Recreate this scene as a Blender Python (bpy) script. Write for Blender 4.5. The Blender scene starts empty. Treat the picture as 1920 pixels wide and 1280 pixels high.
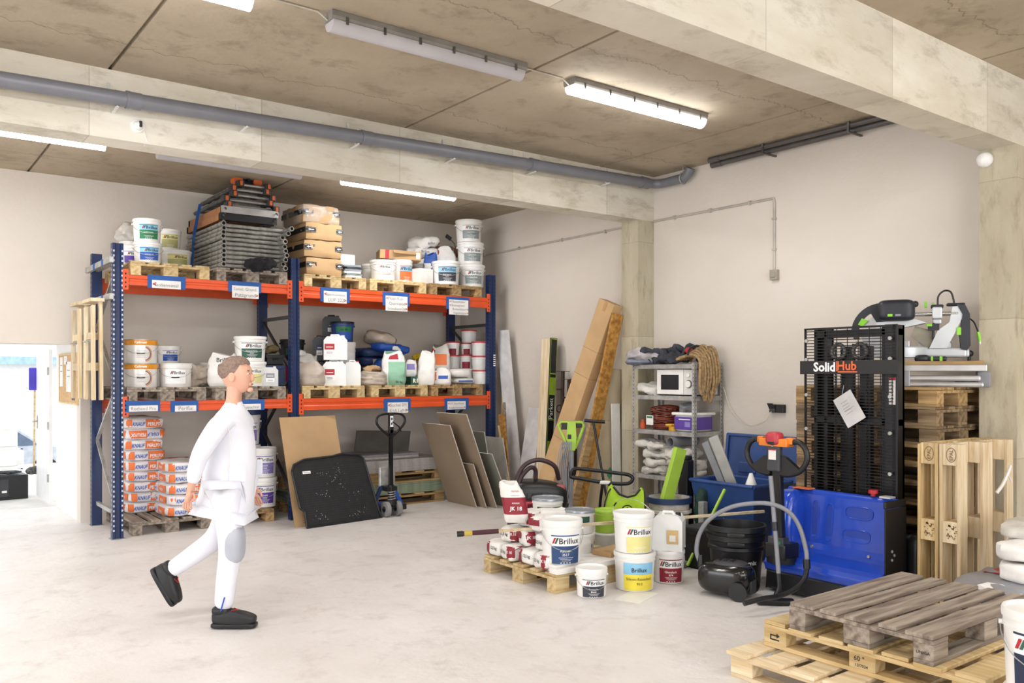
import bpy, math, random
from mathutils import Vector as V, Matrix, noise as mnoise
sc = bpy.context.scene
COL = sc.collection
PI = math.pi
# ------------------------------------------------------------ camera
TH = math.atan2(1210, 1602)
FW = (math.sin(TH), math.cos(TH)); RT = (math.cos(TH), -math.sin(TH))
FP, CH = 1602.0, 1.69
cd = bpy.data.cameras.new('camera'); cam = bpy.data.objects.new('camera', cd); COL.objects.link(cam)
cam.location = (0, 0, CH); cam.rotation_euler = (PI/2, 0, -TH)
cd.sensor_width = 36; cd.lens = FP/1920*36; cd.shift_y = 60/1920; cd.clip_start = .05
sc.camera = cam
# ------------------------------------------------------------ view, world, big lights
vs = sc.view_settings
vs.view_transform = 'Standard'; vs.look = 'None'; vs.gamma = 1; vs.use_curve_mapping = False; vs.exposure = 0.12
w = bpy.data.worlds.new('sky'); sc.world = w; w.use_nodes = True
nt = w.node_tree; bg = nt.nodes['Background']
bg.inputs[0].default_value = (.93, .96, 1, 1); bg.inputs[1].default_value = 1.9
def area(name, loc, rot, sx, sy, e, col=(1, 1, 1)):
    l = bpy.data.lights.new(name, 'AREA'); l.shape = 'RECTANGLE'; l.size = sx; l.size_y = sy; l.energy = e; l.color = col
    o = bpy.data.objects.new(name, l); COL.objects.link(o); o.location = loc; o.rotation_euler = rot; return o
# added area lamps acting as daylight from unseen gates behind and left of camera
area('added_gate_daylight', (1.0, -5.6, 2.1), (-PI/2, 0, PI), 8.5, 3.4, 310, (.97, .98, 1))
area('added_side_daylight', (-5.6, 4.2, 2.0), (PI/2, 0, -PI/2), 6.5, 3.2, 150, (.97, .98, 1))
# ------------------------------------------------------------ picture -> place helpers
def dr(px):
    u = (px-960)/FP; return (FW[0]+u*RT[0], FW[1]+u*RT[1])
def gx(px, Y): a, b = dr(px); return Y*a/b
def gy(px, X): a, b = dr(px); return X*b/a
def dep(X, Y): return X*FW[0]+Y*FW[1]
def zy(py, X, Y): return CH+(700-py)*dep(X, Y)/FP
def fl(px, py, z=0):
    d = (CH-z)*FP/(py-700); a, b = dr(px); return (d*a, d*b)
# ------------------------------------------------------------ materials
def lin(h):
    if isinstance(h, str):
        h = h.lstrip('#'); c = [int(h[i:i+2], 16)/255 for i in (0, 2, 4)]
    else: c = h
    return tuple(x/12.92 if x < .04045 else ((x+.055)/1.055)**2.4 for x in c)+(1,)
MATS = {}
def mat(name, col, rough=.5, metal=0, var=.08, scale=6, bump=0, bscale=60, stretch=None, emit=0, alpha=1, col2=None, trans=0, coat=0):
    if name in MATS: return MATS[name]
    m = bpy.data.materials.new(name); MATS[name] = m; m.use_nodes = True
    N = m.node_tree.nodes; L = m.node_tree.links; b = N['Principled BSDF']
    c = lin(col); b.inputs['Roughness'].default_value = rough; b.inputs['Metallic'].default_value = metal
    tc = N.new('ShaderNodeTexCoord'); mp = N.new('ShaderNodeMapping'); L.new(tc.outputs['Object'], mp.inputs[0])
    if stretch: mp.inputs['Scale'].default_value = stretch
    nz = N.new('ShaderNodeTexNoise'); nz.inputs['Scale'].default_value = scale; nz.inputs['Detail'].default_value = 5
    L.new(mp.outputs[0], nz.inputs[0])
    mx = N.new('ShaderNodeMix'); mx.data_type = 'RGBA'
    c2 = lin(col2) if col2 else tuple(x*(1-var*2.2) for x in c[:3])+(1,)
    c1 = c if col2 else tuple(min(1, x*(1+var*.8)) for x in c[:3])+(1,)
    mx.inputs[6].default_value = c1; mx.inputs[7].default_value = c2
    rp = N.new('ShaderNodeMapRange'); rp.inputs[1].default_value = .35; rp.inputs[2].default_value = .65
    L.new(nz.outputs[0], rp.inputs[0]); L.new(rp.outputs[0], mx.inputs[0]); L.new(mx.outputs[2], b.inputs['Base Color'])
    if bump:
        n2 = N.new('ShaderNodeTexNoise'); n2.inputs['Scale'].default_value = bscale; n2.inputs['Detail'].default_value = 6
        L.new(mp.outputs[0], n2.inputs[0])
        bp = N.new('ShaderNodeBump'); bp.inputs['Strength'].default_value = bump; bp.inputs['Distance'].default_value = .01
        L.new(n2.outputs[0], bp.inputs['Height']); L.new(bp.outputs[0], b.inputs['Normal'])
    if emit:
        b.inputs['Emission Color'].default_value = c; b.inputs['Emission Strength'].default_value = emit
    if coat: b.inputs['Coat Weight'].default_value = coat
    if trans: b.inputs['Transmission Weight'].default_value = trans
    if alpha < 1: b.inputs['Alpha'].default_value = alpha
    return m
def wood(name, c1, c2, rough=.75, st=(.8, 9, 9)):
    if name in MATS: return MATS[name]
    m = mat(name, c1, rough, 0, scale=3.2, stretch=st, col2=c2, bump=.35, bscale=14)
    N = m.node_tree.nodes; L = m.node_tree.links
    oi = N.new('ShaderNodeObjectInfo'); b = N['Principled BSDF']; src = b.inputs['Base Color'].links[0].from_socket
    hs = N.new('ShaderNodeHueSaturation'); mr = N.new('ShaderNodeMapRange'); mr.inputs[3].default_value = .78; mr.inputs[4].default_value = 1.12
    L.new(oi.outputs['Random'], mr.inputs[0]); L.new(mr.outputs[0], hs.inputs['Value']); L.new(src, hs.inputs['Color']); L.new(hs.outputs[0], b.inputs['Base Color'])
    return m
def concrete(name, c1, c2, stain, rough=.8, sc1=.9, panel=0, amount=.5, streak=(1, 1, 1), speck=True, crack=0):
    m = bpy.data.materials.new(name); MATS[name] = m; m.use_nodes = True
    N = m.node_tree.nodes; L = m.node_tree.links; b = N['Principled BSDF']; b.inputs['Roughness'].default_value = rough
    tc = N.new('ShaderNodeTexCoord')
    def nz(scale, det, st=(1, 1, 1), rg=.6, dist=0):
        mp = N.new('ShaderNodeMapping'); mp.inputs['Scale'].default_value = st; L.new(tc.outputs['Object'], mp.inputs[0])
        n = N.new('ShaderNodeTexNoise'); n.inputs['Scale'].default_value = scale; n.inputs['Detail'].default_value = det
        n.inputs['Roughness'].default_value = rg; n.inputs['Distortion'].default_value = dist; L.new(mp.outputs[0], n.inputs[0]); return n.outputs[0]
    def rng(s, a, c, lo=0, hi=1):
        r = N.new('ShaderNodeMapRange'); r.inputs[1].default_value = a; r.inputs[2].default_value = c
        r.inputs[3].default_value = lo; r.inputs[4].default_value = hi; L.new(s, r.inputs[0]); return r.outputs[0]
    def mix(f, a, c, mode='MIX'):
        x = N.new('ShaderNodeMix'); x.data_type = 'RGBA'; x.blend_type = mode
        if hasattr(f, 'default_value'): L.new(f, x.inputs[0])
        else: x.inputs[0].default_value = f
        for s, i in ((a, 6), (c, 7)):
            if isinstance(s, tuple): x.inputs[i].default_value = s
            else: L.new(s, x.inputs[i])
        return x.outputs[2]
    base = mix(rng(nz(sc1, 8, streak), .36, .66), lin(c1), lin(c2))
    base = mix(rng(nz(sc1*3.3, 10, streak, .72, .25), .52, .70, 0, amount), base, lin(stain))
    if speck: base = mix(rng(nz(38, 3), .70, .76, 0, .4), base, lin(stain))
    if panel:
        sx = N.new('ShaderNodeSeparateXYZ'); L.new(tc.outputs['Object'], sx.inputs[0])
        dv = N.new('ShaderNodeMath'); dv.operation = 'DIVIDE'; dv.inputs[1].default_value = panel; L.new(sx.outputs[0 if panel > 0 else 2], dv.inputs[0])
        if panel < 0: dv.inputs[1].default_value = -panel
        fr = N.new('ShaderNodeMath'); fr.operation = 'FRACT'; L.new(dv.outputs[0], fr.inputs[0])
        flo = N.new('ShaderNodeMath'); flo.operation = 'FLOOR'; L.new(dv.outputs[0], flo.inputs[0])
        wn = N.new('ShaderNodeTexWhiteNoise'); wn.noise_dimensions = '1D'; L.new(flo.outputs[0], wn.inputs['W'])
        base = mix(rng(wn.outputs[0], 0, 1, 0, .35), base, lin(stain))
        base = mix(rng(fr.outputs[0], .006, .0061, .45, 0), base, lin(stain))
    if crack:
        sy = N.new('ShaderNodeSeparateXYZ'); L.new(tc.outputs['Object'], sy.inputs[0])
        def mth(op, a, c=None):
            n = N.new('ShaderNodeMath'); n.operation = op
            for i, q in enumerate((a, c)):
                if q is None: continue
                if hasattr(q, 'default_value'): L.new(q, n.inputs[i])
                else: n.inputs[i].default_value = q
            return n.outputs[0]
        wob = mth('MULTIPLY', nz(2.2, 8, (1, .15, 1), .65), .55)
        fr_ = mth('FRACT', mth('DIVIDE', mth('ADD', sy.outputs[1], wob), crack))
        base = mix(rng(mth('ABSOLUTE', mth('SUBTRACT', fr_, .5)), .0022, .004, .55, 0), base, lin(stain))
    L.new(base, b.inputs['Base Color'])
    bp = N.new('ShaderNodeBump'); bp.inputs['Strength'].default_value = .25; bp.inputs['Distance'].default_value = .02
    L.new(nz(9, 8, streak), bp.inputs['Height']); L.new(bp.outputs[0], b.inputs['Normal'])
    return m
M_WHITE = mat('white_plastic', '#ecebe8', .38, var=.03)
M_WHITE2 = mat('grey_white_plastic', '#d9d8d3', .42, var=.05)
M_CLEAR = mat('translucent_plastic', '#e2e3e1', .3, var=.05, alpha=.82)
M_TRANS = mat('milky_plastic', '#eceeed', .35, var=.03)
M_BLACK = mat('black_plastic', '#17181b', .42, var=.1)
M_BLACKM = mat('black_metal', '#1b1b1e', .35, .3, var=.1)
M_DGREY = mat('dark_grey_plastic', '#3a3b3f', .5, var=.1)
M_GREY = mat('grey_plastic', '#8c8d92', .45, var=.06)
M_STEEL = mat('galvanised_steel', '#b4b4b1', .4, .4, var=.15, scale=12)
M_STEELD = mat('dull_steel', '#6f6f6c', .5, .6, var=.2, scale=12)
M_ALU = mat('aluminium', '#c9cacc', .32, .7, var=.08)
M_CARD = mat('cardboard', '#c3a074', .8, var=.06, scale=3)
M_CARDD = mat('dark_cardboard', '#8d6f4b', .85, var=.08)
M_PAPER = mat('paper_white', '#ebe8e4', .75, var=.05, bump=.3, bscale=25)
M_SACK = mat('sack_plastic', '#d6d2cb', .45, var=.09, scale=9, bump=.5, bscale=16)
M_BEIGE = mat('beige_sack', '#b7a99b', .42, var=.1, scale=7, bump=.4, bscale=14)
M_RED = mat('red_print', '#b3232f', .5, var=.05)
M_DRED = mat('dark_red_print', '#8e2030', .55, var=.08)
M_GREEN = mat('green_print', '#1f7a4c', .5, var=.05)
M_DGREEN = mat('dark_green_print', '#2e5a4b', .5, var=.06)
M_BLUE = mat('blue_print', '#2457b5', .5, var=.05)
M_NAVY = mat('navy_print', '#22355f', .5, var=.05)
M_PURP = mat('purple_print', '#5b3f9c', .5, var=.08)
M_LILAC = mat('lilac_print', '#8a7fc0', .5, var=.08)
M_YEL = mat('yellow_print', '#f0dc49', .5, var=.05)
M_PYEL = mat('pale_yellow_print', '#e6df96', .55, var=.05)
M_OLIVE = mat('olive_print', '#b5b277', .5, var=.06)
M_SKYB = mat('sky_blue_print', '#8cc7e8', .5, var=.05)
M_ORG = mat('orange_print', '#e8763a', .5, var=.05)
M_GRYP = mat('grey_print', '#8b9698', .5, var=.05)
M_CHAR = mat('charcoal_print', '#3b3f49', .5, var=.05)
M_INK = mat('black_ink', '#222226', .6, var=.03)
M_INKG = mat('grey_ink', '#8d8f96', .6, var=.03)
M_WINK = mat('white_ink', '#f2f2f2', .6, var=.02)
M_LIME = mat('lime_plastic', '#a6cc48', .45, var=.05)
M_WL = wood('light_wood', '#d8c193', '#bb9e6c')
M_WM = wood('mid_wood', '#b99a6b', '#8d6f48')
M_WD = wood('weathered_wood', '#a79b8c', '#71645a')
M_WP = wood('pale_pine', '#e6d6b8', '#cdb48b')
M_WPZ = wood('pale_pine_upright', '#e6d6b8', '#cdb48b', st=(9, 9, .8))
M_WMZ = wood('mid_wood_upright', '#b99a6b', '#8d6f48', st=(9, 9, .8))
M_OSB = mat('osb_board', '#c08d42', .75, var=.3, scale=22, stretch=(1, 1, 1), col2='#8d5f24', bump=.3)
M_RBLUE = mat('rack_blue_paint', '#152b58', .35, var=.08)
M_RORG = mat('rack_orange_paint', '#dc5426', .33, var=.05, scale=4)
M_TAPEB = mat('blue_masking_tape', '#2257a0', .6, var=.07)
M_SKIN = mat('skin', '#d8a48c', .5, var=.05)
# ------------------------------------------------------------ mesh builder
TXT = {}
def textgeo(s, bold=0, cond=1):
    k = (s, bold, cond)
    if k not in TXT:
        c = bpy.data.curves.new('t', 'FONT'); c.body = s; c.size = 1; c.offset = bold; c.resolution_u = 2; c.fill_mode = 'FRONT'
        o = bpy.data.objects.new('t', c); COL.objects.link(o)
        bpy.context.view_layer.update(); dg = bpy.context.evaluated_depsgraph_get()
        me = bpy.data.meshes.new_from_object(o.evaluated_get(dg))
        vs_ = [(v.co.x*cond, v.co.y) for v in me.vertices]; fs = [tuple(p.vertices) for p in me.polygons]
        bpy.data.objects.remove(o); bpy.data.curves.remove(c); bpy.data.meshes.remove(me)
        xs = [p[0] for p in vs_] or [0, 1]
        TXT[k] = (vs_, fs, min(xs), max(xs))
    return TXT[k]
def rotm(rx=0, ry=0, rz=0): return (Matrix.Rotation(rz, 3, 'Z') @ Matrix.Rotation(ry, 3, 'Y') @ Matrix.Rotation(rx, 3, 'X'))
class MB:
    def __init__(s): s.v = []; s.f = []; s.m = []; s.s = []
    def add(s, vs_, fs, mi=0, sm=False):
        n = len(s.v); s.v += [tuple(p) for p in vs_]
        for f in fs: s.f.append(tuple(i+n for i in f)); s.m.append(mi); s.s.append(sm)
        return s
    def box(s, c, d, mi=0, R=None, taper=1):
        P = []
        for z in (-1, 1):
            k = taper if z > 0 else 1
            for x, y in ((-1, -1), (1, -1), (1, 1), (-1, 1)):
                p = V((x*d[0]/2*k, y*d[1]/2*k, z*d[2]/2))
                if R: p = R @ p
                P.append(p+V(c))
        return s.add(P, [(3, 2, 1, 0), (4, 5, 6, 7), (0, 1, 5, 4), (1, 2, 6, 5), (2, 3, 7, 6), (3, 0, 4, 7)], mi)
    def bx(s, x0, x1, y0, y1, z0, z1, mi=0): return s.box(((x0+x1)/2, (y0+y1)/2, (z0+z1)/2), (x1-x0, y1-y0, z1-z0), mi)
    def beam(s, a, b, w, h, mi=0, up=(0, 0, 1)):
        a = V(a); b = V(b); d = (b-a); L = d.length; d.normalize(); upv = V(up)
        if abs(d.dot(upv)) > .98: upv = V((1, 0, 0))
        r = d.cross(upv).normalized(); u = r.cross(d).normalized()
        R = Matrix((d, r, u)).transposed()
        return s.box((a+b)/2, (L, w, h), mi, R)
    def cyl(s, a, b, r, r2=None, n=12, mi=0, cap=True):
        return s.tube([a, b], r, n, mi, cap, r2)
    def tube(s, pts, r, n=8, mi=0, cap=True, r2=None, closed=False):
        pts = [V(p) for p in pts]; K = len(pts); rings = []
        prev = None
        for i, p in enumerate(pts):
            if closed: t = pts[(i+1) % K]-pts[i-1]
            elif i == 0: t = pts[1]-p
            elif i == K-1: t = p-pts[-2]
            else: t = (pts[i+1]-p).normalized()+(p-pts[i-1]).normalized()
            t.normalize()
            if prev is None:
                a = V((0, 0, 1)) if abs(t.z) < .9 else V((1, 0, 0)); u = t.cross(a).normalized()
            else: u = (prev-t*prev.dot(t)).normalized()
            prev = u; w_ = t.cross(u)
            rr = r[i] if isinstance(r, (list, tuple)) else (r if r2 is None else r+(r2-r)*i/(K-1))
            rings.append([p+u*math.cos(2*PI*k/n)*rr+w_*math.sin(2*PI*k/n)*rr for k in range(n)])
        vs_ = [q for R in rings for q in R]; fs = []
        for i in range(K if closed else K-1):
            j = (i+1) % K
            for k in range(n): fs.append((i*n+k, i*n+(k+1) % n, j*n+(k+1) % n, j*n+k))
        s.add(vs_, fs, mi, True)
        if cap and not closed:
            s.add(rings[0], [tuple(range(n))[::-1]], mi); s.add(rings[-1], [tuple(range(n))], mi)
        return s
    def lathe(s, prof, c=(0, 0, 0), n=28, mi=0, sx=1, sy=1, R=None):
        vs_ = []; fs = []
        for r, z in prof:
            for k in range(n):
                p = V((r*sx*math.cos(2*PI*k/n), r*sy*math.sin(2*PI*k/n), z))
                if R: p = R @ p
                vs_.append(p+V(c))
        for i in range(len(prof)-1):
            for k in range(n): fs.append((i*n+k, i*n+(k+1) % n, (i+1)*n+(k+1) % n, (i+1)*n+k))
        return s.add(vs_, fs, mi, True)
    def prism(s, poly, h0, h1, ax='z', mi=0, sm=False):
        def q(a, b, h): return (a, b, h) if ax == 'z' else ((a, h, b) if ax == 'y' else (h, a, b))
        n = len(poly); vs_ = [q(a, b, h0) for a, b in poly]+[q(a, b, h1) for a, b in poly]
        s.add(vs_, [(i, (i+1) % n, n+(i+1) % n, n+i) for i in range(n)], mi, sm)
        s.add(vs_[:n], [tuple(range(n))[::-1]], mi); s.add(vs_[n:], [tuple(range(n))], mi); return s
    def lp(s, c, d, p=4, n=8, mi=0, nz=0, seed=0, R=None, fz=1.0, post=None):
        """rounded pillow: |x|^p+|y|^p+|z|^p = 1"""
        idx = {}; vs_ = []; fs = []
        def vid(i, j, k):
            key = (i, j, k)
            if key not in idx:
                q = V((2*i/n-1, 2*j/n-1, 2*k/n-1))
                q = V([math.tan(a*PI/4*.97)/math.tan(PI/4*.97) for a in q])
                L = (abs(q.x)**p+abs(q.y)**p+abs(q.z)**p)**(1/p); q = q/L
                w_ = V((q.x*d[0]/2, q.y*d[1]/2, q.z*d[2]/2))
                if nz: w_ += V(q)*nz*(mnoise.noise(w_*9+V((seed*7.3, seed*3.1, 0)))+.5*mnoise.noise(w_*22+V((0, seed*5, 0))))
                if post: w_ = V(post(w_))
                if R: w_ = R @ w_
                idx[key] = len(vs_); vs_.append(w_+V(c))
            return idx[key]
        for a in range(n):
            for b in range(n):
                for f in (lambda i, j: (i, j, 0), lambda i, j: (i, j, n), lambda i, j: (i, 0, j), lambda i, j: (i, n, j), lambda i, j: (0, i, j), lambda i, j: (n, i, j)):
                    q = [vid(*f(a, b)), vid(*f(a+1, b)), vid(*f(a+1, b+1)), vid(*f(a, b+1))]; fs.append(tuple(q))
        s.add(vs_, fs, mi, True); return s
    def patch(s, f, x0, x1, y0, y1, mi=0, nx=1, ny=1, off=0):
        vs_ = [f(x0+(x1-x0)*i/nx, y0+(y1-y0)*j/ny, off) for j in range(ny+1) for i in range(nx+1)]
        return s.add(vs_, [(j*(nx+1)+i, j*(nx+1)+i+1, (j+1)*(nx+1)+i+1, (j+1)*(nx+1)+i) for j in range(ny) for i in range(nx)], mi, True)
    def poly(s, f, pts, mi=0, off=0): return s.add([f(x, y, off) for x, y in pts], [tuple(range(len(pts)))], mi)
    def text(s, t, f, x, y, size, mi=0, al='c', bold=0, off=.002, cond=1, shear=0, flip=False):
        vs_, fs, a, b = textgeo(t, bold, cond)
        x0 = x-(a+b)/2*size if al == 'c' else (x-a*size if al == 'l' else x-b*size)
        P = []
        for u, v in vs_:
            X = x0+(u+shear*v)*size; Y = y+v*size
            if flip: X = 2*x-X; Y = 2*y+size*.7-Y
            P.append(f(X, Y, off))
        return s.add(P, fs, mi)
    def build(s, name, mats, parent=None, bev=0, seg=2, sub=0, loc=None, rot=None, recalc=True, solid=0):
        me = bpy.data.meshes.new(name); me.from_pydata(s.v, [], s.f)
        if not isinstance(mats, (list, tuple)): mats = [mats]
        for m in mats: me.materials.append(m)
        me.polygons.foreach_set('material_index', s.m); me.polygons.foreach_set('use_smooth', s.s)
        me.update()
        if recalc:
            import bmesh
            bm = bmesh.new(); bm.from_mesh(me); bmesh.ops.recalc_face_normals(bm, faces=bm.faces); bm.to_mesh(me); bm.free()
        if any(s.s): me.set_sharp_from_angle(angle=math.radians(38))
        o = bpy.data.objects.new(name, me); COL.objects.link(o)
        if parent: o.parent = parent
        if loc: o.location = loc
        if rot: o.rotation_euler = rot
        if bev:
            b = o.modifiers.new('b', 'BEVEL'); b.width = bev; b.segments = seg; b.limit_method = 'ANGLE'; b.angle_limit = math.radians(40)
        if sub:
            b = o.modifiers.new('s', 'SUBSURF'); b.levels = sub; b.render_levels = sub
        if solid:
            b = o.modifiers.new('t', 'SOLIDIFY'); b.thickness = solid; b.offset = 0
        return o
def thing(name, label, cat, loc=(0, 0, 0), rz=0, group=None, rot=None):
    o = bpy.data.objects.new(name, None); COL.objects.link(o); o.empty_display_size = .1
    o.location = loc; o.rotation_euler = rot if rot else (0, 0, rz)
    o['label'] = label; o['category'] = cat
    if group: o['group'] = group
    return o
def tag(o, label, cat, group=None, loc=None, rz=None):
    o['label'] = label; o['category'] = cat
    if group: o['group'] = group
    if loc: o.location = loc
    if rz is not None: o.rotation_euler = (0, 0, rz)
    return o
def struct(o): o['kind'] = 'structure'; return o
def cylmap(r0, r1, h, ang=0):
    def f(x, z, off=0):
        r = r0+(r1-r0)*z/h+off; a = ang+x/((r0+r1)/2); return (r*math.sin(a), -r*math.cos(a), z)
    return f
def planemap(o, ux, uy):
    o = V(o); ux = V(ux).normalized(); uy = V(uy).normalized(); n = ux.cross(uy).normalized()
    return lambda x, y, off=0: tuple(o+ux*x+uy*y+n*off)
def lpmap(d, p=4, face='-y'):
    def f(x, z, off=0):
        if face == '-y':
            k = max(0, 1-abs(2*x/d[0])**p-abs(2*z/d[2])**p)**(1/p); return (x, -d[1]/2*k-off, z)
        if face == '-x':
            k = max(0, 1-abs(2*x/d[1])**p-abs(2*z/d[2])**p)**(1/p); return (-d[0]/2*k-off, -x, z)
        k = max(0, 1-abs(2*x/d[0])**p-abs(2*z/d[1])**p)**(1/p); return (x, z, d[2]/2*k+off)
    return f
def facecam(X, Y): return math.atan2(-X, Y)
def arc(c, r, a0, a1, n, plane='xz', ry=None):
    out = []
    for i in range(n+1):
        a = a0+(a1-a0)*i/n; p = r*math.cos(a); q = (ry or r)*math.sin(a)
        out.append({'xz': (c[0]+p, c[1], c[2]+q), 'xy': (c[0]+p, c[1]+q, c[2]), 'yz': (c[0], c[1]+p, c[2]+q)}[plane])
    return out
def spline(pts, n=8):
    P = [V(p) for p in pts]; P = [2*P[0]-P[1]]+P+[2*P[-1]-P[-2]]; out = []
    for i in range(1, len(P)-2):
        for k in range(n):
            t = k/n; a, b, c, d = P[i-1:i+3]
            out.append(.5*((2*b)+(c-a)*t+(2*a-5*b+4*c-d)*t*t+(3*b-3*c+d-a)*t**3))
    out.append(P[-2]); return out
rnd = random.Random(5)
# ============================================================ the hall
XR, YB, ZC = 7.08, 10.66, 3.9
C_CEIL = concrete('ceiling_concrete', '#b3a590', '#a1937e', '#61563f', sc1=1.0, amount=.5, crack=1.83)
C_BEAM = concrete('beam_concrete', '#e6e1d4', '#cdc5b2', '#958a74', sc1=1.4, panel=1.27, amount=.6, streak=(.6, .6, 1.6))
C_COLM = concrete('column_concrete', '#cfc7b1', '#b5ab92', '#857a62', sc1=1.6, panel=-1.05, amount=.6, streak=(2, 2, .6))
C_FLOOR = concrete('floor_concrete', '#e6e2e0', '#d9d4d0', '#a9a198', rough=.4, sc1=1.1, amount=.42)
C_WALL = concrete('wall_plaster', '#dad2c9', '#d2c9be', '#bfb5a8', rough=.85, sc1=.35, amount=.12, speck=False)
C_OUT = mat('outside_paving', '#d6d3cd', .8, var=.05)
def S(name, x0, x1, y0, y1, z0, z1, m): return struct(MB().bx(x0, x1, y0, y1, z0, z1).build(name, m))
XL, YF = -6.0, -6.0
struct(MB().bx(XL, XR+.3, YF, YB, -.2, 0).bx(.55, 1.93, YB, 12.2, -.2, 0).build('floor', C_FLOOR))
# ceiling: precast planks with open joints
jo = [XL, -3.45, -1.02, 1.41, 3.87, 6.27, XR+.3]; mb = MB()
for a, b in zip(jo, jo[1:]): mb.bx(a+.014, b-.014, YF, YB+.2, ZC, ZC+.2)
mb.bx(XL, XR+.3, YF, YB+.2, ZC+.035, ZC+.3)
struct(mb.build('ceiling', C_CEIL))
# walls
struct(MB().bx(XL, .55, YB, YB+.2, 0, ZC).bx(.55, 1.93, YB, YB+.2, 2.02, ZC).bx(1.93, XR+.3, YB, YB+.2, 0, ZC).build('wall_back', C_WALL))
S('wall_right', XR, XR+.25, YF, YB, 0, ZC, C_WALL)
struct(MB().bx(XL-.2, XL, YF, .8, 0, ZC).bx(XL-.2, XL, 7.6, YB, 0, ZC).bx(XL-.2, XL, .8, 7.6, 3.5, ZC).build('wall_left', C_WALL))
struct(MB().bx(XL, -3.4, YF-.2, YF, 0, ZC).bx(5.4, XR, YF-.2, YF, 0, ZC).bx(-3.4, 5.4, YF-.2, YF, 3.8, ZC).build('wall_front', C_WALL))
# porch beyond the opening in the back wall
C_PORCH = concrete('porch_plaster', '#ecebe8', '#e4e2de', '#d2cfc8', rough=.8, sc1=.4, amount=.1, speck=False)
struct(MB().bx(1.93, 2.1, YB+.2, 12.2, 0, 2.3).build('wall_porch', C_PORCH))
struct(MB().bx(.4, 2.1, YB+.2, 12.25, 2.05, 2.3).build('trim_1', C_PORCH))
struct(MB().bx(-60, 60, 12.2, 18.5, -.25, -.03).bx(-60, 60, 18.5, 90, -1.35, -1.15).build('floor_outside', C_OUT))
# concrete frame
S('trim_2', XL, XR, 6.72, 6.98, 3.4, ZC, C_BEAM)
S('trim_3', XL, XR, 2.81, 3.08, 3.4, ZC, C_BEAM)
S('trim_4', 6.83, XR, 6.72, 6.98, 0, 3.4, C_COLM)
S('trim_5', 6.83, XR, 2.81, 3.08, 0, 3.4, C_COLM)
# open white door in the porch
d = MB().bx(1.86, 1.905, 12.3, 13.3, .02, 2.0).build('door_1', mat('door_paint', '#ededed', .4, var=.02), bev=.003); struct(d)
h = MB().tube([(1.86, 13.2, 1.04), (1.80, 13.2, 1.04), (1.80, 13.08, 1.04)], .011).bx(1.852, 1.86, 13.17, 13.23, .95, 1.12); h.build('door_handle', M_STEEL, d)
for z in (.35, 1.02, 1.72): MB().cyl((1.85, 12.3, z-.05), (1.85, 12.3, z+.05), .012).build('hinge', M_STEEL, d)
# drain pipe
M_PIPE = mat('pipe_grey', '#74757c', .35, var=.04)
t = thing('drain_pipe', 'long grey plastic drain pipe clipped along the concrete beam', 'pipe', (0, 0, 0))
def pz(x): return 3.645+.0215*(x-.7)
PX = 6.98; PYc = 6.585
mb = MB(); mb.cyl((XL+.05, PYc, pz(XL)), (6.86, PYc, pz(6.86)), .055, n=20)
for x in (-1.2, 1.5, 3.37, 5.2, 6.75): mb.cyl((x, PYc, pz(x)), (x+.09, PYc, pz(x)), .061, n=20); mb.cyl((x-.012, PYc, pz(x)), (x+.012, PYc, pz(x)), .064, n=20)
el = [(6.86, PYc, pz(6.86))]+[(6.86+.12*math.sin(a), PYc-.12+.12*math.cos(a), pz(6.86)) for a in [PI/12*i for i in range(1, 7)]]+[(PX, 6.22, pz(6.86)+.005)]
el += [(PX, 6.22-.13*math.sin(a), pz(6.86)+.145-.14*math.cos(a)) for a in [PI/16*i for i in range(2, 7)]]
mb.tube(el, .05, 18); mb.build('pipe', M_PIPE, t)
for x in (-.6, 1.43, 2.37, 3.33, 4.3, 5.25, 6.25):
    c = MB(); z = pz(x)
    c.tube([(x, PYc+.064*math.cos(a), z+.064*math.sin(a)) for a in [PI*.5-2*PI*i/24 for i in range(14)]], .007, 6)
    c.beam((x, PYc-.02, z-.065), (x, 6.72, z-.075), .022, .004).beam((x-.03, 6.69, z+.05), (x-.03, 6.715, z+.14), .022, .004)
    c.build('pipe_clip', mat('clip_white', '#dcdbd9', .4), t)
MB().cyl((PX, 6.2, pz(6.8)-.06), (PX, 6.2, ZC), .006).tube(arc((PX, 6.2, pz(6.86)), .058, 0, 2*PI, 16), .006, 6).build('hanger', M_STEEL, t)
# pipes under the ceiling at the right wall
t = thing('wall_pipe_pair', 'dark steel pipes running under the ceiling along the right wall', 'pipe', (0, 0, 0))
for x, r, z, y1 in ((6.98, .028, 3.845, 5.80), (6.89, .022, 3.87, 5.76)):
    MB().cyl((x, 3.09, z), (x, y1, z), r, n=12).cyl((x, y1-.12, z), (x, y1+.01, z), r+.006, n=12).build('pipe', mat('dark_pipe', '#5f5c5b', .45, .3), t)
for y in (5.1, 4.2, 3.4): MB().bx(6.86, 7.08, y-.01, y+.01, 3.80, 3.815).bx(6.86, 6.875, y-.01, y+.01, 3.815, ZC).build('bracket', M_STEELD, t)
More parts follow.
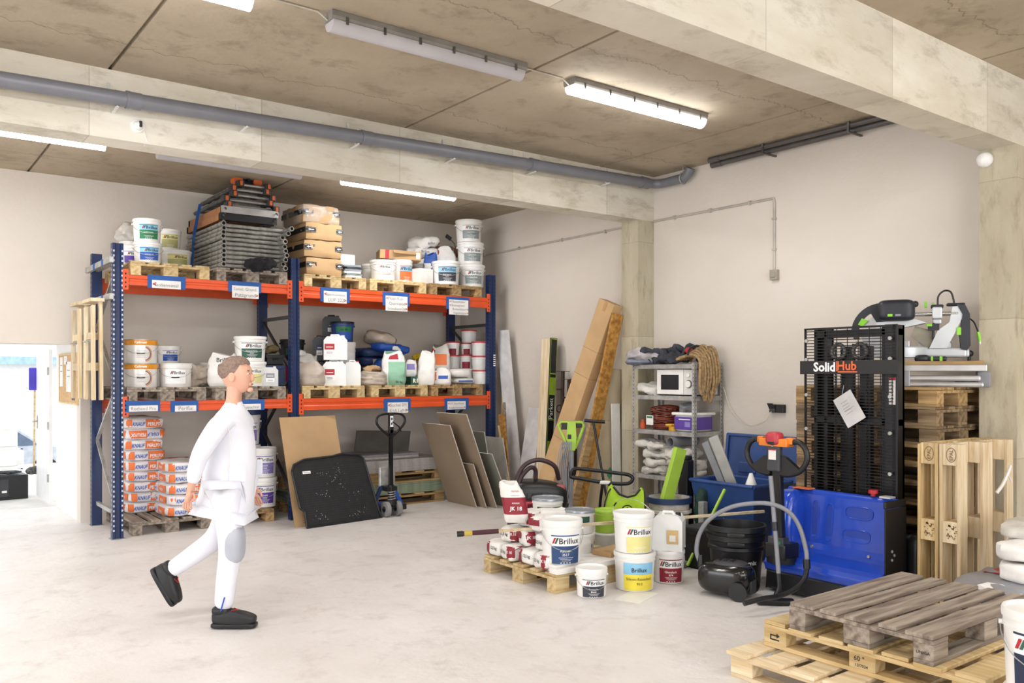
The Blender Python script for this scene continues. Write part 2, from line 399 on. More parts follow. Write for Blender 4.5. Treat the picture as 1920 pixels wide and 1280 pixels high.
# wall conduits
M_COND = mat('conduit_grey', '#b9b3a9', .5)
t = thing('conduit', 'thin grey conduit on right wall dropping to a small socket box', 'conduit')
MB().tube([(7.07, 6.71, 3.40), (7.07, 5.16, 3.40), (7.07, 5.12, 3.40), (7.07, 5.11, 3.36), (7.07, 5.11, 2.70)], .0125).build('tube', M_COND, t)
for y in (6.4, 5.9, 5.4): MB().bx(7.05, 7.08, y-.012, y+.012, 3.38, 3.42).build('clip', M_COND, t)
for z in (3.2, 2.9): MB().bx(7.05, 7.08, 5.09, 5.13, z-.01, z+.01).build('clip', M_COND, t)
MB().bx(7.03, 7.08, 5.06, 5.14, 2.60, 2.70).bx(7.02, 7.03, 5.075, 5.125, 2.625, 2.675).build('socket', mat('socket_beige', '#a39c8e', .5), t, bev=.004)
t = thing('conduit', 'thin grey conduit on the wall between rack corner and concrete column', 'conduit')
MB().cyl((7.07, 10.6, 3.375), (7.07, 6.98, 3.40), .012).build('tube', M_COND, t)
for y in (10, 9.2, 8.3, 7.5): MB().bx(7.05, 7.08, y-.012, y+.012, 3.37, 3.41).build('clip', M_COND, t)
# double socket, corded
t = thing('wall_socket', 'black double wall socket with open flap beside the metal shelf', 'socket', (7.08, 5.07, 1.35))
MB().bx(-.045, 0, -.085, 0.005, -.04, .04).build('housing', M_BLACK, t, bev=.006)
MB().bx(-.05, 0, .008, .075, -.04, .04).build('housing', M_DGREY, t, bev=.006)
MB().box((-.062, .042, .02), (.006, .066, .075), R=rotm(0, -.6, 0)).build('flap', M_DGREY, t, bev=.002)
MB().tube(spline([(7.02, 5.11, 1.32), (7.03, 5.2, 1.22), (7.05, 5.42, 1.17), (7.05, 5.62, 1.32), (7.03, 5.70, 1.55)]), .004, 6).build('power_cord', mat('cream_cord', '#d9d2bf', .5))
tag(bpy.data.objects['power_cord'], 'thin cream power cord from microwave shelf to wall socket', 'cord')
# ------------------------------------------------------------ luminaires
M_HOUS = mat('fixture_grey', '#8f8b86', .5)
M_ON = mat('lit_tube_diffuser', '#ffffff', .4, var=0, emit=22)
M_OFF = mat('unlit_diffuser', '#c2bfc4', .35, var=.03)
def fixture(x0, Y, on, label, L=1.5):
    t = thing('ceiling_light', label, 'light', (x0, Y, ZC), group='tube lights under the ceiling')
    MB().prism([(-.065, 0), (-.065, -.035), (-.055, -.055), (.055, -.055), (.065, -.035), (.065, 0)], 0, L, 'x').build('housing', M_HOUS, t, bev=.004)
    pr = [(.06*math.cos(a), -.056-.062*math.sin(a)) for a in [PI*i/12 for i in range(13)]]
    MB().prism(pr, .012, L-.012, 'x', 0, True).build('diffuser', M_ON if on else M_OFF, t)
    if on: area('tube_light', (x0+L/2, Y, ZC-.125), (0, 0, 0), L-.05, .09, 20, (1, .985, .975)).parent = None
    for k in range(6):
        x = .1+k*(L-.2)/5
        MB().bx(x-.008, x+.008, -.071, -.064, -.075, -.03).bx(x-.008, x+.008, .064, .071, -.075, -.03).build('clip', M_STEELD, t)
fixture(.28, 4.85, 1, 'lit tube light at the top edge of picture, leftmost of front row')
fixture(2.25, 4.85, 0, 'unlit grey tube light under the ceiling, middle of front row')
fixture(4.2, 4.85, 1, 'lit tube light under the ceiling nearest the big right beam')
fixture(.3, 8.72, 1, 'lit tube light behind the pipe beam at the far left')
fixture(2.25, 8.74, 0, 'unlit tube light above the scaffold frames, behind the beam')
fixture(4.2, 8.7, 1, 'lit tube light above the rack, behind the concrete beam')
for x_, y_ in ((-2.2, 4.85), (-4.2, 8.7), (-2.2, 8.7), (.3, .6), (3.9, .6), (-3.2, .6), (.3, -3.2), (3.9, -3.2), (-3.2, -3.2)):  # lamps added out of view to light the floor from above
    fixture(x_, y_, 1, 'lit tube light over the %s, %s row of the hall' % ({-2.2: 'far left', -4.2: 'side gate', .3: 'middle bay', 3.9: 'right bay', -3.2: 'gate bay'}[x_], {4.85: 'middle', 8.7: 'back', .6: 'nearer', -3.2: 'front gate'}[y_]))
t = thing('ceiling_cable', 'white cable clipped to ceiling linking the front row of tube lights', 'cable')
for a, b in ((1.78, 2.25), (3.75, 4.2)): MB().tube([(a, 4.85, ZC-.05), (a+.06, 4.86, ZC-.008), (b-.06, 4.86, ZC-.008), (b, 4.85, ZC-.05)], .006, 6).build('cable', mat('cable_white', '#b8b2a6', .5), t)
t = thing('sign_bracket', 'small dark empty sign frame on ceiling beside the lit rack light', 'bracket', (5.82, 8.7, ZC-.05))
MB().bx(0, .32, -.05, -.04, -.01, .04).bx(0, .32, .04, .05, -.01, .04).bx(0, .012, -.04, .04, -.01, .05).bx(.308, .32, -.04, .04, -.01, .05).build('frame', mat('violet_grey', '#4a4660', .5), t)
# dome camera on beam
t = thing('dome_camera', 'small white dome camera with black lens on the concrete beam', 'camera', (1.6, 6.72, 3.52))
R = rotm(PI/2)
MB().lathe([(0, 0), (.05, 0), (.05, .012), (.044, .018), (0, .018)], R=R).build('base', M_WHITE, t)
MB().lathe([(.036*math.cos(a), .018+.05*math.sin(a)) for a in [PI/2*i/8 for i in range(9)]], R=R).build('dome', M_WHITE, t)
MB().box((.008, -.062, .004), (.022, .02, .045)).build('lens', M_BLACK, t, bev=.006)
MB().tube([(.04, -.005, -.02), (.07, -.004, -.1), (.06, .05, -.125)], .004, 6).build('cable', M_WHITE, t)
tag(MB().lathe([(0, 0), (.055, 0), (.06, .02), (.05, .05), (.03, .065), (0, .07)], R=rotm(0, -PI/2)).build('wall_lamp', M_WHITE, loc=(6.83, 3.03, 3.32)), 'small round white lamp on the right concrete column', 'lamp')
# ------------------------------------------------------------ porch items and outside
t = thing('notice_board', 'cork notice board with pinned papers on the white porch wall', 'notice board', (1.93, 11.32, 1.63))
MB().bx(-.015, 0, -.56, .56, -.28, .28).build('cork', mat('cork', '#cfa878', .85, var=.1, scale=40), t)
MB().bx(-.02, 0, -.58, -.56, -.3, .3).bx(-.02, 0, .56, .58, -.3, .3).bx(-.02, 0, -.56, .56, -.3, -.28).bx(-.02, 0, -.56, .56, .28, .3).build('frame', M_WL, t)
for y, z, a, b in ((-.05, .02, .3, .36), (.42, .08, .2, .36), (.15, .22, .2, .1), (-.38, .2, .22, .1)):
    MB().bx(-.018, -.016, y-a/2, y+a/2, z-b/2, z+b/2).bx(-.0195, -.0185, y-a*.3, y+a*.3, z+b*.2, z+b*.23, 1).bx(-.0195, -.0185, y-a*.3, y+a*.3, z, z+b*.03, 1).build('notice', [M_PAPER, M_INKG], t)
for k in range(6): MB().bx(-.02, -.016, -.42+(k % 2)*.1, -.35+(k % 2)*.1, -.25+(k//2)*.06, -.21+(k//2)*.06).build('sticker', M_NAVY, t)
t = thing('mop', 'mop hung upside by its wooden stick at the white porch door', 'mop', (1.84, 13.36, .35))
MB().cyl((0, 0, .02), (.01, 0, 1.25), .013).build('stick', M_WL, t)
MB().lp((-.01, 0, 0), (.2, .12, .12), 2.2, 8, nz=.03, seed=3).build('mop_head', mat('mop_grey', '#5b5a58', .9, var=.3, scale=40), t)
tag(MB().bx(1.77, 1.90, 13.30, 13.33, 1.46, 1.77).build('dustpan', mat('violet_plastic', '#4a3cc0', .4), bev=.012), 'violet dustpan hanging at the far edge of the open door', 'dustpan')
# ============================================================ builders
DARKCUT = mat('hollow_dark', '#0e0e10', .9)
LV = {}
def label_mesh(f, W, H, kind, block, title, sub, top, px=1):
    """printed label on map f; W, H label size; returns MB and its materials"""
    ml = [M_WINK]; mb = MB()
    def mi(m):
        if m not in ml: ml.append(m)
        return ml.index(m)
    def rect(x0, x1, y0, y1, m, l): mb.patch(f, x0, x1, y0, y1, mi(m), 10 if abs(x1-x0) > W*.2 else 1, 1, .0012*l)
    x0, x1 = -W/2, W/2
    if kind == 'brillux':
        bs = H*.25; rect(x0, x1, 0, H, top or M_WINK, 1)
        if block: rect(x0, x1, 0, H*.60, block, 2); rect(x0, x1, H*.93, H*.97, block, 2)
        s = min(W*.27, H*.30); y = H*.68
        w_ = (textgeo('Brillux', .012)[3])*s
        mb.text('Brillux', f, x1-W*.04, y, s, mi(M_INK), 'r', .008, .004)
        lx = x1-W*.04-w_-s*.80; k = s*.42
        for i, m in enumerate((M_RED, M_DGREEN)):
            o_ = lx+i*k*.75
            mb.poly(f, [(o_, y+s*.02), (o_+k*.55, y+s*.02), (o_+k*1.25, y+s*.74), (o_+k*.70, y+s*.74)], mi(m), .004)
        if title: mb.text(title, f, -W*.02, H*.40, min(H*.13, W*.13), mi(M_WINK), 'c', .008, .005)
        if sub: mb.text(sub, f, -W*.02, H*.27, min(H*.12, W*.13), mi(M_WINK), 'c', .008, .005)
        if block:
            for i, ww in enumerate((.5, .42, .3)): rect(-W*ww/2, W*ww/2, H*(.2-i*.05), H*(.212-i*.05), M_WINK, 3)
            for i in range(4): rect(-W*.2+i*W*.1, -W*.2+i*W*.1+W*.05, H*.02, H*.05, M_WINK, 3)
    elif kind == 'block':
        rect(x0, x1, 0, H, top or M_WINK, 1); rect(x0, x1, 0, H*.58, block, 2)
        mb.text(title, f, 0, H*.68, min(H*.22, W*.29), mi(M_INK), 'c', .008, .004)
        if sub: mb.text(sub, f, 0, H*.28, H*.16, mi(M_WINK), 'c', .015, .005)
    elif kind == 'title':
        rect(x0, x1, 0, H, block, 1)
        mb.text(title, f, 0, H*.35, min(H*.5, W*.9/max(1, textgeo(title, .01)[3])), mi(M_WINK if block not in (M_WINK,) else M_INK), 'c', .015, .004)
    return mb, ml
def bucket(label, px, Y, z0, wp, hp=None, h=None, kind='brillux', block=M_GREEN, title='', sub='', top=None, turn=8, lid=M_WHITE, tub=M_WHITE,
           cat='bucket', group=None, handle=1, X=None, W=1.3, t0=.16, t1=.84, name='paint_bucket', openm=0, taper=.9, lidh=.1, r=None, extra=None):
    if X is None: X = gx(px, Y)
    d = dep(X, Y); r = r or wp/2*d/FP; h = h or hp*d/FP
    t = thing(name, label, cat, (X, Y, z0), facecam(X, Y)+math.radians(turn), group)
    rb = r*taper*.97; rt = r*.955; lh = h*lidh; hb = h-(0 if openm else lh)
    pr = [(0, 0), (rb*.94, 0), (rb, h*.015), (rb+(rt-rb)*.8, hb*.86), (rt*1.02, hb*.865), (rt*1.02, hb*.895), (rt, hb*.9), (rt, hb)]
    if openm: pr += [(rt*1.03, hb), (rt*1.03, hb+.004), (rt*.96, hb+.004), (rt*.95, hb*.95), (rb*.93, h*.03), (0, h*.03)]
    MB().lathe(pr).build('tub', tub, t)
    if not openm:
        MB().lathe([(rt*1.0, hb-lh*.1), (rt*1.045, hb-lh*.1), (rt*1.045, h-lh*.25), (rt*1.02, h), (rt*.93, h), (rt*.91, h-lh*.35), (0, h-lh*.35)]).build('lid', lid, t)
    if handle:
        rr = rt*1.06; zz = hb*.86; pts = []
        for i in range(15):
            a = PI*i/14; dd = (.42 if handle == 1 else -.2)*h*math.sin(a)
            pts.append((-rr*math.cos(a)*1.0, -rr*math.sin(a)*1.0, zz-dd))
        MB().tube(pts, r*.013+.0006, 5, 0).build('handle', M_STEEL if handle == 1 else tub, t)
        g = MB()
        for sx in (-1, 1): g.cyl((sx*rt*.98, 0, zz), (sx*rt*1.1, 0, zz), r*.07, n=10)
        g.build('handle_mount', tub, t)
    if kind:
        z_0 = hb*t0; H = hb*(t1-t0); f0 = cylmap(rb, rb+(rt-rb)*.93, hb, 0)
        f = lambda x, z, off=0: f0(x, z+z_0, off+.0015)
        mb, ml = label_mesh(f, W*r, H, kind, block, title, sub, top); mb.build('label', ml, t, recalc=False)
    return z0+h
def canister(label, px, Y, z0, wp, hp, m=M_TRANS, capm=M_WHITE, lab=None, turn=0, dr_=.75, group=None, X=None, labx=0):
    if X is None: X = gx(px, Y)
    d = dep(X, Y); w_ = wp*d/FP; h = hp*d/FP; dy = w_*dr_
    t = thing('jerrycan', label, 'canister', (X, Y, z0), facecam(X, Y)+math.radians(turn), group)
    c = w_*.12
    pf = [(-w_/2, 0), (w_/2, 0), (w_/2, h*.78), (w_/2-c*1.2, h*.93), (-w_/2+c*1.2, h*.93), (-w_/2, h*.78)]
    MB().prism(pf, -dy/2, dy/2, 'y').build('body', m, t, bev=w_*.09, seg=3)
    MB().tube([(-w_*.2, 0, h*.9), (-w_*.17, 0, h*.985), (w_*.12, 0, h*.985), (w_*.2, 0, h*.9)], w_*.055, 8).build('handle', m, t)
    MB().cyl((w_*.31, 0, h*.86), (w_*.31, 0, h*.985), w_*.09, n=14).build('cap', capm, t)
    if lab:
        f = planemap((labx*w_, -dy/2-.002, h*.22), (1, 0, 0), (0, 0, 1)); mb = MB(); W = w_*.42; H = h*.42
        mb.patch(f, -W/2, W/2, 0, H, 0); mb.patch(f, -W/2, W/2, H*.45, H, 1, off=.001); mb.patch(f, -W*.3, W*.3, H*.2, H*.24, 2, off=.002); mb.patch(f, -W*.3, W*.3, H*.1, H*.14, 2, off=.002)
        mb.patch(f, -W*.35, W*.35, H*.65, H*.72, 0, off=.002); mb.build('label', [M_WINK, lab, M_INKG], t, recalc=False)
    return z0+h
def bag(label, c, d, rz=0, m=M_PAPER, p=4, nz=.012, seed=0, prints=None, name='paper_sack', cat='sack', group=None, rot=None, n=9):
    t = thing(name, label, cat, c, rz, group, rot)
    MB().lp((0, 0, 0), d, p, n, 0, nz, seed).build('bag', m, t)
    if prints:
        ml = []; mb = MB()
        for pr in prints:
            f = lpmap(d, p, pr[0]); m_ = pr[2]
            if m_ not in ml: ml.append(m_)
            k = ml.index(m_); A = {'-y': d[0], '-x': d[1], '+z': d[0]}[pr[0]]; B = d[2] if pr[0] != '+z' else d[1]
            if pr[1] == 'r': a, b, c_, e = pr[3:7]; mb.patch(f, a*A, b*A, c_*B, e*B, k, 8, 4, .006+(pr[7] if len(pr) > 7 else 0))
            else: mb.text(pr[1], f, pr[3]*A, pr[4]*B, pr[5], k, 'c', .02, .010, pr[6] if len(pr) > 6 else 1, pr[7] if len(pr) > 7 else 0, flip=(len(pr) > 8 and pr[8]))
        mb.build('printing', ml, t, recalc=False)
    return t
def sack_up(label, px, Y, z0, wp, hp, m=M_SACK, dy=.6, lean=(0, 0), seed=1, turn=0, band=None, text=None, top=.25, group=None, name='sack', X=None):
    if X is None: X = gx(px, Y)
    d = dep(X, Y); w_ = wp*d/FP; h = hp*d/FP
    t = thing(name, label, 'sack', (X, Y, z0), facecam(X, Y)+math.radians(turn), group)
    NR, NS = 14, 28; pr = []
    def ring(k, off=0):
        q = k/NR; sw = (1-.06*q) if q < .75 else (1-.06*q-(q-.75)*.9); sd = 1 if q < .45 else 1-(q-.45)/.55*(1-top)
        if q < .1: sw *= .86+1.4*q; sd *= .8+2*q
        P = []
        for i in range(NS):
            a = 2*PI*i/NS; e = .55; cx_ = math.copysign(abs(math.cos(a))**e, math.cos(a)); cy_ = math.copysign(abs(math.sin(a))**e, math.sin(a))
            n_ = mnoise.noise(V((cx_*3+seed*3, cy_*3, q*7)))*(.05+.12*q)+mnoise.noise(V((cx_*9, cy_*9+seed, q*20)))*.05*q
            P.append((cx_*w_/2*sw*(1+n_)+lean[0]*h*q*q, cy_*w_*dy/2*sd*(1+n_*2)+lean[1]*h*q*q+n_*w_*.25*(q > .5), h*q*(1+.06*math.sin(a*3+seed)*(q > .9))))
        return P
    vs_ = []; fs = []
    for k in range(NR+1): vs_ += ring(k)
    for k in range(NR):
        for i in range(NS): fs.append((k*NS+i, k*NS+(i+1) % NS, (k+1)*NS+(i+1) % NS, (k+1)*NS+i))
    mb = MB().add(vs_, fs, 0, True); mb.add(vs_[:NS], [tuple(range(NS))[::-1]], 0); mb.add(vs_[-NS:], [tuple(range(NS))], 0)
    if band:   # coloured printed zone: whole rings between q0 and q1, angle range
        for q0, q1, a0, a1, m_ in band:
            pass
    o = mb.build('bag', [m]+[b[4] for b in (band or [])], t)
    if band:
        for j, (q0, q1, a0, a1, m_) in enumerate(band):
            for fi, p in enumerate(o.data.polygons):
                if fi >= NR*NS: continue
                k, i = divmod(fi, NS); a = (i+.5)/NS*360
                if q0 <= (k+.5)/NR <= q1 and a0 <= a <= a1: p.material_index = j+1
    if text:
        f = planemap((0, -w_*dy/2-.012, 0), (1, 0, 0), (0, 0, 1)); tb = MB(); ml = []
        for s_, x, q, sz, m_ in text:
            if m_ not in ml: ml.append(m_)
            tb.text(s_, f, x*w_, q*h, sz*w_, ml.index(m_), 'c', .015, .0)
        tb.build('printing', ml, t, recalc=False)
    return z0+h
def carton(label, x0, x1, y0, y1, z0, h, tape=True, rz=0, group=None, open_=False, seed=0, film=False, m=None):
    cx_, cy_ = (x0+x1)/2, (y0+y1)/2; t = thing('cardboard_box', label, 'box', (cx_, cy_, z0), rz, group)
    a, b = (x1-x0)/2, (y1-y0)/2; m = m or M_CARD
    if open_:
        MB().bx(-a, a, -b, -b+.005, 0, h).bx(-a, a, b-.005, b, 0, h).bx(-a, -a+.005, -b, b, 0, h).bx(a-.005, a, -b, b, 0, h).bx(-a, a, -b, b, 0, .005).build('box', m, t)
        MB().beam((0, -b, h), (0, -b-.1, h+.06), a*1.8, .004).build('flap', m, t)
        MB().beam((a, 0, h), (a+.08, 0, h-.06), b*1.8, .004).build('flap', m, t)
    else:
        r_ = random.Random(seed); j = lambda: r_.uniform(-.008, .008)
        MB().lp((0, 0, h/2), (2*a, 2*b, h), 16, 7, 0, .012, seed).build('box', m, t)
        MB().bx(-a*.9, a*.9, -.004, .004, h-.004, h+.0015).build('seam', M_CARDD, t)
    if tape:
        tb = MB(); f = planemap((0, -b-.004, 0), (1, 0, 0), (0, 0, 1)); g = planemap((-a-.004, 0, 0), (0, -1, 0), (0, 0, 1))
        zt = h*.42
        for u0, u1 in ((-a*.98, -a*.45), (a*.6, a*.98)):
            tb.patch(f, u0, u1, zt, zt+h*.3, 0)
            n_ = 7
            for i in range(n_):
                uu = u0+(u1-u0)*(i+.5)/n_; k = (u1-u0)/n_*.28
                tb.poly(f, [(uu-k, zt+h*.24), (uu+k, zt+h*.24), (uu, zt+h*.275)], 1, .001); tb.poly(f, [(uu-k, zt+h*.03), (uu+k, zt+h*.03), (uu, zt+h*.065)], 1, .001)
            m0 = u0+(u1-u0)*.2; m1 = u0+(u1-u0)*.8; z_ = zt+h*.15
            tb.poly(f, [(m0, z_), (m0+.03, z_+h*.06), (m0+.03, z_+h*.025), (m1, z_+h*.025), (m1, z_-h*.025), (m0+.03, z_-h*.025), (m0+.03, z_-h*.06)], 1, .001)
        tb.patch(g, -b*.98, b*.98, zt, zt+h*.3, 0, off=0)
        tb.build('printed_tape', [M_INK, M_WINK], t, recalc=False)
    if film:
        MB().lp((0, 0, h*.5), (2*a+.02, 2*b+.02, h*1.04), 9, 14, 0, .02, seed+4).build('stretch_film', mat('stretch_film', '#e6e6e6', .12, var=.02, alpha=.28, bump=1.0, bscale=9), t)
    return z0+h
PALM = {}
def pallet(label, x, y, z0, m=M_WL, rz=0, group=None, kind='eur', rot=None, L=1.2, Wd=.8, seed=0, marks=None):
    """EUR: boards along local x (L), width Wd along y; origin at centre bottom"""
    t = thing('wooden_pallet', label, 'pallet', (x, y, z0), rz, group, rot); r_ = random.Random(seed+11)
    key = (kind, L, Wd, seed if seed > 100 else 0)
    if key not in PALM:
        td = MB(); j = lambda s=.004: r_.uniform(-s, s)
        if kind == 'eur':
            ws = [.145, .1, .145, .1, .145]; gap = (Wd-sum(ws))/4; yy = -Wd/2
            for w_ in ws:
                a = j(.02 if seed > 100 else .004); td.box((a/2, yy+w_/2, .133+abs(j(.0015))), (L-.004-abs(a), w_-.006, .021), R=rotm(j(.01), 0, j(.006 if seed > 100 else .002))); yy += w_+gap
            for xx in (-L/2+.0725, 0, L/2-.0725): td.box((xx, 0, .111), (.145, Wd, .022))
        else:
            n_ = 7 if kind == 'slat' else 5; ww = .14 if n_ == 7 else .15
            for k in range(n_): td.box((-L/2+ww/2+(L-ww)*k/(n_-1)+j(.008), j(.02), .134), (ww, Wd+.03, .02), R=rotm(0, 0, j(.02)))
            for yy in (-Wd/2+.05, 0, Wd/2-.05): td.box((0, yy, .111), (L, .1, .024))
        bb = MB()
        for yy, w_ in ((-Wd/2+.05, .1), (0, .145), (Wd/2-.05, .1)): bb.box((0, yy, .011), (L, w_, .022))
        bl = []
        for xx in (-L/2+.0725, 0, L/2-.0725):
            for yy, w_ in ((-Wd/2+.05, .1), (0, .145), (Wd/2-.05, .1)): bl.append((xx, yy, w_))
        PALM[key] = (td, bb, bl, {})
    td, bb, bl, cache = PALM[key]
    def inst(nm, mb_, bev):
        k = (nm, m.name)
        if k not in cache: o = mb_.build(nm, m, t, bev=bev, seg=1); cache[k] = o
        else: o = cache[k].copy(); COL.objects.link(o); o.parent = t
        return o
    inst('top_deck', td, .002); inst('bottom_deck', bb, .002)
    for xx, yy, w_ in bl:
        k = ('block', m.name, w_)
        if k not in cache: o = MB().box((0, 0, 0), (.145, w_, .078)).build('block', m, t, bev=.003, seg=1); cache[k] = o
        else: o = cache[k].copy(); COL.objects.link(o); o.parent = t
        o.location = (xx, yy, .061)
    return t
# ============================================================ pallet rack
t = rack = thing('pallet_rack', 'tall blue and orange steel pallet rack filled with paint buckets', 'rack', (0, 0, 0))
YF0, YB0 = 9.37, 10.45
XS = [2.045, 3.945, 6.745]
def upright(x, y, s, pale):
    w_, dd = .052, .085
    pr = [(x-w_, y), (x-.028, y), (x-.02, y+s*.018), (x+.02, y+s*.018), (x+.028, y), (x+w_, y), (x+w_, y+s*dd), (x-w_, y+s*dd)]
    mb = MB().prism(pr, 0.004, 3.02, 'z')
    for k in range(58):
        z = .09+k*.05
        for xx in (x-.040, x+.040): mb.box((xx, y-s*.0012, z), (.014, .001, .02), 1)
        for xx, sg in ((x-w_, -1), (x+w_, 1)): mb.box((xx+sg*.0008, y+s*.035, z+.01), (.0012, .016, .024), 1)
    o = mb.build('upright', [M_RBLUE, mat('slot_pale', '#cfd3da', .6) if pale else mat('slot_dark', '#0f1520', .7)], t)
    MB().bx(x-.065, x+.065, y-.03 if s > 0 else y-dd-.03, (y+dd+.03) if s > 0 else y+.03, 0, .006).build('foot_plate', M_STEEL, o)
    return o
for x in XS: upright(x, YF0, 1 if x < 3 else 1, x < 3); upright(x, YB0, -1, False)
for i, x in enumerate(XS):
    m = M_STEEL if i == 0 else mat('brace_dark_steel', '#4f5154', .45, .5)
    y0, y1 = YF0+.07, YB0-.07
    for z in (.25, 2.35) if i != 0 else (.25, 2.84): MB().bx(x-.012, x+.02, y0, y1, z-.02, z+.02).build('brace', m, t)
    pts = [(y0, .28), (y1, .98), (y0, 1.68), (y1, 2.33)] if i else [(y1, .95), (y0, .28)]
    if not i: pts = [(y0, .28), (y1, .95), (y0, 1.55), (y1, 2.2), (y0, 2.8)]
    for a, b in zip(pts, pts[1:]):
        MB().beam((x+.004, a[0], a[1]), (x+.004, b[0], b[1]), .022, .034, up=(1, 0, 0)).build('brace', m, t)
def rbeam(x0, x1, y, top, h, front):
    a, b = x0+.06, x1-.06; s = 1 if front else -1
    pr = [(y, top-h), (y, top-h*.66), (y+s*.007, top-h*.6), (y+s*.007, top-h*.4), (y, top-h*.34), (y, top), (y+s*.045, top), (y+s*.045, top-h)]
    o = MB().prism(pr, a, b, 'x').build('beam', M_RORG, t, bev=.002)
    for xx in (a+.01, b-.01):
        c = MB().bx(xx-.028, xx+.028, y-.006 if front else y, y if front else y+.006, top-h-.05, top+.055)
        for k in range(4):
            c.bx(xx-.006, xx+.006, (y-.0075) if front else y+.006, (y-.006) if front else y+.0075, top-h-.03+k*.045, top-h-.012+k*.045, 1)
        c.build('connector', [M_RORG, DARKCUT], o)
    return o
BM = {}
for i, (x0, x1, h) in enumerate(((XS[0], XS[1], .105), (XS[1], XS[2], .135))):
    for lev, top in enumerate((1.40, 2.705)):
        BM[(i, lev)] = rbeam(x0, x1, YF0-.004, top, h, True); rbeam(x0, x1, YB0+.004, top, h, False)
def sign(i, lev, px0, px1, ya, yb, lines, q0, q1, pya, pyb):
    """blue tape backing px0..px1, paper q0..q1"""
    Y = YF0-.012; X0, X1 = gx(px0, Y), gx(px1, Y); Xc = (X0+X1)/2
    z1, z0 = zy(ya, Xc, Y), zy(yb, Xc, Y); f = planemap((0, Y, 0), (1, 0, 0), (0, 0, 1)); mb = MB()
    mb.bx(X0, X1, Y+.001, Y+.007, z0, z1, 0)
    A, B = gx(q0, Y), gx(q1, Y); w1, w0 = zy(pya, Xc, Y), zy(pyb, Xc, Y)
    mb.bx(A, B, Y-.001, Y+.0005, w0, w1, 1); n = len(lines); hh = (w1-w0)/n
    for k, (s, al) in enumerate(lines):
        y = w1-hh*(k+1)+hh*.22; wd = (B-A)
        sz = min(hh*.85, wd*.80/max(.5, textgeo(s)[3]))
        if al == '<': mb.text(s, f, A+wd*.12, y, sz, 2, 'l', 0, .003); mb.text('<', f, A+wd*.02, y, hh*.8, 3, 'l', .03, .003)
        elif al == '>': mb.text(s, f, B-wd*.12, y, sz, 2, 'r', 0, .003); mb.text('>', f, B-wd*.02, y, hh*.8, 3, 'r', .03, .003)
        else: mb.text(s, f, (A+B)/2, y, sz*1.1, 2, 'c', 0, .003)
    mb.build('shelf_sign', [M_TAPEB, M_PAPER, M_INKG, M_RED], BM[(i, lev)], recalc=False)
sign(0, 1, 277, 348, 517, 541, [('Isoliermittel', '<')], 285, 339, 526, 541)
sign(0, 1, 428, 490, 528, 548, [('Sonst. Grund.', 'c'), ('Putzgrund', '>')], 435, 485, 536, 559)
sign(1, 1, 601, 656, 540, 566, [('Spachtelmasse', '<'), ('LUP 222', '>')], 607, 650, 546, 568)
sign(1, 1, 718, 768, 548, 573, [('Flüssi Kuli', '<'), ('Quarzsand', '>'), ('Schnellestrich', '>')], 723, 764, 555, 583)
sign(1, 1, 837, 880, 557, 580, [('Fliesenkleber', '<'), ('Bodengrund.', '<'), ('Bodenkleber', '>'), ('Fugenmasse', '>')], 842, 878, 562, 590)
sign(0, 0, 234, 300, 751, 772, [('Rotband Pro', 'c')], 242, 296, 760, 771)
sign(0, 0, 320, 372, 751, 772, [('Perlfix', 'c')], 328, 368, 760, 771)
sign(0, 0, 430, 496, 749, 769, [('Flächenspachtel', 'c')], 436, 489, 757, 768)
sign(1, 0, 720, 770, 747, 770, [('Sockel SM', '<'), ('K+A Light', '>')], 727, 765, 754, 774)
sign(1, 0, 834, 879, 746, 768, [('KM Standfeste', '<'), ('Ausgleichsmasse', '>')], 839, 873, 752, 767)
sb = MB()
for k in range(6): sb.bx(6.76, 6.795, YF0-.003, YF0-.0015, 1.93-k*.028+.0, 1.945-k*.028)
sb.build('barcode_sticker', M_WINK, t)
# pallets on the rack
ZT, ZM = 2.705, 1.40
def rp(x0, z, m, lab, seed=0, y0=9.36): return pallet(lab, x0+.4, y0+.6, z, m, PI/2, 'pallets on the rack beams', seed=seed)
rp(2.165, ZT, M_WL, 'light pallet on top rack level under the green labelled buckets')
rp(3.045, ZT, M_WD, 'weathered pallet on top rack level under the scaffold frames')
rp(4.05, ZT, M_WL, 'light pallet on top rack level under the cardboard boxes')
rp(4.90, ZT, M_WL, 'light pallet on top rack level under the open carton')
rp(5.765, ZT, M_WM, 'brown pallet on top rack level under the three bucket tower')
rp(2.13, ZM, M_WD, 'weathered pallet on middle rack level under the orange rimmed tins')
rp(3.03, ZM, M_WD, 'weathered pallet on middle rack level behind the walking person')
rp(4.03, ZM, M_WL, 'light pallet on middle rack level under the white canisters')
rp(4.92, ZM, M_WL, 'light pallet on middle rack level under the green and white sack')
rp(5.78, ZM, M_WM, 'brown pallet on middle rack level under the red lidded tubs')
T1, M1 = ZT+.144, ZM+.144
